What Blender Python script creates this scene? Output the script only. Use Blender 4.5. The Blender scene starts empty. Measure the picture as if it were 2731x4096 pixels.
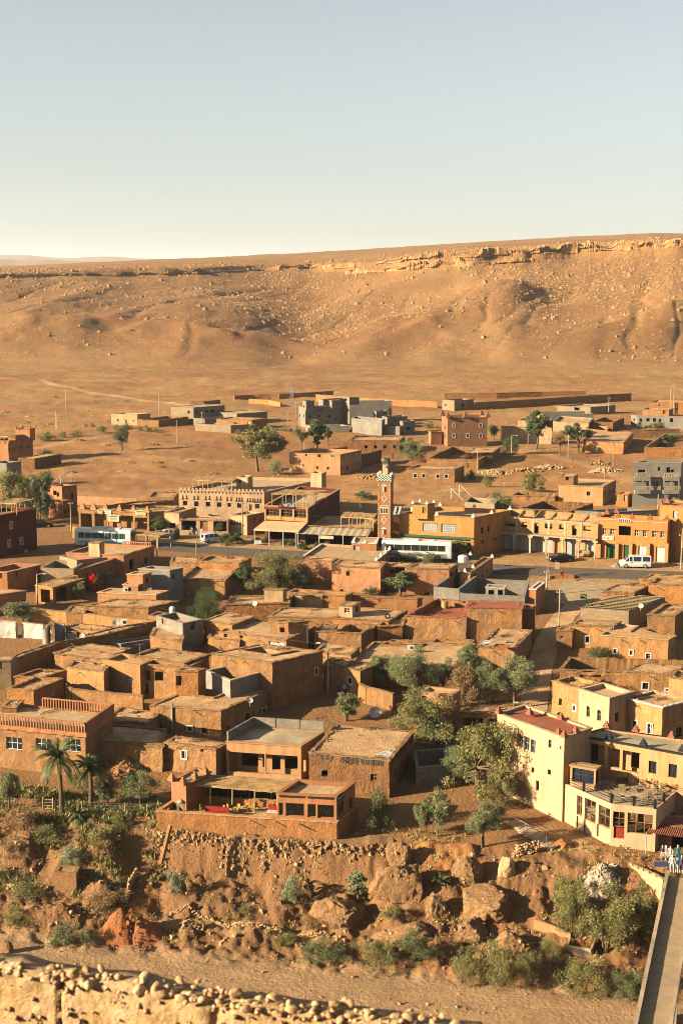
import bpy, bmesh, math, random
import numpy as np
from mathutils import Vector, Matrix, noise
random.seed(7); rng=np.random.default_rng(7)
S=bpy.context.scene
COL=S.collection
F, CX, CY, CZ=5689.0, 1365.5, 2048.0, 48.0
TH=math.atan((2048-1100)/F)
cam_d=bpy.data.cameras.new('camera'); cam=bpy.data.objects.new('camera', cam_d); COL.objects.link(cam)
cam.location=(0, 0, CZ); cam.rotation_euler=(math.radians(90)-TH, 0, 0)
cam_d.sensor_fit='VERTICAL'; cam_d.sensor_height=36.0; cam_d.lens=50.0
cam_d.clip_start=0.5; cam_d.clip_end=60000
cam_d.dof.use_dof=True; cam_d.dof.focus_distance=170; cam_d.dof.aperture_fstop=3.2
S.camera=cam
AZ, EL=math.radians(18), math.radians(19)
w=bpy.data.worlds.new('World'); S.world=w; w.use_nodes=True
nt=w.node_tree; nt.nodes.clear()
sky=nt.nodes.new('ShaderNodeTexSky'); sky.sky_type='NISHITA'; sky.sun_disc=False
sky.sun_elevation=EL; sky.sun_rotation=math.radians(-90)-AZ
sky.altitude=1300; sky.air_density=1.0; sky.dust_density=2.8; sky.ozone_density=1.0
bg=nt.nodes.new('ShaderNodeBackground'); bg.inputs[1].default_value=0.05
wo=nt.nodes.new('ShaderNodeOutputWorld')
hs=nt.nodes.new('ShaderNodeHueSaturation'); hs.inputs['Saturation'].default_value=.45; hs.inputs['Value'].default_value=.68
nt.links.new(sky.outputs[0], hs.inputs['Color']); tn=nt.nodes.new('ShaderNodeVectorMath'); tn.operation='MULTIPLY'; tn.inputs[1].default_value=(.985, 1.005, .97)
nt.links.new(hs.outputs[0], tn.inputs[0]); nt.links.new(tn.outputs[0], bg.inputs[0]); nt.links.new(bg.outputs[0], wo.inputs[0])
sun_d=bpy.data.lights.new('sun', 'SUN'); sun_d.energy=5.0; sun_d.angle=math.radians(0.53); sun_d.color=(1.0, 0.81, 0.53)
sun=bpy.data.objects.new('sun', sun_d); COL.objects.link(sun)
tosun=Vector((-math.cos(AZ)*math.cos(EL), -math.sin(AZ)*math.cos(EL), math.sin(EL)))
sun.rotation_euler=tosun.to_track_quat('Z', 'Y').to_euler()
S.view_settings.view_transform='Standard'; S.view_settings.look='None'
S.view_settings.exposure=2.17; S.view_settings.gamma=1.0; S.view_settings.use_curve_mapping=False
S.render.engine='CYCLES'; S.cycles.pixel_filter_type='BLACKMAN_HARRIS'; S.cycles.filter_width=1.0
S.render.resolution_x=682; S.render.resolution_y=1024
S.cycles.max_bounces=5; S.cycles.diffuse_bounces=1; S.cycles.transparent_max_bounces=8
ST, CT=math.sin(TH), math.cos(TH)
CROPS=dict(Z1=(0, 1500, .58673), Z2=(900, 1500, .58673), Z3=(1811, 1500, .58673), Z4=(0, 1900, .44643), Z5=(680, 1900, .44643), Z6=(1360, 1900, .44643), Z7=(2031, 1900, .44643), A1=(0, 2350, .44643), A2=(680, 2350, .44643), A3=(1360, 2350, .44643), A4=(2031, 2350, .44643), A5=(0, 2750, .44643), A6=(600, 2750, .44643), A7=(1250, 2750, .44643), A8=(1931, 2750, .5102), C1=(0, 3150, .574), C2=(900, 3150, .574), C3=(1831, 3150, .574), C4=(0, 3700, .574), C5=(900, 3700, .574), C6=(1831, 3700, .574), P=(0, 0, 1.0))
def q(crop, p):
 if len(p)==3:crop, p=p[0], p[1:]
 a, b, s=CROPS[crop]; return (a+p[0]*s, b+p[1]*s)
def ray(p):
 x=(p[0]-CX)/F; y=-(p[1]-CY)/F
 return Vector((x, CT+y*ST, -ST+y*CT))
def at(p, z):
 r=ray(p); t=(z-CZ)/r.z
 return Vector((r.x*t, r.y*t, z))
def atd(p, d):
 r=ray(p); t=d/r.y; return Vector((r.x*t, d, CZ+r.z*t))
def _h(ix, iy, s):
 n=(ix.astype(np.int64)*374761393+iy.astype(np.int64)*668265263+s*974634777)&0xffffffff
 n=((n^(n>>13))*1274126177)&0xffffffff
 n=n^(n>>16)
 return (n&0xffff)/65535.0
def vn(x, y, s=0):
 x=np.asarray(x, float); y=np.asarray(y, float)
 ix=np.floor(x); iy=np.floor(y); fx=x-ix; fy=y-iy
 fx=fx*fx*(3-2*fx); fy=fy*fy*(3-2*fy)
 a=_h(ix, iy, s); b=_h(ix+1, iy, s); c=_h(ix, iy+1, s); d=_h(ix+1, iy+1, s)
 return (a+(b-a)*fx)*(1-fy)+(c+(d-c)*fx)*fy
def fbm(x, y, s=0, o=4, g=.5):
 t=0; a=1; n=0
 for i in range(o):
  t=t+a*(vn(x, y, s+i*17)-.5)*2; n+=a; a*=g; x=x*2.03+5.1; y=y*2.03+1.7
 return t/n
def sst(a, b, x):
 t=np.clip((x-a)/(b-a), 0, 1); return t*t*(3-2*t)
def d_top(x):return 140-0.19*(np.asarray(x, float)+25)
ELEV=lambda y:np.tan(-(TH+np.arctan((y-CY)/F)))
def zg(x, y):
 x=np.asarray(x, float); y=np.asarray(y, float)
 dt=d_top(x); s=y-dt
 cl=sst(-23, -18, x)*(1-sst(1.5, 5, x))
 pa=np.interp(s, [-45, -14.5, -12.5, -9, -3.4, -2.4, -1.7, 0], [-14, -14, -13.7, -13.1, -11.0, -8.4, -7.6, -7.5])
 pb=np.interp(s, [-45, -15, -13, -9, -4.5, -1.5, 0], [-14, -14, -13.6, -12.4, -10.0, -8.2, -7.5])
 bank=pa*cl+pb*(1-cl)
 near=np.interp(y, [-60, 0, 3, 5, 8, 12, 86, 96], [47.5, 46.4, 45.2, 44.0, 41.4, 39.0, -13.5, -14])
 zb=np.where(y<97, near, bank)
 town=-7.5+np.clip(s/np.maximum(240-dt, 1), 0, 1)*7.5
 z=np.where(s<0, zb, town)
 z=z+np.interp(y, [240, 430, 620], [0, 4.0, 6.5])*(y>240)
 if (y>560).any():z=z+hills(x, y)*(y>560)
 return z
_PX=np.linspace(-3000, 5700, 1200); _DC=np.convolve(np.pad(np.interp(_PX, [-1500, 0, 500, 1000, 1180, 1400, 1700, 2050, 2300, 2731, 4200], [820, 925, 985, 1070, 1085, 1035, 950, 935, 955, 900, 820]), 40, 'edge'), np.hanning(81)/np.hanning(81).sum(), 'valid')
def hills(x, y):
 px=CX+5770*x/np.maximum(y, 50)
 ysky=np.interp(px, [-1500, 0, 700, 1365, 2000, 2600, 2800, 4200], [1090, 1066, 1036, 1004, 962, 932, 940, 990])
 yct=np.interp(px, [-1500, 0, 700, 1000, 1400, 1800, 2200, 2731, 4200], [1110, 1093, 1072, 1062, 1052, 1026, 1000, 985, 1010])
 ycb=yct+np.interp(px, [-1500, 0, 500, 1000, 1600, 2200, 2731], [6, 8, 12, 20, 46, 42, 36])
 Dc=np.interp(px, _PX, _DC)+18*fbm(px/260, px*0+3.3, 5, 2)+5*fbm(px/90, px*0+1, 8, 2)
 zb_=CZ+Dc*ELEV(ycb); zt_=CZ+(Dc+8)*ELEV(yct); zs_=CZ+1480*ELEV(ysky)
 base=6.5
 D1=655+30*fbm(px/300, px*0, 11, 2)
 t=np.clip((y-D1)/(Dc-D1), 0, 1)
 g=.25*t+.75*t**1.9
 lo=base+(zb_-base)*g
 a=x-(y-800)*.34
 rid=1-np.abs(fbm(a/135, y/500, 21, 2))*2
 lo=lo+np.sin(np.pi*np.clip(t*1.02, 0, 1))**1.2*(rid*20+2.5*fbm(a/60, y/200, 33, 3)-9-1.5*np.exp(-(fbm(a/75+.3*fbm(x/30, y/60, 52, 2), y/500, 51, 2)/.07)**2)-.8*np.exp(-(fbm(a/30+.3*fbm(x/20, y/40, 54, 2), y/300, 53, 2)/.08)**2))
 lo=lo+6.5*np.exp(-((x-95)/19)**2-((y-850)/45)**2)+5*np.exp(-((x-20)/22)**2-((y-800)/30)**2)
 lo=lo+4.5*np.exp(-((y-745)/26)**2)*sst(-260, -150, x)*(1-sst(-60, 10, x))*(1+fbm(x/30, y/30, 3, 2))
 ct=np.clip((y-Dc)/8, 0, 1)
 cstep=zb_+(zt_-zb_)*(np.floor(ct*3)/3*.7+ct*.3)
 tt=np.clip((y-Dc-8)/(1480-Dc-8), 0, 1)
 top=zt_+(zs_-zt_)*(tt*.55+.45*tt**.7)+.8*fbm(x/40, y/40, 44, 3)
 z=np.where(y<Dc, lo, np.where(y<Dc+8, cstep, top))
 back=np.interp(y, [1480, 1800, 2600, 4000], [0, -.1, -.9, -1.0])
 z=z+np.where(y>1480, back*(zs_-base), 0)
 return np.where(y<600, 0, (z-6.5)*sst(590, 665, y))
def zgs(x, y):return float(zg(np.array([x]), np.array([y]))[0])
def ground(p):
 r=ray(p); t0=90/r.y
 ts=(np.arange(90, 450, .4)if p[1]>1690 else np.concatenate([np.arange(250, 560, 1.0), np.arange(560, 1700, 2.0)]))/r.y
 xs=r.x*ts; ys=r.y*ts; zs=CZ+r.z*ts
 below=np.nonzero(zs<=zg(xs, ys))[0]
 t=ts[below[0]]if len(below)else ts[-1]
 if len(below)and below[0]>0:
  a, b=ts[below[0]-1], t
  for _ in range(14):
   m=(a+b)/2
   if CZ+r.z*m<=zgs(r.x*m, r.y*m):b=m
   else :a=m
  t=b
 return Vector((r.x*t, r.y*t, CZ+r.z*t))
def pxm(v):
 return F/(v.y*CT+(CZ-v.z)*ST)
MATS={}
ALB=np.array((.52, .485, .425))
def alb(c):return tuple(v*k for v, k in zip(c, ALB))if c[0]>1.45*c[2]else tuple(v*.52 for v in c)
def mk(name, col, var=.25, scale=.6, rough=.93, bump=.25, bscale=6, kind=None, col2=None, spec=.2, attr=False, metal=0, orand=0):
 col=alb(col); col2=alb(col2)if col2 else None
 m=bpy.data.materials.new(name); m.use_nodes=True; t=m.node_tree; N=t.nodes; L=t.links
 b=N['Principled BSDF']; b.inputs['Roughness'].default_value=rough; b.inputs['Specular IOR Level'].default_value=spec
 b.inputs['Metallic'].default_value=metal
 geo=N.new('ShaderNodeNewGeometry')
 n1=N.new('ShaderNodeTexNoise'); n1.inputs['Scale'].default_value=scale; n1.inputs['Detail'].default_value=6; n1.inputs['Roughness'].default_value=.62
 L.new(geo.outputs['Position'], n1.inputs['Vector'])
 r=N.new('ShaderNodeMapRange'); r.inputs[1].default_value=.3; r.inputs[2].default_value=.7
 r.inputs[3].default_value=1-var; r.inputs[4].default_value=1+var
 L.new(n1.outputs[0], r.inputs[0])
 hue=N.new('ShaderNodeMix'); hue.data_type='RGBA'
 c2=col2 or (col[0]*.86, col[1]*.9, col[2]*1.0)
 hue.inputs[6].default_value=(*col, 1); hue.inputs[7].default_value=(*c2, 1)
 n2=N.new('ShaderNodeTexNoise'); n2.inputs['Scale'].default_value=scale*.37+.05; n2.inputs['Detail'].default_value=3
 L.new(geo.outputs['Position'], n2.inputs['Vector'])
 r2=N.new('ShaderNodeMapRange'); r2.inputs[1].default_value=.38; r2.inputs[2].default_value=.62; L.new(n2.outputs[0], r2.inputs[0])
 L.new(r2.outputs[0], hue.inputs[0])
 if attr:
  at_=N.new('ShaderNodeAttribute'); at_.attribute_name='tint'; base=at_.outputs['Color']
 else :base=hue.outputs[2]
 mul=N.new('ShaderNodeVectorMath'); mul.operation='SCALE'
 L.new(base, mul.inputs[0]); L.new(r.outputs[0], mul.inputs['Scale'])
 out=mul.outputs[0]
 if name.startswith(('mud', 'plaster'))and 'roof' not in name:
  mp=N.new('ShaderNodeMapping'); mp.inputs['Scale'].default_value=(1.7, 1.7, .22); L.new(geo.outputs['Position'], mp.inputs[0])
  sn=N.new('ShaderNodeTexNoise'); sn.inputs['Scale'].default_value=1; sn.inputs['Detail'].default_value=5; sn.inputs['Roughness'].default_value=.7; L.new(mp.outputs[0], sn.inputs['Vector'])
  sr=N.new('ShaderNodeMapRange'); sr.inputs[1].default_value=.35; sr.inputs[2].default_value=.65; sr.inputs[3].default_value=.8; sr.inputs[4].default_value=1.12; L.new(sn.outputs[0], sr.inputs[0])
  ss=N.new('ShaderNodeVectorMath'); ss.operation='SCALE'; L.new(out, ss.inputs[0]); L.new(sr.outputs[0], ss.inputs['Scale']); out=ss.outputs[0]; orand=orand or .14
 if orand:
  oi=N.new('ShaderNodeObjectInfo'); ro=N.new('ShaderNodeMapRange'); ro.inputs[3].default_value=1-orand; ro.inputs[4].default_value=1+orand*.7; L.new(oi.outputs['Random'], ro.inputs[0])
  ms=N.new('ShaderNodeVectorMath'); ms.operation='SCALE'; L.new(out, ms.inputs[0]); L.new(ro.outputs[0], ms.inputs['Scale']); out=ms.outputs[0]
 if kind in ('block', 'brick'):
  uv=N.new('ShaderNodeUVMap')
  br=N.new('ShaderNodeTexBrick'); br.inputs['Scale'].default_value=1
  if kind=='block':br.inputs['Brick Width'].default_value=.42; br.inputs['Row Height'].default_value=.21
  else :br.inputs['Brick Width'].default_value=.30; br.inputs['Row Height'].default_value=.15
  br.inputs['Mortar Size'].default_value=.012; br.inputs['Bias'].default_value=0
  br.inputs['Color1'].default_value=(.82, .82, .82, 1); br.inputs['Color2'].default_value=(1.12, 1.1, 1.08, 1); br.inputs['Mortar'].default_value=(.72, .70, .68, 1)
  L.new(uv.outputs[0], br.inputs['Vector'])
  mm=N.new('ShaderNodeVectorMath'); mm.operation='MULTIPLY'; L.new(out, mm.inputs[0]); L.new(br.outputs[0], mm.inputs[1]); out=mm.outputs[0]
 if kind in ('reed', 'wood', 'corr', 'shutter', 'stripe'):
  uv=N.new('ShaderNodeUVMap'); mp=N.new('ShaderNodeMapping')
  L.new(uv.outputs[0], mp.inputs[0])
  if kind=='reed':mp.inputs['Scale'].default_value=(9, .9, 1)
  if kind=='wood':mp.inputs['Scale'].default_value=(8, .6, 1)
  if kind in ('reed', 'wood'):
   w_=N.new('ShaderNodeTexNoise'); w_.inputs['Scale'].default_value=1; w_.inputs['Detail'].default_value=4; L.new(mp.outputs[0], w_.inputs['Vector']); src=w_.outputs[0]; lo, hi=.42, 1.35
  else :
   w_=N.new('ShaderNodeTexWave'); w_.bands_direction='X' if kind!='shutter' else 'Y'
   w_.inputs['Scale'].default_value={'corr':1.3, 'shutter':2.2, 'stripe':.8}[kind]; L.new(mp.outputs[0], w_.inputs['Vector']); src=w_.outputs[0]; lo, hi=(.75, 1.15)if kind!='stripe' else (.45, 1.2)
  rr=N.new('ShaderNodeMapRange'); rr.inputs[1].default_value=.25; rr.inputs[2].default_value=.75; rr.inputs[3].default_value=lo; rr.inputs[4].default_value=hi
  L.new(src, rr.inputs[0])
  mm=N.new('ShaderNodeVectorMath'); mm.operation='SCALE'; L.new(out, mm.inputs[0]); L.new(rr.outputs[0], mm.inputs['Scale']); out=mm.outputs[0]
 L.new(out, b.inputs['Base Color'])
 if bump:
  bn=N.new('ShaderNodeTexNoise'); bn.inputs['Scale'].default_value=bscale; bn.inputs['Detail'].default_value=8; bn.inputs['Roughness'].default_value=.65
  L.new(geo.outputs['Position'], bn.inputs['Vector'])
  bp=N.new('ShaderNodeBump'); bp.inputs['Strength'].default_value=min(1, bump*2); bp.inputs['Distance'].default_value=bump*.5
  L.new(bn.outputs[0], bp.inputs['Height']); L.new(bp.outputs[0], b.inputs['Normal'])
  if attr:
   b2=N.new('ShaderNodeTexNoise'); b2.inputs['Scale'].default_value=.7; b2.inputs['Detail'].default_value=7; b2.inputs['Roughness'].default_value=.72; L.new(geo.outputs['Position'], b2.inputs['Vector'])
   p2=N.new('ShaderNodeBump'); p2.inputs['Distance'].default_value=2.0; L.new(at_.outputs['Alpha'], p2.inputs['Strength']); L.new(b2.outputs[0], p2.inputs['Height']); L.new(bp.outputs[0], p2.inputs['Normal']); L.new(p2.outputs[0], b.inputs['Normal'])
 MATS[name]=m
 return m
def leafm(name, c1, c2):
 m=bpy.data.materials.new(name); m.use_nodes=True; t=m.node_tree; N=t.nodes; L=t.links
 b=N['Principled BSDF']; b.inputs['Roughness'].default_value=.6; b.inputs['Specular IOR Level'].default_value=.25
 geo=N.new('ShaderNodeNewGeometry')
 hue=N.new('ShaderNodeMix'); hue.data_type='RGBA'; hue.inputs[6].default_value=(*c1, 1); hue.inputs[7].default_value=(*c2, 1)
 n=N.new('ShaderNodeTexNoise'); n.inputs['Scale'].default_value=1.3; n.inputs['Detail'].default_value=3; L.new(geo.outputs['Position'], n.inputs['Vector'])
 add=N.new('ShaderNodeMath'); add.operation='ADD'; mr=N.new('ShaderNodeMapRange'); mr.inputs[1].default_value=.75; mr.inputs[2].default_value=1.35
 L.new(n.outputs[0], add.inputs[0])
 wn=N.new('ShaderNodeMath'); wn.operation='MULTIPLY'; wn.inputs[1].default_value=1.0; L.new(geo.outputs['Random Per Island'], wn.inputs[0])
 L.new(wn.outputs[0], add.inputs[1]); L.new(add.outputs[0], mr.inputs[0]); L.new(mr.outputs[0], hue.inputs[0])
 L.new(hue.outputs[2], b.inputs['Base Color'])
 tr=N.new('ShaderNodeBsdfTranslucent'); L.new(hue.outputs[2], tr.inputs[0])
 mx=N.new('ShaderNodeMixShader'); mx.inputs[0].default_value=.22
 L.new(b.outputs[0], mx.inputs[1]); L.new(tr.outputs[0], mx.inputs[2]); L.new(mx.outputs[0], N['Material Output'].inputs[0])
 MATS[name]=m
mk('ground', (.4, .25, .13), var=.2, scale=.35, bump=.5, bscale=2.2, attr=True)
mk('mud', (.42, .225, .10), var=.24, scale=.9, bump=.42, bscale=3.6, col2=(.36, .215, .115))
mk('mud_dark', (.33, .165, .075), var=.26, scale=.9, bump=.6, bscale=3.4)
mk('mud_orange', (.49, .23, .085), var=.2, scale=.8, bump=.4, bscale=3.4, col2=(.43, .22, .10))
mk('mud_ochre', (.52, .285, .125), var=.18, scale=.8, bump=.4, bscale=3.4, col2=(.47, .27, .13))
mk('mud_roof', (.66, .45, .275), var=.28, scale=.7, bump=.45, bscale=4, col2=(.53, .34, .19))
mk('mud_rim', (.47, .30, .16), var=.32, scale=2.2, bump=.6, bscale=9, col2=(.36, .22, .115))
mk('mud_pale', (.62, .44, .27), var=.16, scale=.8, bump=.25, bscale=5)
mk('plaster_pink', (.52, .265, .155), var=.12, scale=.7, bump=.12, bscale=6, col2=(.48, .25, .14))
mk('plaster_peach', (.53, .31, .16), var=.1, scale=.6, bump=.08, bscale=6, col2=(.52, .31, .18))
mk('plaster_orange', (.58, .255, .08), var=.08, scale=.6, bump=.05, bscale=6, col2=(.54, .24, .08))
mk('plaster_terra', (.47, .215, .105), var=.12, scale=.6, bump=.1, bscale=6)
mk('plaster_yellow', (.58, .285, .095), var=.09, scale=.6, bump=.1, bscale=9, col2=(.54, .27, .095))
mk('plaster_cream', (.54, .40, .29), var=.08, scale=.6, bump=.05, bscale=6, col2=(.63, .45, .31))
mk('plaster_kasbah', (.60, .42, .27), var=.12, scale=.8, bump=.12, bscale=6)
mk('minaret_brick', (.40, .20, .115), var=.14, scale=.9, bump=.12)
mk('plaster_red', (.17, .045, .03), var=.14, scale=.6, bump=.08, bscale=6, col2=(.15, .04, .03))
mk('red_roof', (.40, .13, .075), var=.15, scale=.8, bump=.1)
mk('brown_brick', (.33, .18, .10), var=.12, scale=.8, bump=.15, kind='brick')
mk('brick_pale', (.50, .325, .17), var=.15, scale=1.2, bump=.1, kind='brick', col2=(.5, .3, .15))
mk('mud_brick', (.42, .235, .115), var=.22, scale=1.5, bump=.3, kind='brick')
mk('block', (.30, .265, .22), var=.14, scale=.8, bump=.12, bscale=9, kind='block', col2=(.25, .225, .195))
mk('block_tan', (.40, .30, .20), var=.12, scale=.8, bump=.12, bscale=9, kind='block')
mk('concrete', (.30, .27, .235), var=.18, scale=.8, bump=.1, bscale=6, col2=(.25, .23, .205))
mk('concrete_pale', (.56, .46, .34), var=.18, scale=.6, bump=.1, bscale=6, col2=(.38, .32, .25))
mk('cement_white', (.66, .60, .52), var=.12, scale=.8, bump=.06)
mk('white', (.74, .72, .68), var=.06, scale=1, bump=0, rough=.6)
mk('white_gloss', (.76, .76, .75), var=.02, scale=1, bump=0, rough=.25, spec=.5)
mk('black_gloss', (.018, .018, .02), var=.02, scale=1, bump=0, rough=.2, spec=.5)
mk('dark_glass', (.02, .025, .03), var=.1, scale=1, bump=0, rough=.08, spec=.6)
mk('dark', (.03, .026, .022), var=.2, scale=2, bump=0, rough=.8)
mk('dark_cloth_and_shade', (.06, .05, .045), var=.3, scale=3, bump=.1)  # clothes and niches, also shade painted onto the riverside terrace back wall
mk('metal_black', (.03, .03, .032), var=.1, scale=2, bump=0, rough=.45)
mk('metal_grey', (.38, .38, .38), var=.1, scale=2, bump=0, rough=.5)
mk('metal_white', (.7, .7, .67), var=.1, scale=2, bump=0, rough=.5)
mk('shutter', (.42, .42, .40), var=.1, scale=1, bump=0, kind='shutter', rough=.5)
mk('pole_wood', (.42, .32, .20), var=.2, scale=2, bump=.1)
mk('pole_concrete', (.50, .42, .31), var=.12, scale=2, bump=.05)
mk('reed', (.66, .43, .20), var=.2, scale=1.5, bump=.25, bscale=9, kind='reed', col2=(.40, .27, .135))
mk('wood', (.36, .21, .10), var=.2, scale=1.5, bump=.1, kind='wood')
mk('wood_red', (.30, .10, .045), var=.15, scale=1.5, bump=.05, kind='wood')
mk('log', (.58, .42, .25), var=.2, scale=2, bump=.2)
mk('door_green', (.02, .10, .045), var=.1, scale=1, bump=0, kind='corr', rough=.5)
mk('door_white', (.66, .63, .58), var=.08, scale=1, bump=0, kind='corr', rough=.5)
mk('door_red', (.32, .035, .025), var=.1, scale=1, bump=0, rough=.5)
mk('door_blue', (.03, .05, .14), var=.1, scale=1, bump=0, rough=.5)
mk('door_grey', (.40, .38, .36), var=.1, scale=1, bump=0, rough=.5)
mk('iron_red', (.36, .13, .085), var=.25, scale=2, bump=0, kind='corr', rough=.6)
mk('canvas', (.60, .45, .28), var=.12, scale=1, bump=.1)
mk('canvas_stripe', (.50, .44, .35), var=.1, scale=1, bump=.05, kind='stripe')
mk('cloth_red', (.36, .022, .018), var=.2, scale=4, bump=.2)
mk('cloth_blue', (.06, .09, .22), var=.4, scale=8, bump=.1)
mk('cloth_teal', (.03, .14, .15), var=.2, scale=4, bump=.1)
mk('cloth_white', (.66, .62, .56), var=.2, scale=5, bump=.1)
mk('cloth_tan', (.42, .30, .17), var=.2, scale=5, bump=.1)
mk('cloth_purple', (.10, .05, .12), var=.2, scale=5, bump=.1)
mk('cloth_orange', (.55, .16, .05), var=.2, scale=5, bump=.1)
mk('skin', (.36, .20, .13), var=.05, scale=3, bump=0, rough=.6)
mk('plastic_yellow', (.60, .40, .05), var=.05, scale=1, bump=0, rough=.4)
mk('plastic_white', (.74, .72, .66), var=.05, scale=1, bump=0, rough=.4)
mk('orange_plastic', (.75, .20, .03), var=.05, scale=1, bump=0, rough=.4)
mk('rubber', (.02, .02, .02), var=.1, scale=3, bump=0, rough=.8)
mk('asphalt', (.125, .112, .10), var=.14, scale=.7, bump=.1, bscale=9, col2=(.15, .125, .10))
mk('paving', (.46, .355, .24), var=.14, scale=.8, bump=.1, bscale=7)
mk('line_white', (.62, .56, .46), var=.12, scale=2, bump=0)
mk('conglomerate', (.40, .25, .135), var=.35, scale=3.0, bump=.8, bscale=4.5, col2=(.38, .225, .12))
mk('cobble', (.50, .35, .20), var=.22, scale=3.0, bump=.15, bscale=14, col2=(.47, .31, .19))
mk('near_mud', (.58, .42, .27), var=.28, scale=9, bump=.25, bscale=22, col2=(.55, .37, .19))
mk('near_stone', (.70, .51, .34), var=.2, scale=9, bump=.12, bscale=30, orand=.35, col2=(.56, .36, .22))
mk('rock', (.44, .275, .145), var=.3, scale=.6, bump=.3, bscale=2, col2=(.36, .215, .11))
mk('red_earth', (.43, .175, .075), var=.2, scale=2, bump=.6, bscale=5)
mk('rubble_white', (.50, .42, .33), var=.25, scale=3, bump=.3)
mk('bank_earth', (.31, .17, .085), var=.3, scale=1.5, bump=.7, bscale=4, col2=(.25, .14, .075))
mk('bark', (.20, .135, .085), var=.25, scale=3, bump=.4, bscale=8)
mk('palm_bark', (.24, .165, .10), var=.3, scale=6, bump=.6, bscale=10)
mk('tile_green', (.06, .13, .075), var=.2, scale=4, bump=.1)
mk('sign_black', (.02, .018, .016), var=.1, scale=2, bump=0)
mk('sign_white', (.72, .70, .64), var=.08, scale=2, bump=0)
mk('sign_yellow', (.66, .48, .08), var=.08, scale=2, bump=0)
mk('sign_green', (.015, .07, .04), var=.08, scale=2, bump=0)
mk('sign_cream', (.66, .56, .38), var=.12, scale=2, bump=0)
mk('paint_blue', (.03, .05, .14), var=.08, scale=2, bump=0)
mk('paint_cyan', (.10, .45, .52), var=.08, scale=2, bump=0)
mk('red_light', (.4, .02, .01), var=.02, bump=0, rough=.3)
mk('sticks', (.34, .22, .12), var=.3, scale=3, bump=.1)
mk('straw', (.48, .34, .18), var=.3, scale=4, bump=.6, bscale=14)
leafm('leaf_olive', (.085, .105, .042), (.21, .205, .105))
leafm('leaf_green', (.03, .055, .017), (.085, .105, .038))
leafm('leaf_tamarisk', (.095, .10, .034), (.22, .19, .072))
leafm('leaf_euc', (.06, .085, .032), (.16, .165, .075))
leafm('leaf_dry', (.16, .095, .045), (.26, .17, .08))
leafm('leaf_silver', (.13, .165, .09), (.23, .26, .15))
leafm('leaf_palm', (.04, .055, .016), (.11, .115, .038))
leafm('leaf_grass', (.22, .165, .06), (.36, .26, .10))
leafm('flower_red', (.55, .01, .01), (.7, .03, .02))
def glassm(name):
 m=bpy.data.materials.new(name); m.use_nodes=True; t=m.node_tree; N=t.nodes; L=t.links; N.remove(N['Principled BSDF'])
 tr=N.new('ShaderNodeBsdfTransparent'); tr.inputs[0].default_value=(.75, .78, .78, 1); gl=N.new('ShaderNodeBsdfGlossy'); gl.inputs['Roughness'].default_value=.05
 fr=N.new('ShaderNodeFresnel'); fr.inputs[0].default_value=1.5; mx=N.new('ShaderNodeMixShader')
 L.new(fr.outputs[0], mx.inputs[0]); L.new(tr.outputs[0], mx.inputs[1]); L.new(gl.outputs[0], mx.inputs[2]); L.new(mx.outputs[0], N['Material Output'].inputs[0]); MATS[name]=m
glassm('clear_glass')
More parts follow.
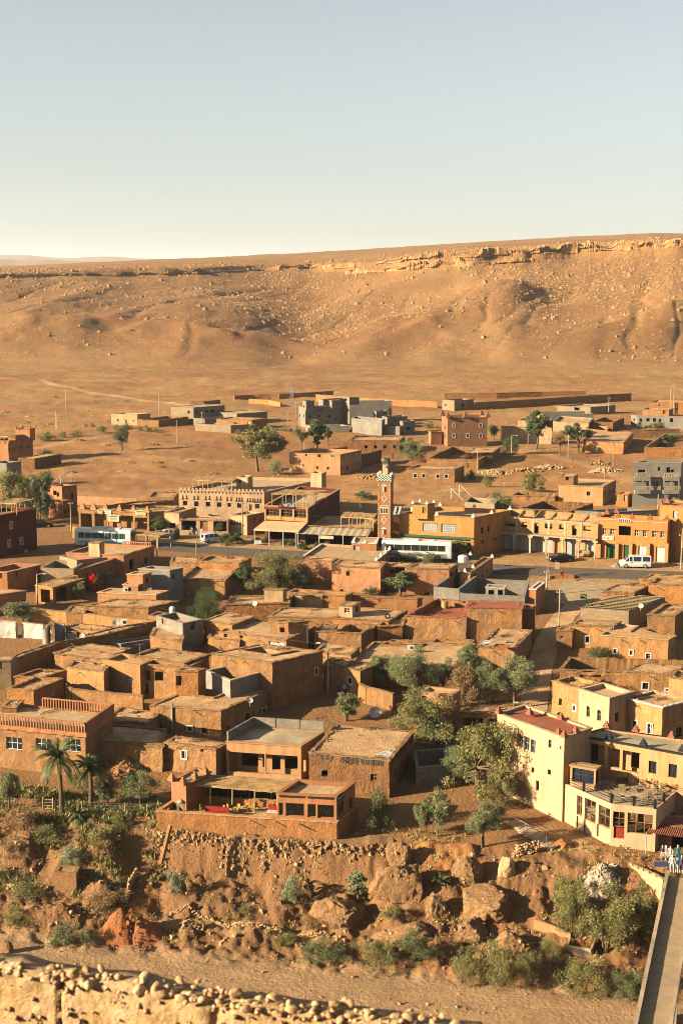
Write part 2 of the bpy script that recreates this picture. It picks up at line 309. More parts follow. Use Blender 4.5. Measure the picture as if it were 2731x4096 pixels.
class MB:
 def __init__(s):s.v=[]; s.f=[]; s.uv=[]; s.mi=[]
 def quad(s, a, b, c, d, uv=None, mi=0):
  i=len(s.v); s.v+=[tuple(a), tuple(b), tuple(c), tuple(d)]; s.f.append((i, i+1, i+2, i+3))
  if uv is None:
   A=Vector(a); w_=(Vector(b)-A).length; h_=(Vector(d)-A).length; uv=[(0, 0), (w_, 0), (w_, h_), (0, h_)]
  s.uv.append(uv); s.mi.append(mi)
 def tri(s, a, b, c, mi=0):
  i=len(s.v); s.v+=[tuple(a), tuple(b), tuple(c)]; s.f.append((i, i+1, i+2)); s.uv.append([(0, 0), (1, 0), (1, 1)]); s.mi.append(mi)
 def poly(s, pts, mi=0):
  i=len(s.v); s.v+=[tuple(p)for p in pts]; s.f.append(tuple(range(i, i+len(pts)))); s.uv.append([(p[0], p[1])for p in pts]); s.mi.append(mi)
 def box(s, c, hs, ax=None, mi=0):
  c=Vector(c); U, V, W=ax if ax else (Vector((1, 0, 0)), Vector((0, 1, 0)), Vector((0, 0, 1)))
  U=U*hs[0]; V=V*hs[1]; W=W*hs[2]
  P=lambda a, b, d:c+U*a+V*b+W*d
  s.quad(P(-1, -1, -1), P(1, -1, -1), P(1, -1, 1), P(-1, -1, 1), mi=mi); s.quad(P(1, -1, -1), P(1, 1, -1), P(1, 1, 1), P(1, -1, 1), mi=mi)
  s.quad(P(1, 1, -1), P(-1, 1, -1), P(-1, 1, 1), P(1, 1, 1), mi=mi); s.quad(P(-1, 1, -1), P(-1, -1, -1), P(-1, -1, 1), P(-1, 1, 1), mi=mi)
  s.quad(P(-1, -1, 1), P(1, -1, 1), P(1, 1, 1), P(-1, 1, 1), mi=mi); s.quad(P(-1, 1, -1), P(1, 1, -1), P(1, -1, -1), P(-1, -1, -1), mi=mi)
 def tube(s, pts, rad, n=6, mi=0, cap=True):
  pts=[Vector(p)for p in pts]
  if not hasattr(rad, '__len__'):rad=[rad]*len(pts)
  rings=[]
  for i, p in enumerate(pts):
   d=(pts[min(i+1, len(pts)-1)]-pts[max(i-1, 0)])
   d=d.normalized()if d.length>1e-9 else Vector((0, 0, 1))
   a=d.orthogonal().normalized()if i==0 else (rings_a-d*rings_a.dot(d)).normalized()
   rings_a=a; b=d.cross(a)
   rings.append([p+(a*math.cos(2*math.pi*k/n)+b*math.sin(2*math.pi*k/n))*rad[i]for k in range(n)])
  for i in range(len(rings)-1):
   for k in range(n):
    k2=(k+1)%n; s.quad(rings[i][k], rings[i][k2], rings[i+1][k2], rings[i+1][k], mi=mi)
  if cap:s.poly(rings[0][::-1], mi); s.poly(rings[-1], mi)
 def lathe(s, c, prof, n=12, mi=0):
  c=Vector(c); R=[[c+Vector((r*math.cos(2*math.pi*k/n), r*math.sin(2*math.pi*k/n), z))for k in range(n)]for r, z in prof]
  for i in range(len(R)-1):
   for k in range(n):s.quad(R[i][k], R[i][(k+1)%n], R[i+1][(k+1)%n], R[i+1][k], mi=mi)
  s.poly(R[0][::-1], mi); s.poly(R[-1], mi)
 def jitter(s, amp, fr=1.1, amp2=None, fr2=3.2):
  o=Vector((13.7, 5.1, 9.3))
  for i, p in enumerate(s.v):
   p=Vector(p); d=noise.noise_vector(p*fr+o)*amp
   if amp2:d+=noise.noise_vector(p*fr2+o)*amp2
   s.v[i]=tuple(p+d)
 def build(s, name, mat, parent=None, smooth=False, merge=False, loc=None):
  me=bpy.data.meshes.new(name)
  v=s.v
  if loc is not None:v=[(a-loc[0], b-loc[1], c-loc[2])for a, b, c in v]
  me.from_pydata(v, [], s.f)
  ul=me.uv_layers.new(name='UVMap')
  ul.data.foreach_set('uv', [c for u in s.uv for p in u for c in p])
  mats=mat if isinstance(mat, (list, tuple))else [mat]
  for m in mats:me.materials.append(MATS[m])
  if len(mats)>1:me.polygons.foreach_set('material_index', s.mi)
  if merge:
   bm=bmesh.new(); bm.from_mesh(me); bmesh.ops.remove_doubles(bm, verts=bm.verts, dist=.002); bm.to_mesh(me); bm.free()
  if smooth:me.polygons.foreach_set('use_smooth', [True]*len(me.polygons))
  me.update()
  o=bpy.data.objects.new(name, me); COL.objects.link(o)
  if loc is not None:o.location=loc
  if parent is not None:
   o.parent=parent
   if loc is None:
    t=parent
    while t is not None:o.location-=t.location; t=t.parent
  return o
def tag(o, label, cat, group=None, kind=None):
 o['label']=label; o['category']=cat
 if group:o['group']=group
 if kind:o['kind']=kind
 return o
def empty(name, label, cat, loc, group=None):
 o=bpy.data.objects.new(name, None); COL.objects.link(o); o.location=loc; o.empty_display_size=.3
 return tag(o, label, cat, group)
def struct(o):o['kind']='structure'; return o
def stuff(o, label, cat):o['kind']='stuff'; o['label']=label; o['category']=cat; return o
def copy_tree(o, parent=None):
 c=o.copy(); COL.objects.link(c)
 if parent is not None:
  c.parent=parent; c.matrix_parent_inverse=o.matrix_parent_inverse.copy()
 for ch in list(o.children):copy_tree(ch, c)
 return c
def meshobj(name, verts, faces, mat, parent=None, smooth=True):
 me=bpy.data.meshes.new(name); me.from_pydata([tuple(v)for v in verts], [], faces)
 me.materials.append(MATS[mat])
 if smooth:me.polygons.foreach_set('use_smooth', [True]*len(me.polygons))
 o=bpy.data.objects.new(name, me); COL.objects.link(o)
 if parent is not None:o.parent=parent
 return o
def npmesh(name, V, Q, mat, smooth=False):
 """mesh from numpy vertex and quad arrays"""
 me=bpy.data.meshes.new(name); nq=len(Q); k=Q.shape[1]
 me.vertices.add(len(V)); me.vertices.foreach_set('co', np.ascontiguousarray(V, dtype=np.float32).ravel())
 me.loops.add(nq*k); me.loops.foreach_set('vertex_index', np.ascontiguousarray(Q, dtype=np.int32).ravel())
 me.polygons.add(nq); me.polygons.foreach_set('loop_start', np.arange(nq, dtype=np.int32)*k)
 me.polygons.foreach_set('use_smooth', np.full(nq, smooth))
 me.materials.append(MATS[mat]); me.update(calc_edges=True); me.validate()
 return me
UP=Vector((0, 0, 1))
us=np.concatenate([np.linspace(-.62, -.262, 36)[:-1], np.linspace(-.262, .262, 400), np.linspace(.262, .62, 36)[1:]])
ys=np.concatenate([np.linspace(-60, 96, 70)[:-1], np.arange(96, 110, .7), np.arange(110, 142, .24), np.arange(142, 262, 1.1), np.arange(262, 620, 1.9), np.arange(620, 940, 3.0), np.arange(940, 1075, 1.3), np.arange(1075, 1520, 7), np.geomspace(1540, 30000, 40)])
U, Y=np.meshgrid(us, ys); X=U*np.maximum(Y, 60)
Zt=zg(X, Y)
sb=Y-d_top(X)
bankw=sst(-17, -13, sb)*(1-sst(-.4, .6, sb))
plainw=sst(262, 300, Y)*(1-sst(600, 700, Y))
hillw=sst(640, 740, Y)*(1-sst(1500, 2500, Y))
Zt=Zt+bankw*(.95*fbm(X/3.0, Y/3.4, 3, 4)+.35*(np.abs(fbm(X/2.1+.5*fbm(X/4, Y/3, 15, 2), Y/3, 12, 3))*2-.5)+.25*fbm(X/.7, Y/.7, 9, 3))
Zt=Zt+(sst(97, 100, Y)*(1-sst(-16, -13, sb)))*(.10*fbm(X/3, Y/1.6, 61, 4))
Zt=Zt+plainw*(.8*fbm(X/22, Y/16, 71, 4)+.28*fbm(X/4.5, Y/4.5, 72, 3))
Zt=Zt+sst(520, 640, Y)*(1-sst(680, 780, Y))*1.6*fbm(X/45, Y/14, 77, 4)
Zt=Zt+hillw*(.8*fbm(X/24, Y/24, 81, 4)+.6*fbm(X/7, Y/7, 82, 3))
def mixc(a, b, t):t=t[..., None]; return a*(1-t)+b*t
def C3(*c):return np.array(c)[None, None, :]
tint=np.broadcast_to(C3(.31, .17, .08), X.shape+(3, )).copy()
n1=fbm(X/30, Y/18, 101, 4)*.5+.5
n2=fbm(X/6, Y/4, 102, 3)*.5+.5
river=sst(95, 99, Y)*(1-sst(-15.5, -13, sb+1.2*fbm(X/5, Y/3, 7, 3)))
tint=mixc(tint, C3(.25, .138, .07)*np.ones_like(tint), bankw)
tint=mixc(tint, C3(.36, .17, .07)*np.ones_like(tint), bankw*sst(.55, .8, fbm(X/5, Y/4, 31, 3)*.5+.5))
tint=mixc(tint, mixc(C3(.40, .275, .17)*np.ones_like(tint), C3(.46, .30, .175)*np.ones_like(tint), n2), river)
pl=sst(250, 285, Y)
tint=mixc(tint, mixc(C3(.345, .17, .07)*np.ones_like(tint), C3(.43, .235, .10)*np.ones_like(tint), sst(.3, .7, n1)), pl)
hl=sst(560, 680, Y)
hn=fbm(X/60, Y/60, 111, 4)*.5+.5
tint=mixc(tint, mixc(C3(.33, .18, .08)*np.ones_like(tint), C3(.405, .235, .11)*np.ones_like(tint), sst(.3, .7, hn)), hl)
redz=np.exp(-((Y-752)/34)**2)*sst(-170, -110, X)*(1-sst(20, 70, X))*sst(.42, .6, fbm(X/18, Y/12, 55, 3)*.5+.5)
tint=mixc(tint, C3(.40, .17, .07)*np.ones_like(tint), redz*.8)
tint=mixc(tint, C3(.43, .26, .12)*np.ones_like(tint), sst(1080, 1300, Y)*.6)
tint=mixc(tint, C3(.40, .285, .12)*np.ones_like(tint), plainw*sst(380, 480, Y)*sst(.5, .7, fbm(X/14, Y/9, 44, 4)*.5+.5)*.7)
def track(pts, wid, col, k=.8):
 P=[ground(q('P', p))for p in pts]
 D=np.full(X.shape, 1e9)
 for a, b in zip(P[:-1], P[1:]):
  dx, dy=b.x-a.x, b.y-a.y; L2=dx*dx+dy*dy+1e-9
  t=np.clip(((X-a.x)*dx+(Y-a.y)*dy)/L2, 0, 1)
  D=np.minimum(D, np.hypot(X-a.x-t*dx, Y-a.y-t*dy))
 D=D+.8*fbm(X/5, Y/5, 91, 3)
 global tint
 tint=mixc(tint, C3(*col)*np.ones_like(tint), (1-sst(wid*.5, wid, D))*k)
track([(165, 1521), (260, 1548), (400, 1575), (560, 1597), (680, 1610), (760, 1622)], 2.2, (.62, .43, .24))
track([(-60, 1508), (60, 1512)], 2.2, (.58, .40, .22))
track([(140, 1795), (230, 1775), (330, 1755), (420, 1742)], 2.6, (.55, .37, .20), .7)
track([(250, 1825), (560, 1832), (900, 1850)], 2.5, (.50, .32, .17), .5)
track([(270, 1895), (620, 1905), (900, 1912)], 2.5, (.50, .32, .17), .5)
track([(2090, 1805), (2200, 1822), (2320, 1850), (2420, 1880), (2520, 1925), (2600, 1955)], 3.6, (.53, .34, .17), .8)
track([(1900, 1760), (2080, 1795)], 3, (.52, .33, .17), .6)
track([(700, 2160), (900, 2172), (1130, 2185), (1330, 2200)], 7, (.52, .36, .21), .8)
track([(1950, 2240), (2200, 2250), (2450, 2262), (2720, 2275)], 6, (.50, .31, .16), .8)
track([(2180, 2330), (2320, 2340), (2500, 2330)], 5, (.50, .35, .21), .7)
track([(1520, 1975), (1800, 1975), (2000, 1960)], 12, (.47, .28, .14), .5)
track([(300, 1960), (800, 1985)], 9, (.45, .27, .13), .5)
track([(560, 3690), (1000, 3712), (1300, 3740)], .9, (.45, .29, .15), .6)
track([(2170, 3330), (2330, 3395)], 1.8, (.50, .33, .18), .6)
V=np.stack([X, Y, Zt], -1).reshape(-1, 3)
R, Cn=X.shape
idx=np.arange(R*Cn).reshape(R, Cn)
Q=np.stack([idx[:-1, :-1], idx[:-1, 1:], idx[1:, 1:], idx[1:, :-1]], -1).reshape(-1, 4)
me=npmesh('ground', V, Q, 'ground', smooth=True)
ca=me.color_attributes.new('tint', 'FLOAT_COLOR', 'POINT')
ca.data.foreach_set('color', np.concatenate([(tint*ALB).reshape(-1, 3), (.02+.8*sst(560, 760, Y)*(1-sst(1400, 1600, Y))*(.35+.65*sst(.3, .6, fbm(X/60, Y/45, 64, 3)*.5+.5))).reshape(-1, 1)], 1).astype(np.float32).ravel())
gr=struct(bpy.data.objects.new('ground', me)); COL.objects.link(gr)
GX, GY, GZ=X, Y, Zt
def zmesh(x, y):
 """height of the built ground sheet (with its relief) at x, y"""
 j=np.searchsorted(ys, y)-1; j=int(np.clip(j, 0, R-2)); ty=(y-ys[j])/(ys[j+1]-ys[j])
 out=0
 for k, wgt in ((j, 1-ty), (j+1, ty)):
  out+=wgt*float(np.interp(x, GX[k], GZ[k]))
 return out
def range_(name, D, rows, seed, dep):
 uu=np.linspace(-.7, .7, 260); pxs=CX+5770*uu
 ytop=np.interp(pxs, *rows)+4*fbm(pxs/120, pxs*0, seed, 4)
 V=[]; prof=[(-1, .0), (-.6, .35), (-.3, .62), (0, 1), (.5, .8), (1, 0)]
 for k, (o, s)in enumerate(prof):
  y=D+o*dep; zt=CZ+D*ELEV(ytop)
  z=-30+(zt+30)*s*(1+(0 if s==1 else .12)*fbm(pxs/60, pxs*0+k, seed+3, 3))
  V.append(np.stack([uu*y, np.full_like(uu, y), z], -1))
 V=np.concatenate(V); n=len(uu); I=np.arange(len(V)).reshape(-1, n)
 Q=np.stack([I[:-1, :-1], I[:-1, 1:], I[1:, 1:], I[1:, :-1]], -1).reshape(-1, 4)
 me=npmesh(name, V, Q, 'rock', smooth=True)
 o=struct(bpy.data.objects.new(name, me)); COL.objects.link(o)
range_('mountain_range', 11000, ([-3000, 0, 110, 260, 420, 560, 760, 1100, 6000], [1035, 1018, 1020, 1032, 1026, 1034, 1046, 1060, 1060]), 5, 1500)
range_('mountain_foothills', 6500, ([-3000, 0, 200, 500, 900, 6000], [1042, 1035, 1040, 1050, 1068, 1080]), 9, 900)
CUBE=np.array([[-1, -1, -1], [1, -1, -1], [1, 1, -1], [-1, 1, -1], [-1, -1, 1], [1, -1, 1], [1, 1, 1], [-1, 1, 1]], float)
CQ=np.array([[0, 3, 2, 1], [4, 5, 6, 7], [0, 1, 5, 4], [1, 2, 6, 5], [2, 3, 7, 6], [3, 0, 4, 7]])
def rocks(name, P, sz, mat, flat=.75, seed=1, smooth=False):
 r=np.random.default_rng(seed); n=len(P)
 v=CUBE[None]*r.uniform(.45, 1.0, (n, 8, 3))
 v[:, 4:, :2]*=r.uniform(.5, .95, (n, 1, 1))
 v=v*(np.array(sz)[:, None, None]*.5)*np.stack([r.uniform(.8, 1.3, n), r.uniform(.7, 1.1, n), np.full(n, flat)*r.uniform(.7, 1.2, n)], -1)[:, None]
 a=r.uniform(0, 6.28, n); c, s=np.cos(a), np.sin(a)
 x=v[..., 0]*c[:, None]-v[..., 1]*s[:, None]; y=v[..., 0]*s[:, None]+v[..., 1]*c[:, None]
 tl=r.uniform(-.5, .5, n)[:, None]; z=v[..., 2]+x*tl*.6
 V=np.stack([x, y, z], -1)+np.asarray(P)[:, None]
 Q=(CQ[None]+(np.arange(n)*8)[:, None, None]).reshape(-1, 4)
 me=npmesh(name, V.reshape(-1, 3), Q, mat, smooth)
 o=bpy.data.objects.new(name, me); COL.objects.link(o); return o
def zmesh_v(x, y):
 j=np.clip(np.searchsorted(ys, y)-1, 0, R-2); ty=(y-ys[j])/(ys[j+1]-ys[j])
 u=x/np.maximum(y, 60); i=np.clip(np.searchsorted(us, u)-1, 0, Cn-2); tx=(u-us[i])/(us[i+1]-us[i])
 f=lambda a, b:GZ[a, b]
 return (f(j, i)*(1-tx)+f(j, i+1)*tx)*(1-ty)+(f(j+1, i)*(1-tx)+f(j+1, i+1)*tx)*ty
n=24000
hy=rng.uniform(660, 1120, n); hu=rng.uniform(-.33, .33, n); hx=hu*hy
hpx=CX+5770*hu
dens=sst(690, 960, hy)*.55+.12*sst(1065, 1030, hy)+.55*sst(900, 1010, hy)*(hy<1030)
dens=dens*(0.3+1.2*sst(.35, .7, fbm(hx/50, hy/35, 64, 3)*.5+.5))*(.5+.6*sst(500, 1700, hpx))
k=rng.uniform(0, 1, n)<dens
hx, hy=hx[k], hy[k]
sz=.3+.42*rng.pareto(2.6, len(hx)); sz=np.minimum(sz, 3.0)
o=rocks('hillside_boulders', np.stack([hx, hy, zmesh_v(hx, hy)+sz*.12], -1), sz, 'rock', seed=5)
stuff(o, 'loose brown boulders strewn over the hillside below the rock ledge', 'boulders')
n=210000
hy=rng.uniform(680, 1130, n); hu=rng.uniform(-.30, .30, n); hx=hu*hy
dens=(.10+.9*sst(720, 930, hy))*(.2+sst(.35, .62, fbm(hx/45, hy/30, 66, 3)*.5+.5))*(.55+.45*sst(-120, 60, hx))*(1-.7*sst(1050, 1100, hy))
k=rng.uniform(0, 1, n)<dens*.8; hx, hy=hx[k], hy[k]; n=len(hx)
PYR=np.array([[-1, -1, -.3], [1, -1, -.3], [1, 1, -.3], [-1, 1, -.3], [0, 0, 1.0]]); v=PYR[None]*rng.uniform(.5, 1.1, (n, 5, 3)); v[:, 4, :2]+=rng.uniform(-.5, .5, (n, 2))
a=rng.uniform(0, 6.28, n); c, s_=np.cos(a)[:, None], np.sin(a)[:, None]; v=v*np.minimum(.3+.26*rng.pareto(2.6, n), 1.7)[:, None, None]
V=np.stack([v[..., 0]*c-v[..., 1]*s_+hx[:, None], v[..., 0]*s_+v[..., 1]*c+hy[:, None], v[..., 2]*.9+zmesh_v(hx, hy)[:, None]], -1).reshape(-1, 3)
Q=(np.array([[0, 1, 4], [1, 2, 4], [2, 3, 4], [3, 0, 4]])[None]+(np.arange(n)*5)[:, None, None]).reshape(-1, 3)
o=bpy.data.objects.new('hillside_scree', npmesh('hillside_scree', V, Q, 'rock')); COL.objects.link(o); stuff(o, 'fine brown scree covering the slopes of the hillside', 'scree')
def ledge(name, label, rows, hpx, seed):
 pxs=np.arange(rows[0][0], rows[0][-1], 2.6); yr=np.interp(pxs, *rows)+3*fbm(pxs/40, pxs*0, seed, 3); hh=np.interp(pxs, *hpx)
 blk=_h(np.floor(pxs/22+2.5*fbm(pxs/60, pxs*0, seed+1, 2)), pxs*0, seed); blk2=_h(np.floor(pxs/5), pxs*0, seed+5)
 hh=hh*(.12+1.05*sst(.3, .55, fbm(pxs/110, pxs*0, seed+2, 3)*.5+.5))*(.75+.35*blk)
 nv=9; G=[]
 for i, px in enumerate(pxs):
  r0=ray((px, yr[i])); ta=np.arange(820, 1200, .7)/r0.y; j_=int(np.argmax(CZ+r0.z*ta<=zg(r0.x*ta, r0.y*ta))); b=Vector((0, 0, CZ))+r0*float(ta[j_]); hm=hh[i]*b.y/5700*(.8+.4*blk2[i])+.2; col=[]
  for k in range(nv):
   t=k/(nv-2)if k<nv-1 else 1; lay=(_h(np.array([k//2]), np.array([math.floor(px/70)]), seed+9)[0]-.5)*3.4
   col.append((b.x, b.y-1-1.3*blk[i]+lay+(9 if k==nv-1 else 0), b.z-1.2+(hm+1.2)*t+(.3 if k==nv-1 else 0)))
  G.append(col)
 V=np.array(G).transpose(1, 0, 2); nr, nc=V.shape[:2]; I=np.arange(nr*nc).reshape(nr, nc)
 Q=np.stack([I[:-1, :-1], I[:-1, 1:], I[1:, 1:], I[1:, :-1]], -1).reshape(-1, 4)
 me=npmesh(name, V.reshape(-1, 3), Q, 'ledge_rock'); o=bpy.data.objects.new(name, me); COL.objects.link(o); stuff(o, label, 'rock ledge')
mk('ledge_rock', (.43, .26, .125), var=.3, scale=.25, bump=.9, bscale=.7, col2=(.42, .24, .11))
ledge('rock_ledge', 'thin broken rock ledge along the left part of the hillside', ([-350, 0, 400, 800, 1100, 1420], [1114, 1108, 1102, 1092, 1076, 1068]), ([-350, 300, 600, 1420], [7, 8, 16, 13]), 3)
ledge('rock_ledge', 'lower blocky rock ledge in the middle of the hillside', ([1380, 1600, 1800, 2150], [1096, 1082, 1066, 1048]), ([1380, 1500, 1900, 2150], [10, 22, 22, 8]), 13)
ledge('rock_ledge', 'upper pale rock ledge at the right under the hill top', ([1500, 1800, 2100, 2400, 2731, 3150], [1056, 1030, 1014, 998, 986, 985]), ([1500, 1700, 2200, 3150], [6, 20, 26, 22]), 23)
n=5200
py_=rng.uniform(262, 640, n); pu=rng.uniform(-.3, .3, n); pxx=pu*py_
k=fbm(pxx/16, py_/9, 88, 3)*.5+.5>.5
pxx, py_=pxx[k], py_[k]; sz=.14+.22*rng.pareto(3, len(pxx)); sz=np.minimum(sz, 1.1)
o=rocks('plain_stones', np.stack([pxx, py_, zmesh_v(pxx, py_)], -1), sz, 'rock', seed=12)
stuff(o, 'loose stones scattered over the brown plain', 'stones')
n=9000
ry=rng.uniform(97, 127, n); rx=rng.uniform(-36, 33, n); s_=ry-d_top(rx)
k=(s_<-12)&(rng.uniform(0, 1, n)<.35+.65*sst(.4, .7, fbm(rx/6, ry/3, 19, 3)*.5+.5))
rx, ry=rx[k], ry[k]; sz=np.minimum(.05+.06*rng.pareto(2.6, len(rx)), .42)
o=rocks('riverbed_pebbles', np.stack([rx, ry, zmesh_v(rx, ry)+.01], -1), sz, 'cobble', seed=13)
stuff(o, 'pale pebbles strewn over the dry riverbed', 'pebbles')
n=9000
by=rng.uniform(112, 142, n); bx=rng.uniform(-38, 30, n); s_=by-d_top(bx)
k=(s_>-14.5)&(s_<-.8)&(rng.uniform(0, 1, n)<.2+.8*sst(.45, .65, fbm(bx/3, by/2.2, 29, 3)*.5+.5))
bx, by=bx[k], by[k]; sz=np.minimum(.09+.10*rng.pareto(2.4, len(bx)), .7)
o=rocks('bank_stones', np.stack([bx, by, zmesh_v(bx, by)+.02], -1), sz, 'cobble', seed=14)
stuff(o, 'loose stones strewn over the river bank', 'stones')
def ribbon(name, pts, wid, mat, dz, n=6, sub=10):
 P=[ground(q('P', p))for p in pts]
 Lp=[]
 for a, b in zip(P[:-1], P[1:]):
  for k in range(sub):Lp.append(a.lerp(b, k/sub))
 Lp.append(P[-1])
 mb=MB()
 rows=[]
 for i, p in enumerate(Lp):
  d=Lp[min(i+1, len(Lp)-1)]-Lp[max(i-1, 0)]; d.z=0; d.normalize(); nn=Vector((d.y, -d.x, 0))
  row=[]
  for k in range(n+1):
   s=p+nn*wid*(k/n-.5); row.append(Vector((s.x, s.y, zmesh(s.x, s.y)+dz)))
  rows.append(row)
 for i in range(len(rows)-1):
  for k in range(n):mb.quad(rows[i][k], rows[i][k+1], rows[i+1][k+1], rows[i+1][k])
 o=mb.build(name, mat, merge=True, smooth=True); return struct(o)
ribbon('road', [(520, 2176), (765, 2196), (1100, 2214), (1500, 2236), (1800, 2260), (2031, 2279), (2545, 2300), (2800, 2308)], 5.6, 'asphalt', .05)
ribbon('alley', [(2330, 2400), (2260, 2460), (2190, 2560), (2150, 2700), (2130, 2850), (2110, 2900)], 3.4, 'mud_roof', .04)
def sheet(name, pts, mat, dz, n=8):
 P=[ground(q('P', p))for p in pts]; mb=MB(); g=[]
 for i in range(n+1):
  row=[]
  for j in range(n+1):
   a=P[0].lerp(P[1], j/n); b=P[3].lerp(P[2], j/n); c=a.lerp(b, i/n)
   row.append(Vector((c.x, c.y, zmesh(c.x, c.y)+dz)))
  g.append(row)
 for i in range(n):
  for j in range(n):mb.quad(g[i][j], g[i][j+1], g[i+1][j+1], g[i+1][j])
 return struct(mb.build(name, mat, merge=True, smooth=True))
pk=sheet('parking_ground', [(2215, 2415), (2400, 2425), (2480, 2335), (2250, 2325)], 'paving', .06)
BL={}
def lerp2(a, b, t):return a+(b-a)*t
def splits(a, b, step, marks):
 n=max(1, int(round((b-a)/step))); s=[a+(b-a)*i/n for i in range(n+1)]
 s=[v for v in s if all(abs(v-m)>.12 for m in marks)]+list(marks)
 s=sorted(set([a, b]+[v for v in s if a<=v<=b])); return s
def panel(mb, p0, p1, zb, zt, ops, step=.9, rev=.3):
 """vertical wall from p0 to p1 (outside on the right hand going p0->p1 is -n), with rectangular openings"""
 d=Vector((p1.x-p0.x, p1.y-p0.y, 0)); L=d.length; d.normalize(); nrm=Vector((d.y, -d.x, 0))
 ops=[(max(.05, a), min(L-.05, b), max(zb+.02, c), min(zt-.05, e))for a, b, c, e in ops]
 ops=[o for o in ops if o[1]-o[0]>.05 and o[3]-o[2]>.05]
 su=splits(0, L, step, sorted({round(v, 3)for o in ops for v in o[:2]})); sv=splits(zb, zt, step, sorted({round(v, 3)for o in ops for v in o[2:]}))
 W=lambda u, z, k=0:Vector((p0.x+d.x*u, p0.y+d.y*u, z))-nrm*k
 for i in range(len(su)-1):
  for j in range(len(sv)-1):
   cu, cv=(su[i]+su[i+1])/2, (sv[j]+sv[j+1])/2
   if any(a-.001<cu<b+.001 and c-.001<cv<e+.001 for a, b, c, e in ops):continue
   mb.quad(W(su[i], sv[j]), W(su[i+1], sv[j]), W(su[i+1], sv[j+1]), W(su[i], sv[j+1]), uv=[(su[i], sv[j]), (su[i+1], sv[j]), (su[i+1], sv[j+1]), (su[i], sv[j+1])])
 for a, b, c, e in ops:
  mb.quad(W(a, c), W(a, c, rev), W(a, e, rev), W(a, e)); mb.quad(W(b, c, rev), W(b, c), W(b, e), W(b, e, rev))
  mb.quad(W(a, e), W(a, e, rev), W(b, e, rev), W(b, e)); mb.quad(W(a, c, rev), W(a, c), W(b, c), W(b, c, rev))
 return d, nrm, L
def hit(crop, p, p0, p1):
 """pixel ray against the vertical plane through p0, p1 -> (u along wall, z)"""
 r=ray(q(crop, p)); d=Vector((p1.x-p0.x, p1.y-p0.y, 0)).normalized(); n=Vector((d.y, -d.x, 0))
 t=(Vector((p0.x, p0.y, 0))-Vector((0, 0, 0))).dot(n)/Vector((r.x, r.y, 0)).dot(n)
 P=Vector((r.x*t, r.y*t, CZ+r.z*t)); return (P-Vector((p0.x, p0.y, 0))).dot(d), P.z
def infill(root, W, d, nrm, a, b, c, e, style, mat=None):
 """what fills an opening: W(u,z,k) world point; returns nothing"""
 cu, cz=(a+b)/2, (c+e)/2; w, h=b-a, e-c; ax=(d, nrm, UP)
 if style=='o':return
 nm={'d':'door', 's':'roller_shutter'}.get(style, 'window')
 mb=MB(); k=.2
 if style in ('d', 's'):
  mb.box(W(cu, cz, k), (w/2, .03, h/2), ax); pn=mb.build(nm, mat or ('shutter' if style=='s' else 'wood'), root)
  f=MB(); t=.05
  for sx in (-1, 1):f.box(W(cu+sx*(w/2-t/2), cz, k-.05), (t/2, .03, h/2), ax)
  f.box(W(cu, e-t/2, k-.05), (w/2-t, .03, t/2), ax)
  if style=='d':f.box(W(b-.16, c+min(1.0, h*.5), k-.06), (.025, .04, .06), ax)
  f.build('frame', 'metal_grey' if style=='s' else 'wood_red', pn); return
 if style=='l':
  mb.box(W(cu, cz, k+.06), (w/2, .01, h/2), ax); pn=mb.build(nm, 'dark', root)
  f=MB(); nx, nz=max(2, int(w/.3)), max(3, int(h/.3))
  for i in range(nx+1):f.box(W(a+w*i/nx, cz, k), (.045, .05, h/2), ax)
  for i in range(nz+1):f.box(W(cu, c+h*i/nz, k+.004), (w/2, .046, .045), ax)
  f.build('lattice', mat or 'white', pn); return
 mb.box(W(cu, cz, k), (w/2, .012, h/2), ax); pn=mb.build(nm, 'dark_glass' if style[0]=='g' else 'clear_glass' if style[0]=='c' else 'dark', root)
 fm=mat or ('white' if 'w' in style else 'metal_black'); t=.06 if w>.6 else .045
 f=MB()
 for sx in (-1, 1):f.box(W(cu+sx*(w/2-t/2), cz, k-.03), (t/2, .035, h/2), ax)
 for sz in (-1, 1):f.box(W(cu, cz+sz*(h/2-t/2), k-.03), (w/2-t, .035, t/2), ax)
 if 'x' not in style:
  nb=max(1, int(round(w/.7)))
  for i in range(1, nb+(1 if nb==1 else 0)):f.box(W(a+w*i/max(nb, 2), cz, k-.03), (t/2, .03, h/2-t), ax)
  f.box(W(cu, c+h*.55, k-.028), (w/2-t, .026, t*.4), ax)
 f.build('frame', fm, pn)
 if 's' in style:
  g=MB(); sw=.14
  for sx in (-1, 1):g.box(W(cu+sx*(w/2+sw/2), cz, -.02), (sw/2, .05, h/2+sw), ax)
  for sz in (-1, 1):g.box(W(cu, cz+sz*(h/2+sw/2), -.02), (w/2, .05, sw/2), ax)
  g.build('surround', 'cement_white', pn)
def ring(mb, outer, inner, step):
 """quads between two closed loops with matching corners, subdivided"""
 n=len(outer)
 for i in range(n):
  a, b, c, d=outer[i], outer[(i+1)%n], inner[(i+1)%n], inner[i]
  k=max(1, int(round((b-a).length/step)))
  for j in range(k):
   t0, t1=j/k, (j+1)/k
   mb.quad(a.lerp(b, t0), a.lerp(b, t1), d.lerp(c, t1), d.lerp(c, t0))
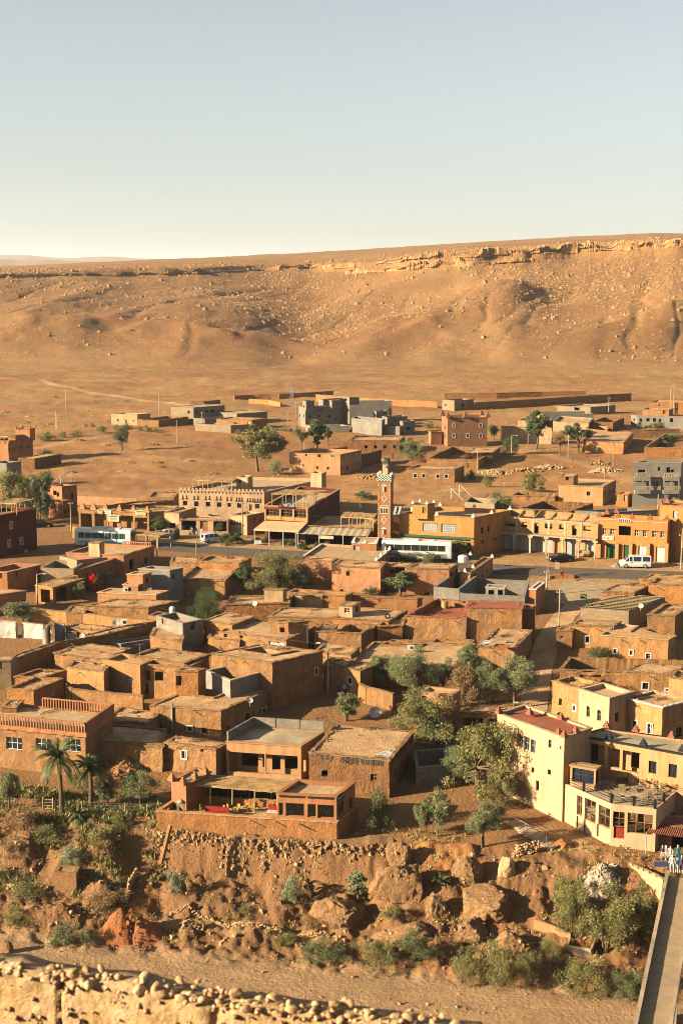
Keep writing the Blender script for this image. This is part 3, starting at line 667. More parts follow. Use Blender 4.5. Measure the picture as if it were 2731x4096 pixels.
def offset(poly, t):
 n=len(poly); out=[]
 ccw=sum(poly[i].x*poly[(i+1)%n].y-poly[(i+1)%n].x*poly[i].y for i in range(n))>0
 for i in range(n):
  p0, p1, p2=poly[i-1], poly[i], poly[(i+1)%n]
  d1=(p1-p0); d1.z=0; d1.normalize(); d2=(p2-p1); d2.z=0; d2.normalize()
  n1=Vector((-d1.y, d1.x, 0)); n2=Vector((-d2.y, d2.x, 0))
  if not ccw:n1, n2=-n1, -n2
  m=n1+n2; m=m/max(.35, m.length_squared/2)if m.length>1e-6 else n1
  m=m*(t*1.0); out.append(Vector((p1.x+m.x, p1.y+m.y, p1.z)))
 return out
def bld(name, label, crop, roof, h, wall='mud', roofm='mud_roof', par=.3, th=.32, rough=.07, cope=.10, copem='mud_rim', wins=(), cat='house', holes=(), opn=False, zt=None, zb=None, group=None, key=None, coph=.14, ops2=(), floor2=None, band=None):
 pts=[q(crop, p)for p in roof]
 z=zt if zt is not None else -3+h
 for _ in range(30):
  if zt is not None:break
  f=at(pts[1], z); z=.5*z+.5*(zgs(f.x, f.y)+h)
 W4=[at(p, z)for p in pts[:3]]
 W4.append(at(pts[3], z)if len(pts)>3 else W4[0]+W4[2]-W4[1])
 base=zb if zb is not None else min(zgs(p.x, p.y)for p in W4)-.5
 c0=(W4[0]+W4[1]+W4[2]+W4[3])/4
 root=empty(name, label, cat, (c0.x, c0.y, zgs(c0.x, c0.y)), group)
 e1=(W4[1]-W4[0]).length; e2=(W4[2]-W4[1]).length
 ang=math.degrees((W4[0]-W4[1]).angle(W4[2]-W4[1]))
 if ang<62 or ang>118 or e2<1 or e2>30:print('BLD %-22s w %.1f d %.1f ang %.0f h %.1f y %.0f'%(name, e1, e2, ang, z-zgs(W4[1].x, W4[1].y), W4[1].y))
 faces={'f':(0, 1), 'r':(1, 2), 'b':(2, 3), 'l':(3, 0)}
 mb=MB(); todo=[]
 for fk, (i, j)in faces.items():
  p0, p1=W4[i], W4[j]; ops=[]
  for wd in wins:
   if wd[0]!=fk:continue
   pc=wd[1:3]; cr=crop
   if len(wd)>6 and wd[6]and wd[6]in CROPS:cr=wd[6]
   ww, hh=wd[3]/2, wd[4]/2
   ua, _=hit(cr, (pc[0]-ww, pc[1]), p0, p1); ub, _=hit(cr, (pc[0]+ww, pc[1]), p0, p1)
   _, za=hit(cr, (pc[0], pc[1]+hh), p0, p1); _, zb_=hit(cr, (pc[0], pc[1]-hh), p0, p1)
   ua, ub=min(ua, ub), max(ua, ub); L_=(p1-p0).length
   ua, ub=max(.06, ua), min(L_-.06, ub); zb_=min(zb_, z-.08); za=max(za, base+.05)
   if ub-ua<.12 or zb_-za<.12:print('  skip window', name, wd, round(ua, 1), round(ub, 1), round(za, 1), round(zb_, 1), 'L', round(L_, 1)); continue
   ops.append((ua, ub, za, zb_)); todo.append((p0, p1, ua, ub, za, zb_, wd[5], wd[7]if len(wd)>7 else None))
  panel(mb, p0, p1, base, z-(coph if cope else 0), ops, step=.8 if rough else 3.0)
 if rough:mb.jitter(rough, .7, rough*.6, 2.6)
 wl=mb.build('wall', wall, root)
 for p0, p1, a, b, c, e, st, m in todo:
  d=Vector((p1.x-p0.x, p1.y-p0.y, 0)).normalized(); nr=Vector((d.y, -d.x, 0))
  Wf=lambda u, zz, k=0, p0=p0, d=d, nr=nr:Vector((p0.x+d.x*u, p0.y+d.y*u, zz))-nr*k
  infill(root, Wf, d, nr, a, b, c, e, st, m)
 step=.45 if rough else 4
 lo=[Vector((p.x, p.y, z-coph))for p in W4]; inn=offset(W4, th)
 mb=MB(); out=offset(W4, -cope); olo=[Vector((p.x, p.y, z-coph))for p in out]
 ring(mb, [p.copy()for p in lo], olo, step)if cope else None
 ring(mb, olo, out, step); ring(mb, out, inn, step)
 fz=z-max(par, .04)
 inb=[Vector((p.x, p.y, fz if not opn else base))for p in inn]
 if rough:mb.jitter(rough*.8, .9, rough*.9, 3.5)
 mb.build('coping', copem, root, merge=bool(rough))
 mb=MB(); ring(mb, inn, inb, step)
 if rough:mb.jitter(rough*.8, .9, rough*.9, 3.5)
 if par>.06 or opn:mb.build('parapet', wall, root)
 if not opn:
  mb=MB(); fl=offset(W4, th*.9); fl=[Vector((p.x, p.y, fz))for p in fl]
  if holes:
   hq=holes[0]; hp=[at(q(crop, p), fz)for p in hq]
   ring(mb, fl, hp, 2.0); hl=[Vector((p.x, p.y, fz-2.6))for p in hp]; ring(mb, hp, hl, 1.0)
   mb.quad(*hl)
   if rough:mb.jitter(.04, 1.0)
   mb.build('roof', roofm, root)
   kb=MB(); ho=offset(hp, -.3); hu=[Vector((p.x, p.y, fz+.22))for p in hp]; hou=[Vector((p.x, p.y, fz+.2))for p in ho]
   ring(kb, ho, hou, .5); ring(kb, hou, hu, .5); ring(kb, hu, hp, .5)
   if rough:kb.jitter(rough*.7, .9, rough*.6, 3.5)
   kb.build('courtyard_kerb', copem, root)
  else :
   nn=6
   for i in range(nn):
    for j in range(nn):
     P=lambda a, b:fl[0].lerp(fl[1], a/nn).lerp(fl[3].lerp(fl[2], a/nn), b/nn)
     mb.quad(P(i, j), P(i+1, j), P(i+1, j+1), P(i, j+1))
   if rough:mb.jitter(.05, .5)
   mb.build('roof', roofm, root)
 if rough>=.05 and not opn:
  rr=random.Random(int(abs(c0.x*31+c0.y*17))); nrm=int(min(70, 12+e1*e2*.35)); P_, S_=[], []
  for _ in range(nrm):
   a, b=rr.random(), rr.random()
   if rr.random()<.55:a=rr.choice((.03, .97))+rr.uniform(-.02, .02)
   elif rr.random()<.6:b=rr.choice((.03, .97))+rr.uniform(-.02, .02)
   p=inn[0].lerp(inn[1], a).lerp(inn[3].lerp(inn[2], a), b); ed=min(a, b, 1-a, 1-b)<.05
   P_.append((p.x-c0.x, p.y-c0.y, (z if ed else fz)+.04-root.location.z)); S_.append(rr.choice((.1, .14, .2, .3)))
  if not holes:o=rocks('roof_rubble', np.array(P_), S_, 'mud_rim', seed=nrm); o.parent=root; o['kind']='stuff'
  d_=(W4[1]-W4[0]).normalized(); n_=Vector((d_.y, -d_.x, 0))
  for _ in range(int(e1/4.5)):
   u_=rr.uniform(.1, .9); p=W4[0].lerp(W4[1], u_)-UP*(.35+rr.random()*.2); sp=MB(); sp.tube([p-n_*.1, p+n_*rr.uniform(.5, .8)-UP*.12], .05, 5); sp.build('rain_spout', 'sticks', root)
  if rr.random()<.5:
   sp=MB(); b0=inn[0].lerp(inn[1], rr.uniform(.2, .7)).lerp(inn[3].lerp(inn[2], .5), rr.uniform(.3, 1.2)); b0.z=fz+.06
   for k in range(rr.randint(4, 9)):a=rr.uniform(-.4, .4)+.5; v_=Vector((math.cos(a), math.sin(a), 0))*rr.uniform(.5, 1.2); o_=Vector((rr.uniform(-.4, .4), rr.uniform(-.4, .4), rr.uniform(0, .12))); sp.tube([b0+o_-v_, b0+o_+v_], .03, 4)
   o=sp.build('roof_sticks', 'sticks', root); o['kind']='stuff'
 info=dict(root=root, W=W4, z=z, fz=fz, base=base, crop=crop, faces=faces)
 BL[key or label]=info
 return info
def fpt(B, face, crop, p, k=0):
 """point on a face of a building under a pixel, k metres out of the wall; with wall axes"""
 i, j=B['faces'][face]; p0, p1=B['W'][i], B['W'][j]
 d=Vector((p1.x-p0.x, p1.y-p0.y, 0)).normalized(); n=Vector((d.y, -d.x, 0))
 u, z=hit(crop, p, p0, p1); return Vector((p0.x+d.x*u, p0.y+d.y*u, z))+n*k, d, n
def merlons(B, crop, pts, mat, name='merlon', s=.38, steps=3):
 """stepped corner ornaments on the wall head"""
 for p in pts:
  c=at(q(crop, p), B['z']); mb=MB()
  d=(B['W'][1]-B['W'][0]).normalized(); n=Vector((-d.y, d.x, 0))
  for k in range(steps):
   r=s*(1-k/steps)/1.0; mb.box(c+UP*(s*.42*(k+.5)+.0), (r*.62, r*.5, s*.21), (d, n, UP))
  mb.build(name, mat, B['root'])
def balustrade(B, face, a, b, zt, hgt, mat, pitch=.32, k=.12, name='balustrade', post=True):
 """rail with separate balusters between fractions a..b along a face, top at zt"""
 i, j=B['faces'][face]; p0, p1=B['W'][i], B['W'][j]; d=Vector((p1.x-p0.x, p1.y-p0.y, 0)); L=d.length; d.normalize(); n=Vector((d.y, -d.x, 0))
 A=Vector((p0.x, p0.y, 0))+d*L*a-n*k; w=L*(b-a); mb=MB()
 mb.box(A+d*w/2+UP*(zt-.06), (w/2, .1, .06), (d, n, UP)); rail=mb.build(name, mat, B['root'])
 c=max(2, int(w/pitch))
 pm=MB(); pm.box(Vector((0, 0, 0)), (.065, .065, (hgt-.12)/2), (d, n, UP)); me=None
 for t in range(c+1):
  pos=A+d*w*t/c+UP*(zt-.12-(hgt-.12)/2)
  if me is None:
   o=pm.build('baluster', mat, None); me=o.data
  else :o=bpy.data.objects.new('baluster', me); COL.objects.link(o)
  o.parent=rail; o.location=pos-B['root'].location-rail.location
def wallrun(name, label, crop, pts, h, mat='mud', th=.4, rough=.08, group=None, cat='wall', base=False, cap='mud_rim', zoff=0):
 """free-standing wall along top-edge pixels (or base pixels)"""
 P=[]
 for p in pts:
  pp=q(crop, p)
  if base:g=ground(pp); P.append(Vector((g.x, g.y, g.z+h)))
  else :
   z=h-3
   for _ in range(30):f=at(pp, z); z=.5*z+.5*(zgs(f.x, f.y)+h)
   P.append(at(pp, z))
 g=P[0]; root=empty(name, label, cat, (g.x, g.y, zgs(g.x, g.y)), group)
 mb=MB(); cb=MB()
 for a, b in zip(P[:-1], P[1:]):
  d=b-a; d.z=0; L=d.length; d.normalize(); n=Vector((d.y, -d.x, 0))*th/2
  k=max(1, int(round(L/.9)))
  for i in range(k):
   s, e=a.lerp(b, i/k), a.lerp(b, (i+1)/k); gs, ge=zgs(s.x, s.y)-.5, zgs(e.x, e.y)-.5
   lo=lambda p, z:Vector((p.x, p.y, z)); m=max(1, int(round(h/.9)))
   for sd in (1, -1):
    for j in range(m):
     f0, f1=j/m, (j+1)/m
     A0, B0=s+n*sd, e+n*sd
     pa, pb=lo(A0, lerp2(gs, s.z, f0)), lo(B0, lerp2(ge, e.z, f0)); pc, pd=lo(B0, lerp2(ge, e.z, f1)), lo(A0, lerp2(gs, s.z, f1))
     u0, u1=L*i/k, L*(i+1)/k
     uv=[(u0, pa.z), (u1, pb.z), (u1, pc.z), (u0, pd.z)]
     mb.quad(pa, pb, pc, pd, uv=uv)if sd>0 else mb.quad(pb, pa, pd, pc, uv=uv[::-1])
   o=n*1.2
   cb.quad(s+o, e+o, e-o, s-o); cb.quad(s+n-UP*.1, e+n-UP*.1, e+o, s+o); cb.quad(e-n-UP*.1, s-n-UP*.1, s-o, e-o)
  for t, sg in ((a, -1), (b, 1)):
   gz=zgs(t.x, t.y)-.5; p1, p2=t+n, t-n
   mb.quad(Vector((p1.x, p1.y, gz)), Vector((p2.x, p2.y, gz)), p2, p1)
 if rough:mb.jitter(rough, .7, rough*.6, 2.6); cb.jitter(rough, .7, rough*1.1, 2.9)
 mb.build('wall_face', mat, root); cb.build('coping', cap, root)
 return dict(root=root, P=P)
CONC=dict(rough=0, cope=.03, copem='concrete', coph=.08)
bld('block_house', 'cream plastered block house with one small window and door, alone beyond the plain', 'Z1', [(760, 262), (937, 268), (1027, 262)], 3.6, 'mud_pale', 'concrete_pale', par=.5, **CONC, wins=[('f', 804, 308, 12, 15, 'o'), ('f', 862, 318, 13, 28, 'd'), ('f', 912, 311, 8, 12, 'o')])
bld('courtyard_wall', 'brown mud courtyard joined to the cream block house beyond the plain', 'Z1', [(937, 303), (1082, 308), (1284, 283)], 2.3, 'mud', opn=True, cat='compound')
bld('block_house', 'long flat roofed grey block building with row of small dark windows beyond the plain', 'Z1', [(1165, 215), (1320, 221), (1533, 205)], 4.7, 'block_tan', 'concrete_pale', par=.1, **CONC, cat='building', wins=[('f', 1287, 253, 14, 20, 'o'), ('r', 1343, 253, 11, 18, 'o'), ('r', 1376, 246, 6, 14, 'o'), ('r', 1408, 247, 24, 18, 'o'), ('r', 1449, 245, 24, 18, 'o'), ('r', 1484, 241, 6, 14, 'o'), ('r', 1513, 239, 11, 18, 'o')])
bld('block_yard', 'grey block yard wall in front of the long flat roofed block building', 'Z1', [(1320, 293), (1396, 298), (1600, 286)], 2.2, 'block', opn=True, **CONC, cat='compound')
bld('brown_shed', 'low flat brown roofed shed behind the orange mud house beyond the plain', 'Z2', [(-45, 252), (80, 264), (287, 250)], 2.9, 'block', 'mud_roof', par=.1, rough=.04)
bld('mud_house', 'orange mud house with green shutters behind a grey block wall beyond the plain', 'P', [(865, 1675), (1007, 1680), (1068, 1672)], 2.9, 'mud_orange', 'mud_roof', rough=.05, wins=[('f', 945, 1694, 13, 7, 'd', 'P', 'sign_green'), ('f', 995, 1691, 9, 8, 'd', 'P', 'door_white')])
bld('block_yard', 'long grey block yard wall before the orange mud house beyond the plain', 'P', [(780, 1695), (923, 1701), (997, 1697)], 2.2, 'block_tan', opn=True, **CONC, cat='compound')
B=bld('orange_house', 'orange house with square corner tower and roof pergola at the edge of the plain', 'Z1', [(-110, 440), (57, 448), (225, 437)], 4.9, 'plaster_terra', 'plaster_peach', par=.5, rough=.03, copem='plaster_terra', wins=[('r', u, v, 8, 22, 'g')for u, v in ((67, 508), (101, 503), (140, 497), (153, 495), (186, 490), (206, 487))], key='orange')
bld('stair_tower', 'square orange tower with pointed corners on top of the orange house', 'Z1', [(107, 365), (204, 368), (240, 358)], 7.4, 'plaster_terra', 'plaster_peach', par=.4, rough=.02, copem='plaster_terra', cat='tower', zt=BL['orange']['z']+2.6, zb=BL['orange']['fz']-.1, wins=[('f', 138, 371, 16, 12, 'o')], key='otower')
merlons(BL['otower'], 'Z1', [(107, 365), (150, 356), (204, 368), (240, 358)], 'plaster_terra', s=.55)
bld('mud_shed', 'low brown brick shed beside the orange tower house', 'Z1', [(127, 566), (238, 569), (418, 538)], 2.4, 'mud_dark', 'mud_roof', par=.12, rough=.04)
bld('block_ruin', 'unfinished grey block house with stepped broken wall and red door below the orange house', 'Z1', [(-60, 597), (47, 602), (147, 588)], 5.2, 'block', 'concrete', par=.6, **CONC, wins=[('f', 22, 722, 34, 50, 'd', 'Z1', 'door_red')])
B=bld('block_flats', 'grey unfinished three storey house with white plastered side and corner tower', 'Z2', [(503, 213), (547, 219), (778, 210)], 6.2, 'block', 'concrete', par=.6, **CONC, cat='building', key='flats1', wins=[('r', 577, 283, 17, 18, 'o'), ('r', 640, 280, 17, 15, 'o'), ('r', 709, 281, 18, 20, 'o'), ('r', 757, 301, 12, 12, 'o'), ('r', 700, 320, 14, 12, 'o'), ('r', 655, 240, 40, 5, 'o'), ('l', 520, 262, 6, 20, 'o'), ('f', 511, 272, 5, 18, 'o'), ('f', 538, 278, 5, 18, 'o')])
bld('stair_tower', 'grey corner tower with cornice above the white sided block of flats', 'Z2', [(530, 175), (552, 179), (607, 172)], 8.2, 'block', 'concrete', par=.2, rough=0, cope=.18, copem='concrete', coph=.12, cat='tower', zt=BL['flats1']['z']+2.1, zb=BL['flats1']['fz'], wins=[('r', 580, 214, 12, 20, 'o'), ('f', 538, 215, 6, 18, 'o')])
bld('stair_tower', 'grey stair tower at the rear end of the white sided block of flats', 'Z2', [(712, 172), (728, 175), (782, 170)], 8.2, 'block', 'concrete', par=.2, rough=0, cope=.18, copem='concrete', coph=.12, cat='tower', zt=BL['flats1']['z']+2.0, zb=BL['flats1']['fz'])
bld('block_flats', 'dark grey block house behind the cornice tower flats', 'Z2', [(637, 164), (668, 169), (835, 160)], 7.3, 'block', 'concrete', par=.4, **CONC, cat='building')
B=bld('block_flats', 'large windowless grey block building with pale narrow side wall', 'Z2', [(803, 174), (848, 181), (1137, 178)], 6.6, 'block', 'concrete', par=.6, **CONC, cat='building', key='flats2', wins=[('f', 811, 215, 6, 30, 'o'), ('f', 811, 240, 6, 22, 'o'), ('f', 839, 240, 8, 18, 'o')])
bld('stair_tower', 'small block stair room on the large windowless grey building', 'Z2', [(830, 151), (848, 154), (914, 151)], 7.7, 'block', 'concrete', par=.2, **CONC, cat='tower', zt=BL['flats2']['z']+1.6, zb=BL['flats2']['fz'])
bld('block_house', 'grey block house with small stair tower behind the unfinished walls', 'Z2', [(1008, 244), (1030, 249), (1106, 243)], 4.6, 'block', 'concrete', par=.3, **CONC)
bld('block_house', 'low grey block house with flat roof right of the small stair tower', 'Z2', [(1070, 280), (1104, 288), (1242, 280)], 3.5, 'block', 'concrete', par=.4, **CONC)
bld('block_ruin', 'unfinished grey block walls without a roof between the eucalyptus and the brown house', 'Z2', [(862, 294), (1068, 312), (1090, 296)], 4.3, 'block', opn=True, **CONC, cat='ruin')
bld('block_house', 'small grey block room with one window at the end of unfinished walls', 'Z2', [(1190, 312), (1212, 320), (1291, 312)], 3.6, 'block', 'concrete', par=.3, **CONC, wins=[('r', 1250, 364, 26, 20, 'o')])
bld('block_yard', 'low unfinished block yard with pillars in front of the small window room', 'Z2', [(1068, 345), (1190, 351), (1215, 342)], 2.6, 'block', opn=True, **CONC, cat='compound')
bld('block_yard', 'low dark block yard wall at the foot of the white sided flats', 'Z2', [(548, 338), (596, 350), (845, 347)], 2.0, 'block', opn=True, **CONC, cat='compound')
bld('mud_house', 'long brown mud house with four dark windows behind the cream house', 'Z2', [(835, 441), (1188, 444), (1225, 416)], 3.3, 'mud_dark', 'mud_roof', rough=.05, wins=[('f', 960, 490, 20, 22, 'o'), ('f', 1024, 490, 20, 22, 'o'), ('f', 1088, 490, 20, 22, 'o'), ('f', 1154, 489, 20, 22, 'g')])
B=bld('cream_house', 'large cream house with whitewashed foot and two rows of small windows', 'Z2', [(437, 529), (785, 541), (930, 510)], 4.9, 'plaster_peach', 'mud_roof', par=.7, rough=.03, copem='plaster_peach', key='cream', wins=[('f', 553, 545, 15, 13, 'o'), ('f', 642, 549, 20, 22, 'g'), ('f', 735, 551, 22, 20, 'gw'), ('f', 532, 615, 12, 11, 'o'), ('f', 629, 631, 14, 18, 'o'), ('f', 701, 635, 14, 18, 'o'), ('r', 803, 551, 12, 20, 'gw'), ('r', 838, 546, 10, 20, 'gw'), ('r', 877, 539, 10, 20, 'gw'), ('r', 911, 529, 9, 20, 'gw'), ('r', 833, 630, 12, 30, 'o'), ('r', 910, 606, 9, 22, 'o'), ('r', 802, 632, 8, 18, 'o')])
bld('mud_house', 'brown mud annex with red door between the cream house and the nest tower', 'Z2', [(900, 545), (985, 530), (1066, 508)], 3.2, 'mud_dark', 'mud_roof', rough=.06, wins=[('r', 1000, 588, 14, 42, 'd', 'Z2', 'iron_red')])
B=bld('brick_kasbah', 'brown brick kasbah with arched white rimmed windows and raised corners', 'P', [(1766, 1661), (1790, 1671), (1949, 1669)], 7.6, 'brown_brick', 'mud_roof', par=1.0, rough=.02, copem='brown_brick', cat='kasbah', key='kasbah', wins=[('r', u, v, 9, 14, 'gws', 'Z3')if 0 else ('r', 1811+u*.58673, 1500+v*.58673, 9, 14, 'gws')for u, v in ((7, 342), (190, 342), (7, 412), (101, 412), (190, 411))]+[('f', 1778, 1710, 4, 12, 'g'), ('f', 1778, 1745, 4, 12, 'g')])
merlons(BL['kasbah'], 'P', [(1768, 1661), (1790, 1671), (1860, 1670), (1949, 1669), (1925, 1660)], 'brown_brick', s=1.2)
bld('brick_room', 'small red brown room at the left foot of the arched window kasbah', 'Z2', [(1386, 382), (1402, 388), (1476, 386)], 3.4, 'plaster_terra', 'mud_roof', par=.3, rough=.03, copem='plaster_terra')
bld('mud_house', 'square mud house with four white framed windows and writing on its front', 'P', [(1624, 1874), (1817, 1877), (1856, 1862)], 3.0, 'mud', 'mud_roof', rough=.05, key='written', wins=[('f', 900+u*.58673, 1500+v*.58673, 12, 14, 'gs')for u, v in ((1295, 687), (1353, 687), (1449, 690), (1507, 690))])
bld('mud_compound', 'roofless mud compound in front of the brown brick kasbah', 'P', [(1706, 1834), (1912, 1839), (2000, 1790)], 2.2, 'mud', opn=True, cat='compound', wins=[('f', 1874, 1862, 14, 20, 'd')])
bld('mud_house', 'mud house with ridged flat roof inside the roofless compound', 'Z3', [(82, 532), (270, 526), (322, 488)], 3.0, 'mud_dark', 'mud_roof', par=.1, rough=.08)
bld('block_house', 'grey two room block house by the long field wall', 'P', [(1768, 1599), (1816, 1602), (1894, 1596)], 3.4, 'block_tan', 'concrete', par=.5, **CONC, wins=[('f', 1780, 1620, 7, 8, 'g'), ('r', 1850, 1622, 12, 16, 'o')])
bld('block_yard', 'dark open block yard behind the tall eucalyptus', 'Z3', [(558, 250), (605, 266), (957, 262)], 3.0, 'block', opn=True, **CONC, cat='compound')
bld('block_house', 'long low grey block house with dark doorway below the field wall', 'Z3', [(708, 210), (936, 219), (1106, 204)], 2.8, 'block_tan', 'concrete_pale', par=.4, **CONC, wins=[('f', 843, 224, 34, 34, 'o')])
bld('block_house', 'grey block house with red brick patch behind the eucalyptus trees', 'Z3', [(680, 316), (922, 330), (958, 292)], 3.3, 'block_tan', 'mud_roof', par=.5, **CONC)
bld('block_house', 'narrow grey block house left of the red brick patch', 'Z3', [(442, 308), (640, 318), (680, 300)], 3.0, 'block_tan', 'concrete', par=.4, **CONC)
bld('plaster_house', 'unfinished plastered house with tall door posts behind eucalyptus', 'Z3', [(328, 347), (352, 352), (672, 360)], 4.2, 'mud_pale', 'mud_roof', par=.3, rough=.03)
bld('mud_compound', 'dark brown roofless mud compound right of the grey block house', 'Z3', [(945, 318), (1090, 322), (1165, 290)], 2.8, 'mud_dark', opn=True, cat='compound')
bld('mud_compound', 'low brown mud compound with roofed corner above the orange house', 'Z3', [(905, 364), (1048, 380), (1060, 352)], 2.5, 'mud', opn=True, cat='compound')
bld('orange_house', 'low orange mud house with white door and ringed flat roof by the dirt road', 'Z3', [(880, 448), (1160, 461), (1223, 392)], 3.0, 'mud_orange', 'mud_roof', par=.25, rough=.06, wins=[('f', 977, 503, 24, 42, 'd', 'Z3', 'door_white')])
bld('block_row', 'long unfinished grey block row with many window holes at the right', 'Z3', [(1212, 272), (1256, 277), (1600, 286)], 3.4, 'block', 'concrete', par=.3, **CONC, cat='building', wins=[('r', 1278, 308, 20, 22, 'o'), ('r', 1327, 305, 22, 22, 'o'), ('r', 1372, 307, 22, 24, 'o'), ('r', 1408, 310, 16, 24, 'o'), ('r', 1487, 308, 22, 26, 'o'), ('f', 1233, 305, 8, 20, 'o')])
bld('mud_house', 'peach mud house behind the long grey block row', 'Z3', [(1342, 184), (1600, 190), (1640, 176)], 3.6, 'mud_orange', 'mud_roof', rough=.04, wins=[('f', 1405, 205, 8, 14, 'o'), ('f', 1520, 232, 12, 12, 'g')])
bld('mud_house', 'small orange house with red door behind the long grey block row', 'Z3', [(1290, 234), (1470, 238), (1500, 226)], 2.6, 'mud_ochre', 'mud_roof', rough=.04, wins=[('f', 1438, 252, 18, 26, 'd', 'Z3', 'door_red')])
bld('mud_compound', 'mud compound with door beyond the walled garden', 'Z3', [(1215, 372), (1400, 368), (1545, 366)], 2.6, 'mud', opn=True, cat='compound', wins=[('f', 1388, 390, 20, 38, 'd', 'Z3', 'door_grey')])
bld('garden_wall', 'mud walled garden full of green shrubs at the right edge', 'Z3', [(1302, 492), (1640, 494), (1700, 398), (1442, 397)], 2.3, 'mud_orange', opn=True, cat='compound')
B=bld('grey_flats', 'grey concrete three storey house with arched stone balconies', 'Z3', [(1228, 594), (1556, 594), (1620, 580)], 9.2, 'concrete', 'concrete', par=.4, rough=0, cope=.06, copem='concrete_pale', coph=.12, cat='building', key='greyflats', wins=[('f', 1403, 640, 20, 26, 'o'), ('f', 1466, 648, 28, 38, 'o'), ('f', 1280, 700, 70, 60, 'o'), ('f', 1478, 702, 75, 60, 'o'), ('f', 1382, 745, 40, 36, 'gw'), ('f', 1478, 842, 36, 30, 'g'), ('f', 1285, 655, 50, 20, 'o'), ('f', 1480, 655, 50, 20, 'o')])
bld('peach_house', 'peach two storey house with square stair room above the shop row', 'Z7', [(452, 88), (850, 103), (966, 42)], 3.9, 'plaster_peach', 'mud_pale', par=.5, rough=.02, copem='plaster_peach', key='peach', wins=[('f', 718, 166, 32, 36, 'g'), ('f', 600, 150, 8, 8, 'o'), ('r', 866, 165, 12, 38, 'g'), ('r', 906, 150, 10, 32, 'g'), ('r', 941, 138, 10, 32, 'g'), ('r', 939, 255, 16, 40, 'o')])
bld('stair_room', 'square stair room on the roof of the peach house', 'Z3', [(718, 690), (820, 690), (850, 672)], 6.4, 'plaster_peach', 'mud_pale', par=.1, rough=.02, copem='plaster_peach', cat='tower', zt=BL['peach']['z']+1.7, zb=BL['peach']['fz'], wins=[('f', 777, 708, 22, 22, 'o')])
bld('gate_house', 'small vermilion gate house with white patterned grille beside the grey flats', 'Z7', [(965, 168), (1075, 172), (1130, 150)], 2.6, 'plaster_orange', 'mud_pale', par=.2, rough=0, copem='plaster_orange', wins=[('f', 978, 200, 24, 66, 'l'), ('f', 1048, 205, 26, 60, 'l')])
bld('mud_ruin', 'crumbling mud rooms without roof between peach house and shop row', 'Z7', [(95, 300), (560, 320), (760, 250)], 2.3, 'mud_dark', opn=True, rough=.12, cat='ruin')
bld('mud_ruin', 'low broken mud walls behind the crumbling rooms', 'Z7', [(28, 180), (420, 190), (470, 160)], 1.6, 'mud', opn=True, rough=.14, cat='ruin')
bld('block_yard', 'grey block yard with no roof beside the yellow prayer building', 'Z6', [(1115, 240), (1380, 262), (1420, 215)], 2.6, 'block_tan', opn=True, **CONC, cat='compound')
wallrun('field_wall', 'long dark mud field wall crossing the foot of the hill', 'Z3', [(-40, 186), (150, 186), (520, 166), (910, 140), (1212, 124)], 2.4, 'mud', rough=.05)
wallrun('field_wall', 'thin sunlit mud wall along the foot of the hill', 'Z3', [(-60, 124), (300, 122), (600, 114), (905, 110)], 1.6, 'mud_orange', rough=.05)
wallrun('field_wall', 'sunlit orange mud wall behind the grey unfinished flats', 'Z2', [(620, 132), (760, 140), (1000, 158), (1448, 180)], 2.4, 'mud_orange', rough=.05)
wallrun('field_wall', 'dark low field wall reaching the pylon', 'Z2', [(368, 128), (480, 124), (735, 108)], 1.5, 'mud', rough=.05)
wallrun('field_wall', 'broken low mud wall left of the lattice pylon', 'Z2', [(62, 142), (180, 134), (318, 132)], 1.4, 'mud_orange', rough=.08)
wallrun('field_wall', 'pair of low mud banks below the lattice pylon', 'Z2', [(165, 162), (300, 170), (380, 186)], 1.3, 'mud_orange', rough=.1)
wallrun('field_wall', 'short dark wall stub on the plain above the long flat roofed building', 'Z1', [(1295, 178), (1390, 178), (1500, 168)], 1.4, 'mud', rough=.05)
wallrun('field_wall', 'long cream garden wall behind the bazaar shops', 'Z4', [(690, 182), (900, 192), (1230, 204)], 2.0, 'plaster_peach', rough=.03, cap='plaster_peach')
bld('pink_house', 'pink two storey house with corner window behind the tamarisk trees', 'Z4', [(430, 92), (556, 101), (690, 88)], 6.0, 'plaster_pink', 'mud_pale', par=.4, rough=.02, copem='plaster_pink', wins=[('f', 523, 175, 22, 40, 'g'), ('r', 649, 190, 20, 58, 'g'), ('f', 495, 160, 30, 40, 'o')])
bld('terracotta_house', 'lower terracotta house with two barred windows by the tamarisk trees', 'Z4', [(440, 226), (565, 232), (648, 222)], 3.4, 'plaster_terra', 'mud_roof', par=.2, rough=.03, copem='plaster_terra', wins=[('r', 590, 325, 14, 48, 'g'), ('r', 618, 320, 12, 46, 'g')])
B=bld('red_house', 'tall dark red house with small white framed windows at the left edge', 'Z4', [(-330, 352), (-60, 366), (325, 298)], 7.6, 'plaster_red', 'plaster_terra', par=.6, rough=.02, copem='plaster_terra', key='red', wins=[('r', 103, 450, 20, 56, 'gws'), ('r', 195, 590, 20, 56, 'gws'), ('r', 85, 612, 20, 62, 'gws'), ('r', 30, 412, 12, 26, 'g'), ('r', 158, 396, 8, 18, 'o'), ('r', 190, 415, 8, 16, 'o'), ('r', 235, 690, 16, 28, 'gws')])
B=bld('bazaar', 'row of carpet and craft shops with dark open bays and clay pinnacles', 'Z4', [(705, 306), (1335, 336), (1470, 322)], 3.6, 'mud', 'mud_roof', par=.3, rough=.05, cat='shops', key='bazaar', wins=[('f', 775, 415, 100, 140, 'o'), ('f', 900, 415, 100, 140, 'o'), ('f', 1010, 425, 80, 130, 'o'), ('f', 1140, 430, 110, 130, 'o'), ('f', 1265, 440, 110, 115, 'o')])
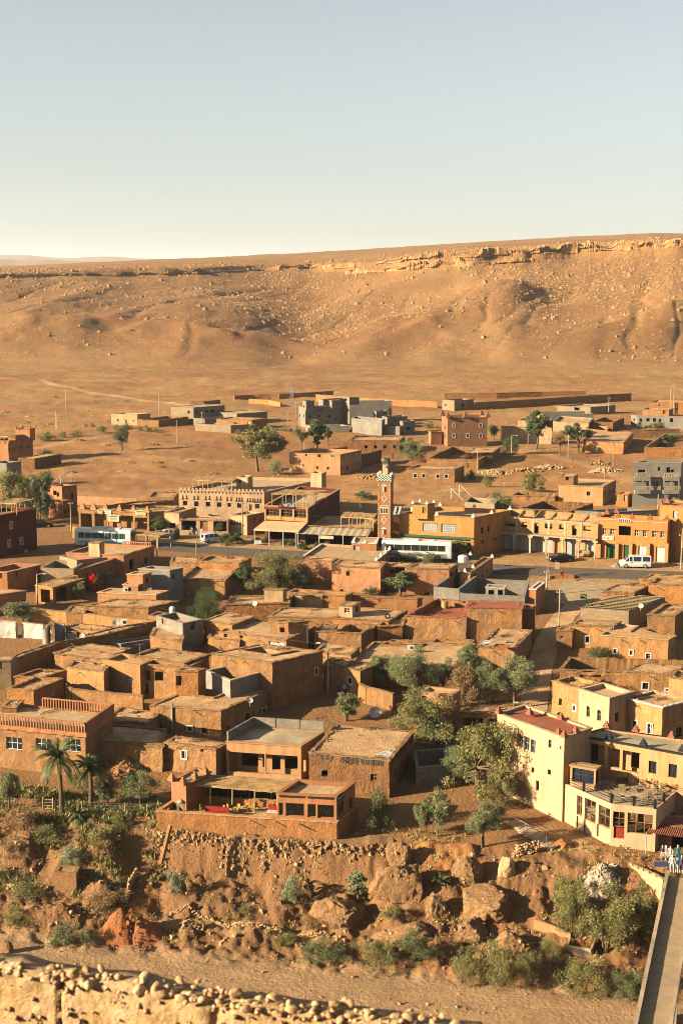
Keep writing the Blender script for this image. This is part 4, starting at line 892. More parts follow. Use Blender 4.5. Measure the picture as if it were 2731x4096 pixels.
merlons(BL['bazaar'], 'Z4', [(745, 303), (845, 308), (950, 312), (1075, 320), (1200, 326), (1322, 334)], 'plaster_peach', s=.9)
bld('mud_house', 'low mud roofs with sagging edges behind the bazaar', 'Z4', [(940, 275), (1300, 262), (1560, 222)], 2.9, 'mud', 'mud_roof', rough=.09)
bld('mud_compound', 'mud yard with pale inner wall beside the triangle patterned hotel', 'Z4', [(1190, 295), (1560, 300), (1620, 275)], 2.6, 'mud_pale', 'mud_roof', opn=True)
bld('mud_house', 'mud storehouse with lit sloping wall left of the triangle patterned hotel', 'Z4', [(1325, 196), (1560, 200), (1600, 150)], 3.2, 'mud', 'mud_roof', rough=.06)
B=bld('terrace_house', 'pink house with roof terrace and open balustrade below the bus', 'Z4', [(596, 694), (1110, 717), (1380, 632)], 3.6, 'plaster_pink', 'mud_pale', par=.5, rough=.03, copem='plaster_pink', key='terr', wins=[('r', 1310, 770, 30, 60, 'd', 'Z4', 'door_blue'), ('r', 1345, 765, 20, 60, 'd', 'Z4', 'door_grey'), ('r', 1180, 800, 40, 90, 'o')])
balustrade(BL['terr'], 'b', .05, .55, BL['terr']['z']+.55, .75, 'plaster_pink')
bld('stair_room', 'small tan stair room with brown door on the terrace house', 'Z4', [(795, 603), (892, 608), (937, 596)], 5.8, 'mud_pale', 'mud_roof', par=.08, rough=.03, cat='tower', zt=BL['terr']['z']+1.9, zb=BL['terr']['fz'], wins=[('r', 898, 640, 18, 52, 'd')])
bld('block_house', 'low house of tan blocks with two roofless rooms beside the red house', 'Z4', [(366, 832), (660, 842), (776, 772)], 3.0, 'block_tan', opn=True, **CONC)
bld('block_house', 'tan block walls with tall pillars behind the two roofless rooms', 'Z4', [(536, 724), (690, 762), (962, 738)], 3.2, 'block_tan', 'mud_roof', par=.6, **CONC)
bld('shop_house', 'terracotta house with open balcony and dark doors on the alley', 'Z4', [(700, 850), (962, 770), (1110, 715)], 3.2, 'plaster_terra', 'mud_pale', par=.3, rough=.03, wins=[('r', 1055, 880, 36, 110, 'o'), ('r', 985, 870, 20, 60, 'o')])
bld('red_shell', 'roofless red house shell with square window holes', 'Z4', [(-180, 860), (66, 868), (365, 800)], 3.6, 'plaster_terra', 'mud_roof', par=1.4, rough=.02, copem='plaster_cream', wins=[('f', 5, 900, 34, 56, 'o'), ('r', 143, 885, 36, 58, 'o'), ('r', 310, 843, 36, 58, 'o')])
bld('orange_house', 'plain terracotta house with flat sunlit roof at the left edge', 'A1', [(-260, 48), (-25, 64), (235, 26)], 3.4, 'plaster_terra', 'mud_pale', par=.12, rough=.03, copem='plaster_peach')
B=bld('reed_shop', 'open shop under a reed mat roof with hanging reed fringe', 'Z4', [(320, 984), (476, 1006), (782, 914)], 2.9, 'mud_orange', 'reed', par=.04, rough=.05, copem='reed', wins=[('f', 410, 1085, 80, 120, 'o'), ('r', 560, 1080, 110, 150, 'o'), ('r', 680, 1040, 90, 130, 'o')], cat='shop')
bld('pink_house', 'pink plastered house with flat parapet roof and air conditioner', 'A1', [(876, 40), (1400, 62), (1505, 26)], 3.2, 'plaster_pink', 'mud_pale', par=.15, rough=.04, copem='mud_pale', key='pinkh')
bld('stair_room', 'tall pink roof room with small window on the air conditioned house', 'Z4', [(1138, 886), (1280, 892), (1360, 866)], 5.6, 'plaster_pink', 'mud_pale', par=.12, rough=.02, copem='mud_pale', cat='tower', zt=BL['pinkh']['z']+2.3, zb=BL['pinkh']['fz'], wins=[('r', 1320, 944, 22, 50, 'g')])
bld('stair_room', 'small low pink roof cube in front of the tall roof room', 'Z4', [(1102, 978), (1238, 984), (1280, 964)], 4.4, 'plaster_pink', 'mud_pale', par=.06, rough=.02, copem='mud_pale', cat='roof room', zt=BL['pinkh']['z']+.9, zb=BL['pinkh']['fz'], wins=[('f', 1165, 1020, 26, 26, 'g'), ('r', 1252, 1015, 12, 40, 'g')])
bld('grey_house', 'grey rendered cube house with pink side behind the pink plastered house', 'Z4', [(1246, 836), (1522, 852), (1640, 828)], 5.2, 'concrete', 'concrete_pale', par=.3, rough=0, copem='concrete_pale', wins=[('r', 30, 912, 18, 48, 'g', 'Z5')])
B=bld('kasbah_hotel', 'cream clay hotel with rows of triangular niches and grille windows', 'Z5', [(80, 130), (842, 150), (1375, 32)], 6.6, 'plaster_kasbah', 'mud_pale', par=.6, rough=.02, copem='plaster_kasbah', cat='hotel', key='hotel', wins=[('f', u, v, 40 if u!=532 else 30, 42 if u!=532 else 36, 'g')for u, v in ((137, 252), (239, 258), (342, 262), (441, 265), (532, 268), (622, 273), (781, 280))]+[('f', 722, 292, 28, 56, 'd')])
for k in range(24):
 p, d, n=fpt(BL['hotel'], 'f', 'Z5', (100+k*31.2, 146+k*.8), .02)
 mb=MB(); s=.26
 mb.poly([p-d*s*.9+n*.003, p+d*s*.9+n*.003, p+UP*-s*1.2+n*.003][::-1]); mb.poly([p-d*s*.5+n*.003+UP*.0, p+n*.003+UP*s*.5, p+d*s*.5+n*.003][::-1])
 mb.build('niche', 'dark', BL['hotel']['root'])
for u, v in ((137, 207), (239, 210), (342, 212), (441, 216), (535, 222), (622, 226), (721, 232), (786, 236)):
 for du in ((-20, 14)if u<600 else (-24, 0, 24)):
  p, d, n=fpt(BL['hotel'], 'f', 'Z5', (u+du, v), .02); s=.28
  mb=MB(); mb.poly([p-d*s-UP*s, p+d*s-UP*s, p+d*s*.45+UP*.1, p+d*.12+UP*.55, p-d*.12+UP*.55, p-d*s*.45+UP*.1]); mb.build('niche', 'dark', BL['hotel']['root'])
for k in range(22):
 p, d, n=fpt(BL['hotel'], 'f', 'Z5', (100+k*34.5, 126+k*.85), -.2)
 mb=MB(); mb.box(Vector((p.x, p.y, BL['hotel']['z']+.18)), (.22, .14, .2), (d, n, UP)); mb.build('merlon', 'plaster_kasbah', BL['hotel']['root'])
bld('stair_tower', 'plain square tower at the rear corner of the clay hotel', 'Z5', [(1258, -20), (1358, -14), (1398, -30)], 9, 'plaster_kasbah', 'mud_pale', par=.3, rough=.02, copem='plaster_kasbah', cat='tower', zt=BL['hotel']['z']+2.2, zb=BL['hotel']['fz']-2)
bld('roof_room', 'clay roof room with stepped top on the clay hotel', 'Z5', [(600, 14), (696, 20), (742, 2)], 9, 'plaster_kasbah', 'mud_pale', par=.3, rough=.02, copem='plaster_kasbah', cat='roof room', zt=BL['hotel']['z']+2.0, zb=BL['hotel']['fz'], wins=[('f', 625, 60, 20, 30, 'o')])
B=bld('gate_house', 'clay gate block with arched window and niche row beside the clay hotel', 'Z5', [(536, 354), (690, 364), (845, 331)], 3.7, 'plaster_kasbah', 'mud_roof', par=.3, rough=.03, copem='plaster_kasbah', key='gate', wins=[('f', 605, 497, 46, 46, 'd', 'Z5', 'door_grey'), ('r', 760, 395, 18, 22, 'g'), ('r', 810, 408, 12, 20, 'g')])
for u in (555, 580, 605, 630):
 p, d, n=fpt(BL['gate'], 'f', 'Z5', (u, 432), .02); s=.28
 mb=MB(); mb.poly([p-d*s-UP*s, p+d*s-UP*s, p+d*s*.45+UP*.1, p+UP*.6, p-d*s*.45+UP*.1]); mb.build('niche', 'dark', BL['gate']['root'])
bld('gate_house', 'low clay entrance with sign board over the door between leafy pergolas', 'Z5', [(85, 398), (520, 408), (560, 372)], 2.9, 'plaster_kasbah', 'mud_roof', par=.2, rough=.04, key='entry', wins=[('f', 170, 450, 130, 90, 'o'), ('f', 305, 445, 70, 110, 'd'), ('f', 450, 460, 120, 90, 'o')])
bld('clay_house', 'clay house with niche row left of the leafy entrance', 'Z5', [(-40, 330), (80, 338), (235, 292)], 3.8, 'plaster_kasbah', 'mud_roof', par=.25, rough=.03, wins=[('f', 20, 470, 60, 80, 'o')])
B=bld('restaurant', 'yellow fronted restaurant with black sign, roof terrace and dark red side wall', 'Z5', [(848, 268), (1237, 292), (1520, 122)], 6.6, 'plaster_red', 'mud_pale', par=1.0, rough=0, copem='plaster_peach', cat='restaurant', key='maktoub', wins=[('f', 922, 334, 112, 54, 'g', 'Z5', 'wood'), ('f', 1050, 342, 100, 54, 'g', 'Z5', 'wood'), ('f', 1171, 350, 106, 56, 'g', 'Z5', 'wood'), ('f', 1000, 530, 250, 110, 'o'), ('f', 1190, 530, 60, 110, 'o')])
def slab_front(B, face, crop, a, b, mat, k0=.02, k1=.1, name='cladding'):
 p, d, n=fpt(B, face, crop, a, 0); r, _, _=fpt(B, face, crop, b, 0); u=(r-p).dot(d)
 mb=MB(); mb.box((p+d*u/2)+UP*(r.z-p.z)/2+n*(k0+k1)/2, (abs(u)/2, (k1-k0)/2, abs(r.z-p.z)/2), (d, n, UP)); return mb.build(name, mat, B['root'])
M=BL['maktoub']
i, j=0, 1
for (ua, va, ub, vb)in ((850, 268, 1236, 304), (850, 362, 1236, 420)):slab_front(M, 'f', 'Z5', (ua, va), (ub, vb), 'plaster_yellow')
for u in (856, 990, 1108, 1230):slab_front(M, 'f', 'Z5', (u-7, 304), (u+7, 404), 'plaster_peach', .1, .2, 'pilaster')
p0, d, n=fpt(M, 'f', 'Z5', (850, 408), .1); p1, _, _=fpt(M, 'f', 'Z5', (1234, 424), .1)
mb=MB(); o1, o2=p0+n*4.2-UP*.9-d*.3, p1+n*4.2-UP*.9
mb.quad(o1, o2, p1, p0); mb.quad(o1-UP*.25, o2-UP*.25, o2, o1); mb.quad(o2-UP*.25, p1-UP*.25, p1, o2); mb.build('awning', 'canvas', M['root'])
for t in (.02, .35, .66, .98):
 c=o1.lerp(o2, t); mb=MB(); g=zgs(c.x, c.y); mb.tube([Vector((c.x, c.y, g)), c-UP*.1], .07); mb.build('post', 'white', M['root'])
sg=slab_front(M, 'f', 'Z5', (976, 250), (1122, 298), 'sign_black', .14, .22, 'sign_board')
def text(s, size, mat, P, d, n, root, name='lettering', ext=.01, wid=None):
 cu=bpy.data.curves.new(name, 'FONT'); cu.body=s; cu.size=size; cu.extrude=ext; cu.align_x='CENTER'; cu.align_y='CENTER'
 o=bpy.data.objects.new('tmp', cu); COL.objects.link(o)
 me=bpy.data.meshes.new_from_object(o.evaluated_get(bpy.context.evaluated_depsgraph_get())); bpy.data.objects.remove(o)
 k=1
 if wid:xs=[v.co.x for v in me.vertices]; k=wid/(max(xs)-min(xs))
 up=n.cross(d)if abs(n.z)>.5 else UP
 for v in me.vertices:v.co=P+d*v.co.x*k+up*v.co.y+n*v.co.z
 me.materials.clear(); me.materials.append(MATS[mat])
 o=bpy.data.objects.new(name, me); COL.objects.link(o)
 if root is not None:o.parent=root; o.location=-root.location-(root.parent.location if 0 else Vector())
 return o
p, d, n=fpt(M, 'f', 'Z5', (1066, 270), .24); t=text('MAKTOUB', .85, 'sign_white', p, d, n, M['root'], wid=2.1)
p, d, n=fpt(M, 'f', 'Z5', (992, 275), .235); mb=MB(); mb.box(p, (.2, .01, .2), (d, n, UP)); mb.build('emblem', 'door_red', M['root'])
p0, p1=M['W'][0], M['W'][1]; dd=(p1-p0).normalized(); L=(p1-p0).length
for k in range(14):
 c=p0+dd*L*k/13+UP*0; mb=MB(); mb.tube([c, c+UP*.7], .025, 4); mb.build('rail_post', 'metal_black', M['root'])
mb=MB(); mb.tube([p0+UP*.7, p1+UP*.7], .03, 4); mb.tube([p0+UP*.35, p1+UP*.35], .02, 4); mb.build('rail', 'metal_black', M['root'])
B=bld('canopy_restaurant', 'low dark restaurant with reed pergola roof terrace beside the tall tower', 'P', [(1200, 2100), (1490, 2112), (1530, 2060)], 3.6, 'mud_dark', 'mud_roof', par=.4, rough=.02, cat='restaurant', key='canopy', wins=[('f', 1260, 2160, 80, 60, 'o'), ('f', 1360, 2165, 80, 60, 'o'), ('f', 1445, 2168, 60, 60, 'o')])
p0, d, n=fpt(BL['canopy'], 'f', 'P', (1200, 2106), .1); p1, _, _=fpt(BL['canopy'], 'f', 'P', (1488, 2116), .1)
mb=MB(); o1, o2=p0+n*3.4-UP*.7, p1+n*3.4-UP*.7; k=22
for t in range(k):
 a, b=t/k, (t+1)/k; mb.quad(o1.lerp(o2, a), o1.lerp(o2, b), p0.lerp(p1, b), p0.lerp(p1, a), mi=t%2)
mb.build('striped_awning', ['canvas', 'concrete'], BL['canopy']['root'])
for t in (.01, .33, .66, .99):
 c=o1.lerp(o2, t); mb=MB(); mb.tube([Vector((c.x, c.y, zgs(c.x, c.y))), c], .06); mb.build('post', 'white', BL['canopy']['root'])
slab_front(BL['canopy'], 'f', 'P', (1296, 2128), (1352, 2143), 'sign_cream', 3.42, 3.46, 'sign_board')
def pergola(name, label, crop, pts, zt, zb, mat='reed', nposts=4, beams=5, slope=0):
 P=[at(q(crop, p), zt)for p in pts[:3]]; P.append(P[0]+P[2]-P[1])
 c=sum(P, Vector())/4; root=empty(name, label, 'pergola', (c.x, c.y, zb))
 mb=MB(); nn=16
 for i in range(nn):
  for j in range(4):
   g=lambda a, b:P[0].lerp(P[1], a/nn).lerp(P[3].lerp(P[2], a/nn), b/4)+UP*.10*noise.noise(Vector((a*1.3, b*2.1, zt)))
   mb.quad(g(i, j), g(i+1, j), g(i+1, j+1), g(i, j+1)); mb.quad(g(i, j)-UP*.07, g(i, j+1)-UP*.07, g(i+1, j+1)-UP*.07, g(i+1, j)-UP*.07)
   if j==0:mb.quad(g(i, 0)-UP*(.12+.1*random.random()), g(i+1, 0)-UP*(.12+.1*random.random()), g(i+1, 0), g(i, 0))
 mb.build('reed_mat', mat, root)
 for t in range(nposts+1):
  for sd in (0, 1):
   a=(P[0].lerp(P[1], t/nposts)if sd==0 else P[3].lerp(P[2], t/nposts)).lerp(c, .04); zz=zb if zb is not None else zgs(a.x, a.y)
   mb=MB(); mb.tube([Vector((a.x, a.y, zz)), Vector((a.x+.05, a.y, zt-.08))], .07, 5); mb.build('post', 'log', root)
 for t in range(beams):
  a=P[0].lerp(P[1], (t+.5)/beams); b=P[3].lerp(P[2], (t+.5)/beams); mb=MB(); mb.tube([a-UP*.12, b-UP*.12], .05, 5); mb.build('beam', 'log', root)
 return root
pergola('pergola', 'reed shade on thin posts over the black signed restaurant terrace', 'Z5', [(905, 168), (1290, 176), (1410, 136)], M['z']+1.9, M['fz'])
pergola('pergola', 'long reed pergola on the roof of the clay hotel', 'Z5', [(200, 42), (560, 62), (605, 28)], BL['hotel']['z']+1.7, BL['hotel']['fz'])
pergola('pergola', 'reed pergola on the roof of the restaurant next to the tall tower', 'Z6', [(0, 372), (300, 390), (330, 345)], BL['canopy']['z']+1.9, BL['canopy']['fz'])
pergola('pergola', 'dark slatted pergola on the tall dark red house', 'Z4', [(-40, 245), (150, 255), (320, 215)], BL['red']['z']+1.6, BL['red']['fz'])
pergola('pergola', 'pale reed pergola on the roof of the orange tower house', 'Z1', [(-60, 412), (60, 420), (165, 405)], BL['orange']['z']+1.2, BL['orange']['fz'])
pergola('pergola', 'sagging brown mat shade stretched behind the parked bus', 'Z4', [(990, 512), (1420, 545), (1540, 520)], zgs(-25, 238)+2.9, zgs(-25, 238))
B=bld('prayer_hall', 'yellow two storey hall with two stepped arch screens, arcade and white merlons', 'Z6', [(540, 345), (1200, 379), (1530, 312)], 6.9, 'plaster_yellow', 'mud_pale', par=.6, rough=.02, copem='plaster_yellow', cat='building', key='yellow', wins=[('f', 805, 468, 138, 78, 'l'), ('f', 970, 478, 134, 80, 'l'), ('r', 1270, 496, 20, 54, 'g'), ('r', 1328, 484, 18, 50, 'g'), ('f', 620, 640, 150, 120, 'o'), ('f', 800, 650, 130, 125, 'o'), ('f', 960, 655, 120, 125, 'o'), ('f', 1120, 660, 90, 130, 'o'), ('r', 1275, 600, 20, 30, 'g'), ('r', 1384, 575, 16, 24, 'g')])
merlons(BL['yellow'], 'Z6', [(550, 345), (865, 360), (1190, 379), (1355, 345), (1520, 312), (895, 276), (1200, 290)], 'white', s=.5)
slab_front(BL['yellow'], 'f', 'Z6', (542, 542), (1198, 562), 'tile_green', .02, .5, 'tile_band')
for u in (545, 720, 880, 1030, 1190):slab_front(BL['yellow'], 'f', 'Z6', (u-14, 575), (u+14, 722), 'plaster_yellow', .4, .75, 'column')
slab_front(BL['yellow'], 'f', 'Z6', (542, 562), (1198, 590), 'plaster_yellow', .35, .8, 'lintel')
bld('stair_room', 'yellow roof room with brown door and white corner merlons', 'Z6', [(645, 256), (780, 262), (845, 249)], 9.0, 'plaster_yellow', 'mud_pale', par=.1, rough=0, copem='tile_green', cat='roof room', zt=BL['yellow']['z']+2.0, zb=BL['yellow']['fz'], key='yroom', wins=[('f', 752, 315, 36, 60, 'd')])
merlons(BL['yroom'], 'Z6', [(650, 255), (775, 262), (838, 249), (712, 243)], 'white', s=.4)
B=bld('arcade_wing', 'small red wing with white merlons between tall tower and yellow hall', 'Z6', [(478, 352), (530, 350), (545, 280)], 5.6, 'plaster_terra', 'mud_pale', par=.3, rough=.02, copem='white', key='wing')
base=ground(q('Z6', (392, 702))); pm=pxm(base)
wpx=115*.44643/pm
ztop=at(q('Z2', (1090, 726)), 0);
def atx(p, d):return atd(p, d)
zt=atd(q('Z2', (1090, 726)), base.y).z; zb2=atd(q('Z2', (1090, 684)), base.y).z
ang=math.radians(-13); du=Vector((math.cos(ang), math.sin(ang), 0)); dn=Vector((du.y, -du.x, 0)); hw=wpx/2
ct=Vector((base.x, base.y, base.z))-dn*hw
T=empty('minaret', 'slender pink brick minaret with green checker band and stork nest', 'minaret', ct)
def mbox(a, b, zz0, zz1, nm, mat, cx=0, cn=0, par=None):
 mb=MB(); mb.box(Vector((ct.x, ct.y, (zz0+zz1)/2))+du*cx+dn*cn, (a, b, (zz1-zz0)/2), (du, dn, UP)); return mb.build(nm, mat, par or T)
mbox(hw, hw, base.z-1, zt, 'shaft', 'minaret_brick')
for sx in (-1, 1):
 for sn in (-1, 1):
  nb=30; hb=(zt-base.z)/nb
  for k in range(nb):
   lng=.22 if k%2 else .16
   mb=MB(); mb.box(Vector((0, 0, 0)), (lng, .17 if k%2 else .22, hb*.44), (du, dn, UP)); o=mb.build('quoin', 'mud_orange' if k%2 else 'mud_ochre', T)
   o.location=Vector((ct.x, ct.y, base.z+hb*(k+.5)))+du*sx*(hw-lng+.03)+dn*sn*(hw-.15)-T.location
band=mbox(hw+.12, hw+.12, zt, zb2, 'checker_band', 'tile_green')
nx, nz=9, 5; cw=(hw+.12)*2/nx; ch=(zb2-zt-.1)/nz
for fx in range(nx):
 for fz_ in range(nz):
  if (fx+fz_)%2:continue
  for dd_, nn_ in ((du, dn), (Vector((-dn.x, -dn.y, 0)), du)):
   mb=MB(); mb.box(Vector((ct.x, ct.y, zt+.05+ch*(fz_+.5)))+dd_*(-(hw+.12)+cw*(fx+.5))+nn_*(hw+.125), (cw*.46, .012, ch*.46), (dd_, nn_, UP))
   o=mb.build('tile', 'white', band); o.location=-T.location-band.location
mbox(hw+.2, hw+.2, zb2, zb2+.1, 'cornice', 'cement_white')
for a in (-1, 0, 1):
 for b in (-1, 0, 1):
  if a==b==0:continue
  for k in range(2):mbox(.18-.07*k, .15-.05*k, zb2+.1+.2*k, zb2+.3+.2*k, 'merlon', 'cement_white', a*(hw), b*(hw))
zl=atd(q('Z2', (1090, 612)), base.y).z
mbox(hw*.42, hw*.42, zb2+.1, zl, 'lantern', 'plaster_kasbah'); mbox(hw*.48, hw*.48, zl, zl+.4, 'lantern_roof', 'tile_green')
mb=MB(); mb.tube([ct+UP*(zl-.35-ct.z)+dn*(hw*.44), ct+UP*(zl-.35-ct.z)+dn*(hw*.44+.3)], [.1, .22], 10); mb.build('loudspeaker', 'metal_grey', T)
def face_deco(crop, c, kind):
 p=q(crop, c); r=ray(p); pl=ct+dn*hw; t=(pl-Vector((0, 0, CZ))).dot(dn)/r.dot(dn); P=Vector((0, 0, CZ))+r*t+dn*.015
 P=P-du*((P-ct).dot(du))
 mb=MB(); A=(du, dn, UP)
 if kind=='win':
  mb.box(P, (.30, .04, .42), A); o=mb.build('window', 'dark', T)
  f=MB(); f.box(P+UP*.62+dn*.03, (.5, .04, .07), A); f.box(P+UP*.74+dn*.03, (.22, .04, .06), A); f.box(P+dn*.05-du*.16, (.13, .02, .4), A); f.build('surround', 'cement_white', o)
 elif kind=='diamond':
  for a, b, s in ((0, .58, .11), (0, -.58, .11), (.40, 0, .11), (-.40, 0, .11), (.22, .30, .10), (-.22, .30, .10), (.22, -.30, .10), (-.22, -.30, .10)):mb.box(P+du*a+UP*b+dn*.01, (s, .025, s), A)
  mb.build('star_ornament', 'cement_white', T)
 else :
  mb.box(P, (.72, .03, .74), A); o=mb.build('triple_window', 'cement_white', T)
  f=MB(); [f.box(P+du*a-UP*.2+dn*.03, (.15, .02, .42), A)for a in (-.45, 0, .45)]; f.build('opening', 'dark', o)
  f=MB(); f.box(P+UP*.55+dn*.03, (.6, .02, .12), A); f.build('arch_panel', 'minaret_brick', o)
for c, k in (((397, 128), 'win'), ((395, 210), 'diamond'), ((395, 310), 'tri'), ((395, 402), 'diamond'), ((395, 510), 'win'), ((393, 590), 'diamond')):face_deco('Z6', c, k)
mb=MB(); r_=random.Random(3); c=ct+UP*(zl+.75-ct.z)
for k in range(260):
 a=r_.uniform(0, 6.28); rr=r_.uniform(.3, .85); a2=a+r_.uniform(.5, 1.2); zz=r_.uniform(-.35, .4)
 mb.tube([c+Vector((math.cos(a)*rr, math.sin(a)*rr, zz)), c+Vector((math.cos(a2)*rr, math.sin(a2)*rr, zz+r_.uniform(-.1, .1)))], .03, 3)
mb.lathe(c-UP*.35, [(.3, 0), (.7, .15), (.75, .5), (.5, .62)], 10); tag(mb.build('stork_nest', 'straw', loc=tuple(c)), 'big straw stork nest on the minaret lantern', 'nest')
B=bld('red_annex', 'red annex with grey metal door and white merlons at the foot of the minaret', 'Z6', [(105, 603), (325, 610), (345, 560)], 3.0, 'plaster_terra', 'mud_pale', par=.3, rough=.02, copem='white', key='annex', wins=[('f', 147, 678, 54, 94, 'd', 'Z6', 'door_grey')])
merlons(B, 'Z6', [(122, 604), (222, 607), (318, 610)], 'white', s=.42)
B=bld('prayer_court', 'pink courtyard block with row of white merlons on its wall below the minaret', 'P', [(1190, 2237), (1487, 2257), (1565, 2192)], 2.9, 'plaster_pink', 'mud_pale', par=.35, rough=.02, copem='white', key='court', wins=[('r', 1537, 2246, 5, 12, 'o'), ('r', 1547, 2240, 5, 12, 'o')])
merlons(B, 'P', [(1487, 2256), (1505, 2240), (1523, 2222), (1541, 2208), (1558, 2196)], 'white', s=.4)
GF=BL['greyflats']
for u0, u1 in ((1232, 1337), (1425, 1533)):
 for v in (735, 0):
  a=752 if v else 662; sb=slab_front(GF, 'f', 'Z3', (u0, a+30), (u1, a+54 if v else a+40), 'concrete', .02, 1.0, 'balcony')
  slab_front(GF, 'f', 'Z3', (u0, a), (u1, a+5), 'concrete_pale', .9, 1.02, 'balcony_rail')
  for k in range(9):t=u0+8+(u1-u0-16)*k/8; slab_front(GF, 'f', 'Z3', (t-3, a+5), (t+3, a+30), 'concrete_pale', .92, 1.0, 'baluster')
  if v:
   for t in (u0+3, (u0+u1)/2, u1-3):slab_front(GF, 'f', 'Z3', (t-4, 718), (t+4, a), 'concrete', .85, 1.0, 'balcony_post')
   slab_front(GF, 'f', 'Z3', (u0, 700), (u1, 718), 'concrete', .8, 1.02, 'balcony_lintel')
B=bld('brick_shops', 'unfinished row of pale brick shops with grey roller shutters and roofless rooms above', 'P', [(2003, 2066), (2391, 2095), (2405, 2060)], 5.9, 'brick_pale', 'concrete_pale', par=1.2, rough=.02, cope=.04, copem='concrete_pale', cat='shops', key='shops', wins=[('f', 2031+u*.44643, 1900+v*.44643, w_*.44643, h_*.44643, 'o')for u, v, w_, h_ in ((10, 438, 100, 46), (144, 445, 52, 46), (253, 478, 38, 94), (362, 458, 66, 46), (480, 465, 50, 44), (592, 497, 40, 92), (707, 478, 72, 46))]+[('f', 2031+u*.44643, 1900+v*.44643, w_*.44643, h_*.44643, 's')for u, v, w_, h_ in ((-30, 620, 130, 150), (50, 620, 90, 150), (200, 635, 110, 140), (340, 640, 110, 150), (560, 645, 90, 150), (735, 640, 90, 130))])
Bs=B
p0, p1=B['W'][0], B['W'][1]; d=(p1-p0).normalized(); n=Vector((d.y, -d.x, 0)); L=(p1-p0).length
zf=fpt(B, 'f', 'Z7', (400, 545))[0].z
for k in range(7):
 c=p0+d*L*(k+.02)/6.05+n*1.3; g=zgs(c.x, c.y)
 mb=MB(); mb.box(Vector((c.x, c.y, (g+zf)/2)), (.14, .14, (zf-g)/2), (d, n, UP)); mb.box(Vector((c.x, c.y, zf-.2)), (.45, .15, .16), (d, n, UP)); mb.build('column', 'concrete_pale', B['root'])
 pc=p0+d*L*(k+.02)/6.05+n*.03
 if 0<k<6:
  mb=MB(); mb.box(Vector((pc.x, pc.y, (B['z']+zf)/2)), (.16, .04, (B['z']-zf)/2), (d, n, UP)); mb.build('pillar', 'concrete_pale', B['root'])
mb=MB(); c=p0+d*L/2+n*.75; mb.box(Vector((c.x, c.y, zf+.1)), (L/2, .8, .1), (d, n, UP)); mb.build('canopy_slab', 'concrete_pale', B['root'])
for k in range(1, 6):
 c=p0+d*L*k/6; bk=c-n*4.5; mb=MB(); t=d*.12; z=B['z']
 mb.poly([c-t+UP*.02, bk-t+UP*.02, bk-t+UP*.8][::-1]); mb.poly([c+t+UP*.02, bk+t+UP*.02, bk+t+UP*.8]); mb.quad(c-t, c+t, bk+t+UP*.8, bk-t+UP*.8)
 mb.build('gable_wall', 'brick_pale', B['root'])
B=bld('orange_shops', 'bright orange two storey house with dark doors and red stepped corner ornaments', 'P', [(2391, 2068), (2669, 2084), (2692, 2069)], 7.2, 'plaster_orange', 'plaster_peach', par=.7, rough=0, cope=.1, copem='plaster_orange', coph=.2, cat='building', key='pharm', wins=[('f', 2031+u*.44643, 1900+v*.44643, w_*.44643, h_*.44643, st)for u, v, w_, h_, st in ((858, 506, 34, 62, 'gw'), (930, 509, 34, 58, 'gw'), (1148, 520, 34, 56, 'gw'), (1222, 525, 36, 56, 'gw'), (1306, 530, 36, 58, 'gw'), (1378, 534, 34, 58, 'gw'), (1043, 500, 108, 84, 'o'))]+[('f', 2031+u*.44643, 1900+v*.44643, w_*.44643, h_*.44643, 'd', 'P', m)for u, v, w_, h_, m in ((922, 690, 90, 150, 'door_green'), (1062, 700, 62, 150, 'door_green'), (1206, 712, 88, 150, 'door_white'), (1366, 722, 92, 150, 'door_white'))])
merlons(B, 'Z7', [(815, 375), (985, 382), (1110, 390), (1270, 399), (1420, 408), (1470, 380), (885, 350), (970, 335)], 'iron_red', s=.7)
slab_front(B, 'f', 'Z7', (808, 388), (985, 408), 'plaster_cream', .02, .12, 'frieze'); slab_front(B, 'f', 'Z7', (1102, 406), (1430, 434), 'plaster_cream', .02, .12, 'frieze')
sgn=slab_front(B, 'f', 'Z7', (842, 543), (944, 584), 'sign_white', .05, .12, 'sign_board')
p, d, n=fpt(B, 'f', 'Z7', (893, 566), .135); mb=MB(); mb.box(p, (.05, .01, .22), (d, n, UP)); mb.box(p+n*.001, (.2, .012, .06), (d, n, UP)); mb.build('emblem', 'door_green', B['root'])
for s_ in (-1, 1):
 for k in (-.1, .12):
  mb=MB(); mb.box(p+d*s_*.62+UP*k, (.32, .008, .045), (d, n, UP)); mb.build('lettering', 'door_red' if k>0 else 'concrete', B['root'])
for u in (815, 975, 1098, 1255, 1420):slab_front(B, 'f', 'Z7', (u-12, 610), (u+12, 800), 'brick_pale', .0+.02, .5, 'pillar')
for u, v, w_ in ((895, 480, 150), (1185, 492, 130), (1342, 503, 150)):slab_front(B, 'f', 'Z7', (u-w_/2, v-6), (u+w_/2, v+4), 'wood', .05, .22, 'window_lintel')
balustrade(B, 'f', .30, .47, B['z']+.02, .6, 'cement_white', pitch=.3, k=-.1)
B=bld('orange_annex', 'orange annex with pierced balustrade at the right of the green door house', 'P', [(2672, 2078), (2790, 2088), (2830, 2060)], 7.0, 'plaster_orange', 'plaster_peach', par=.7, rough=0, copem='plaster_orange', cat='building', key='pharm2', wins=[('f', 2711, 2136, 14, 24, 'gw'), ('f', 2712, 2236, 24, 60, 'd', 'P', 'dark')])
balustrade(B, 'f', 0, .9, B['z']+.5, .6, 'cement_white', pitch=.3)
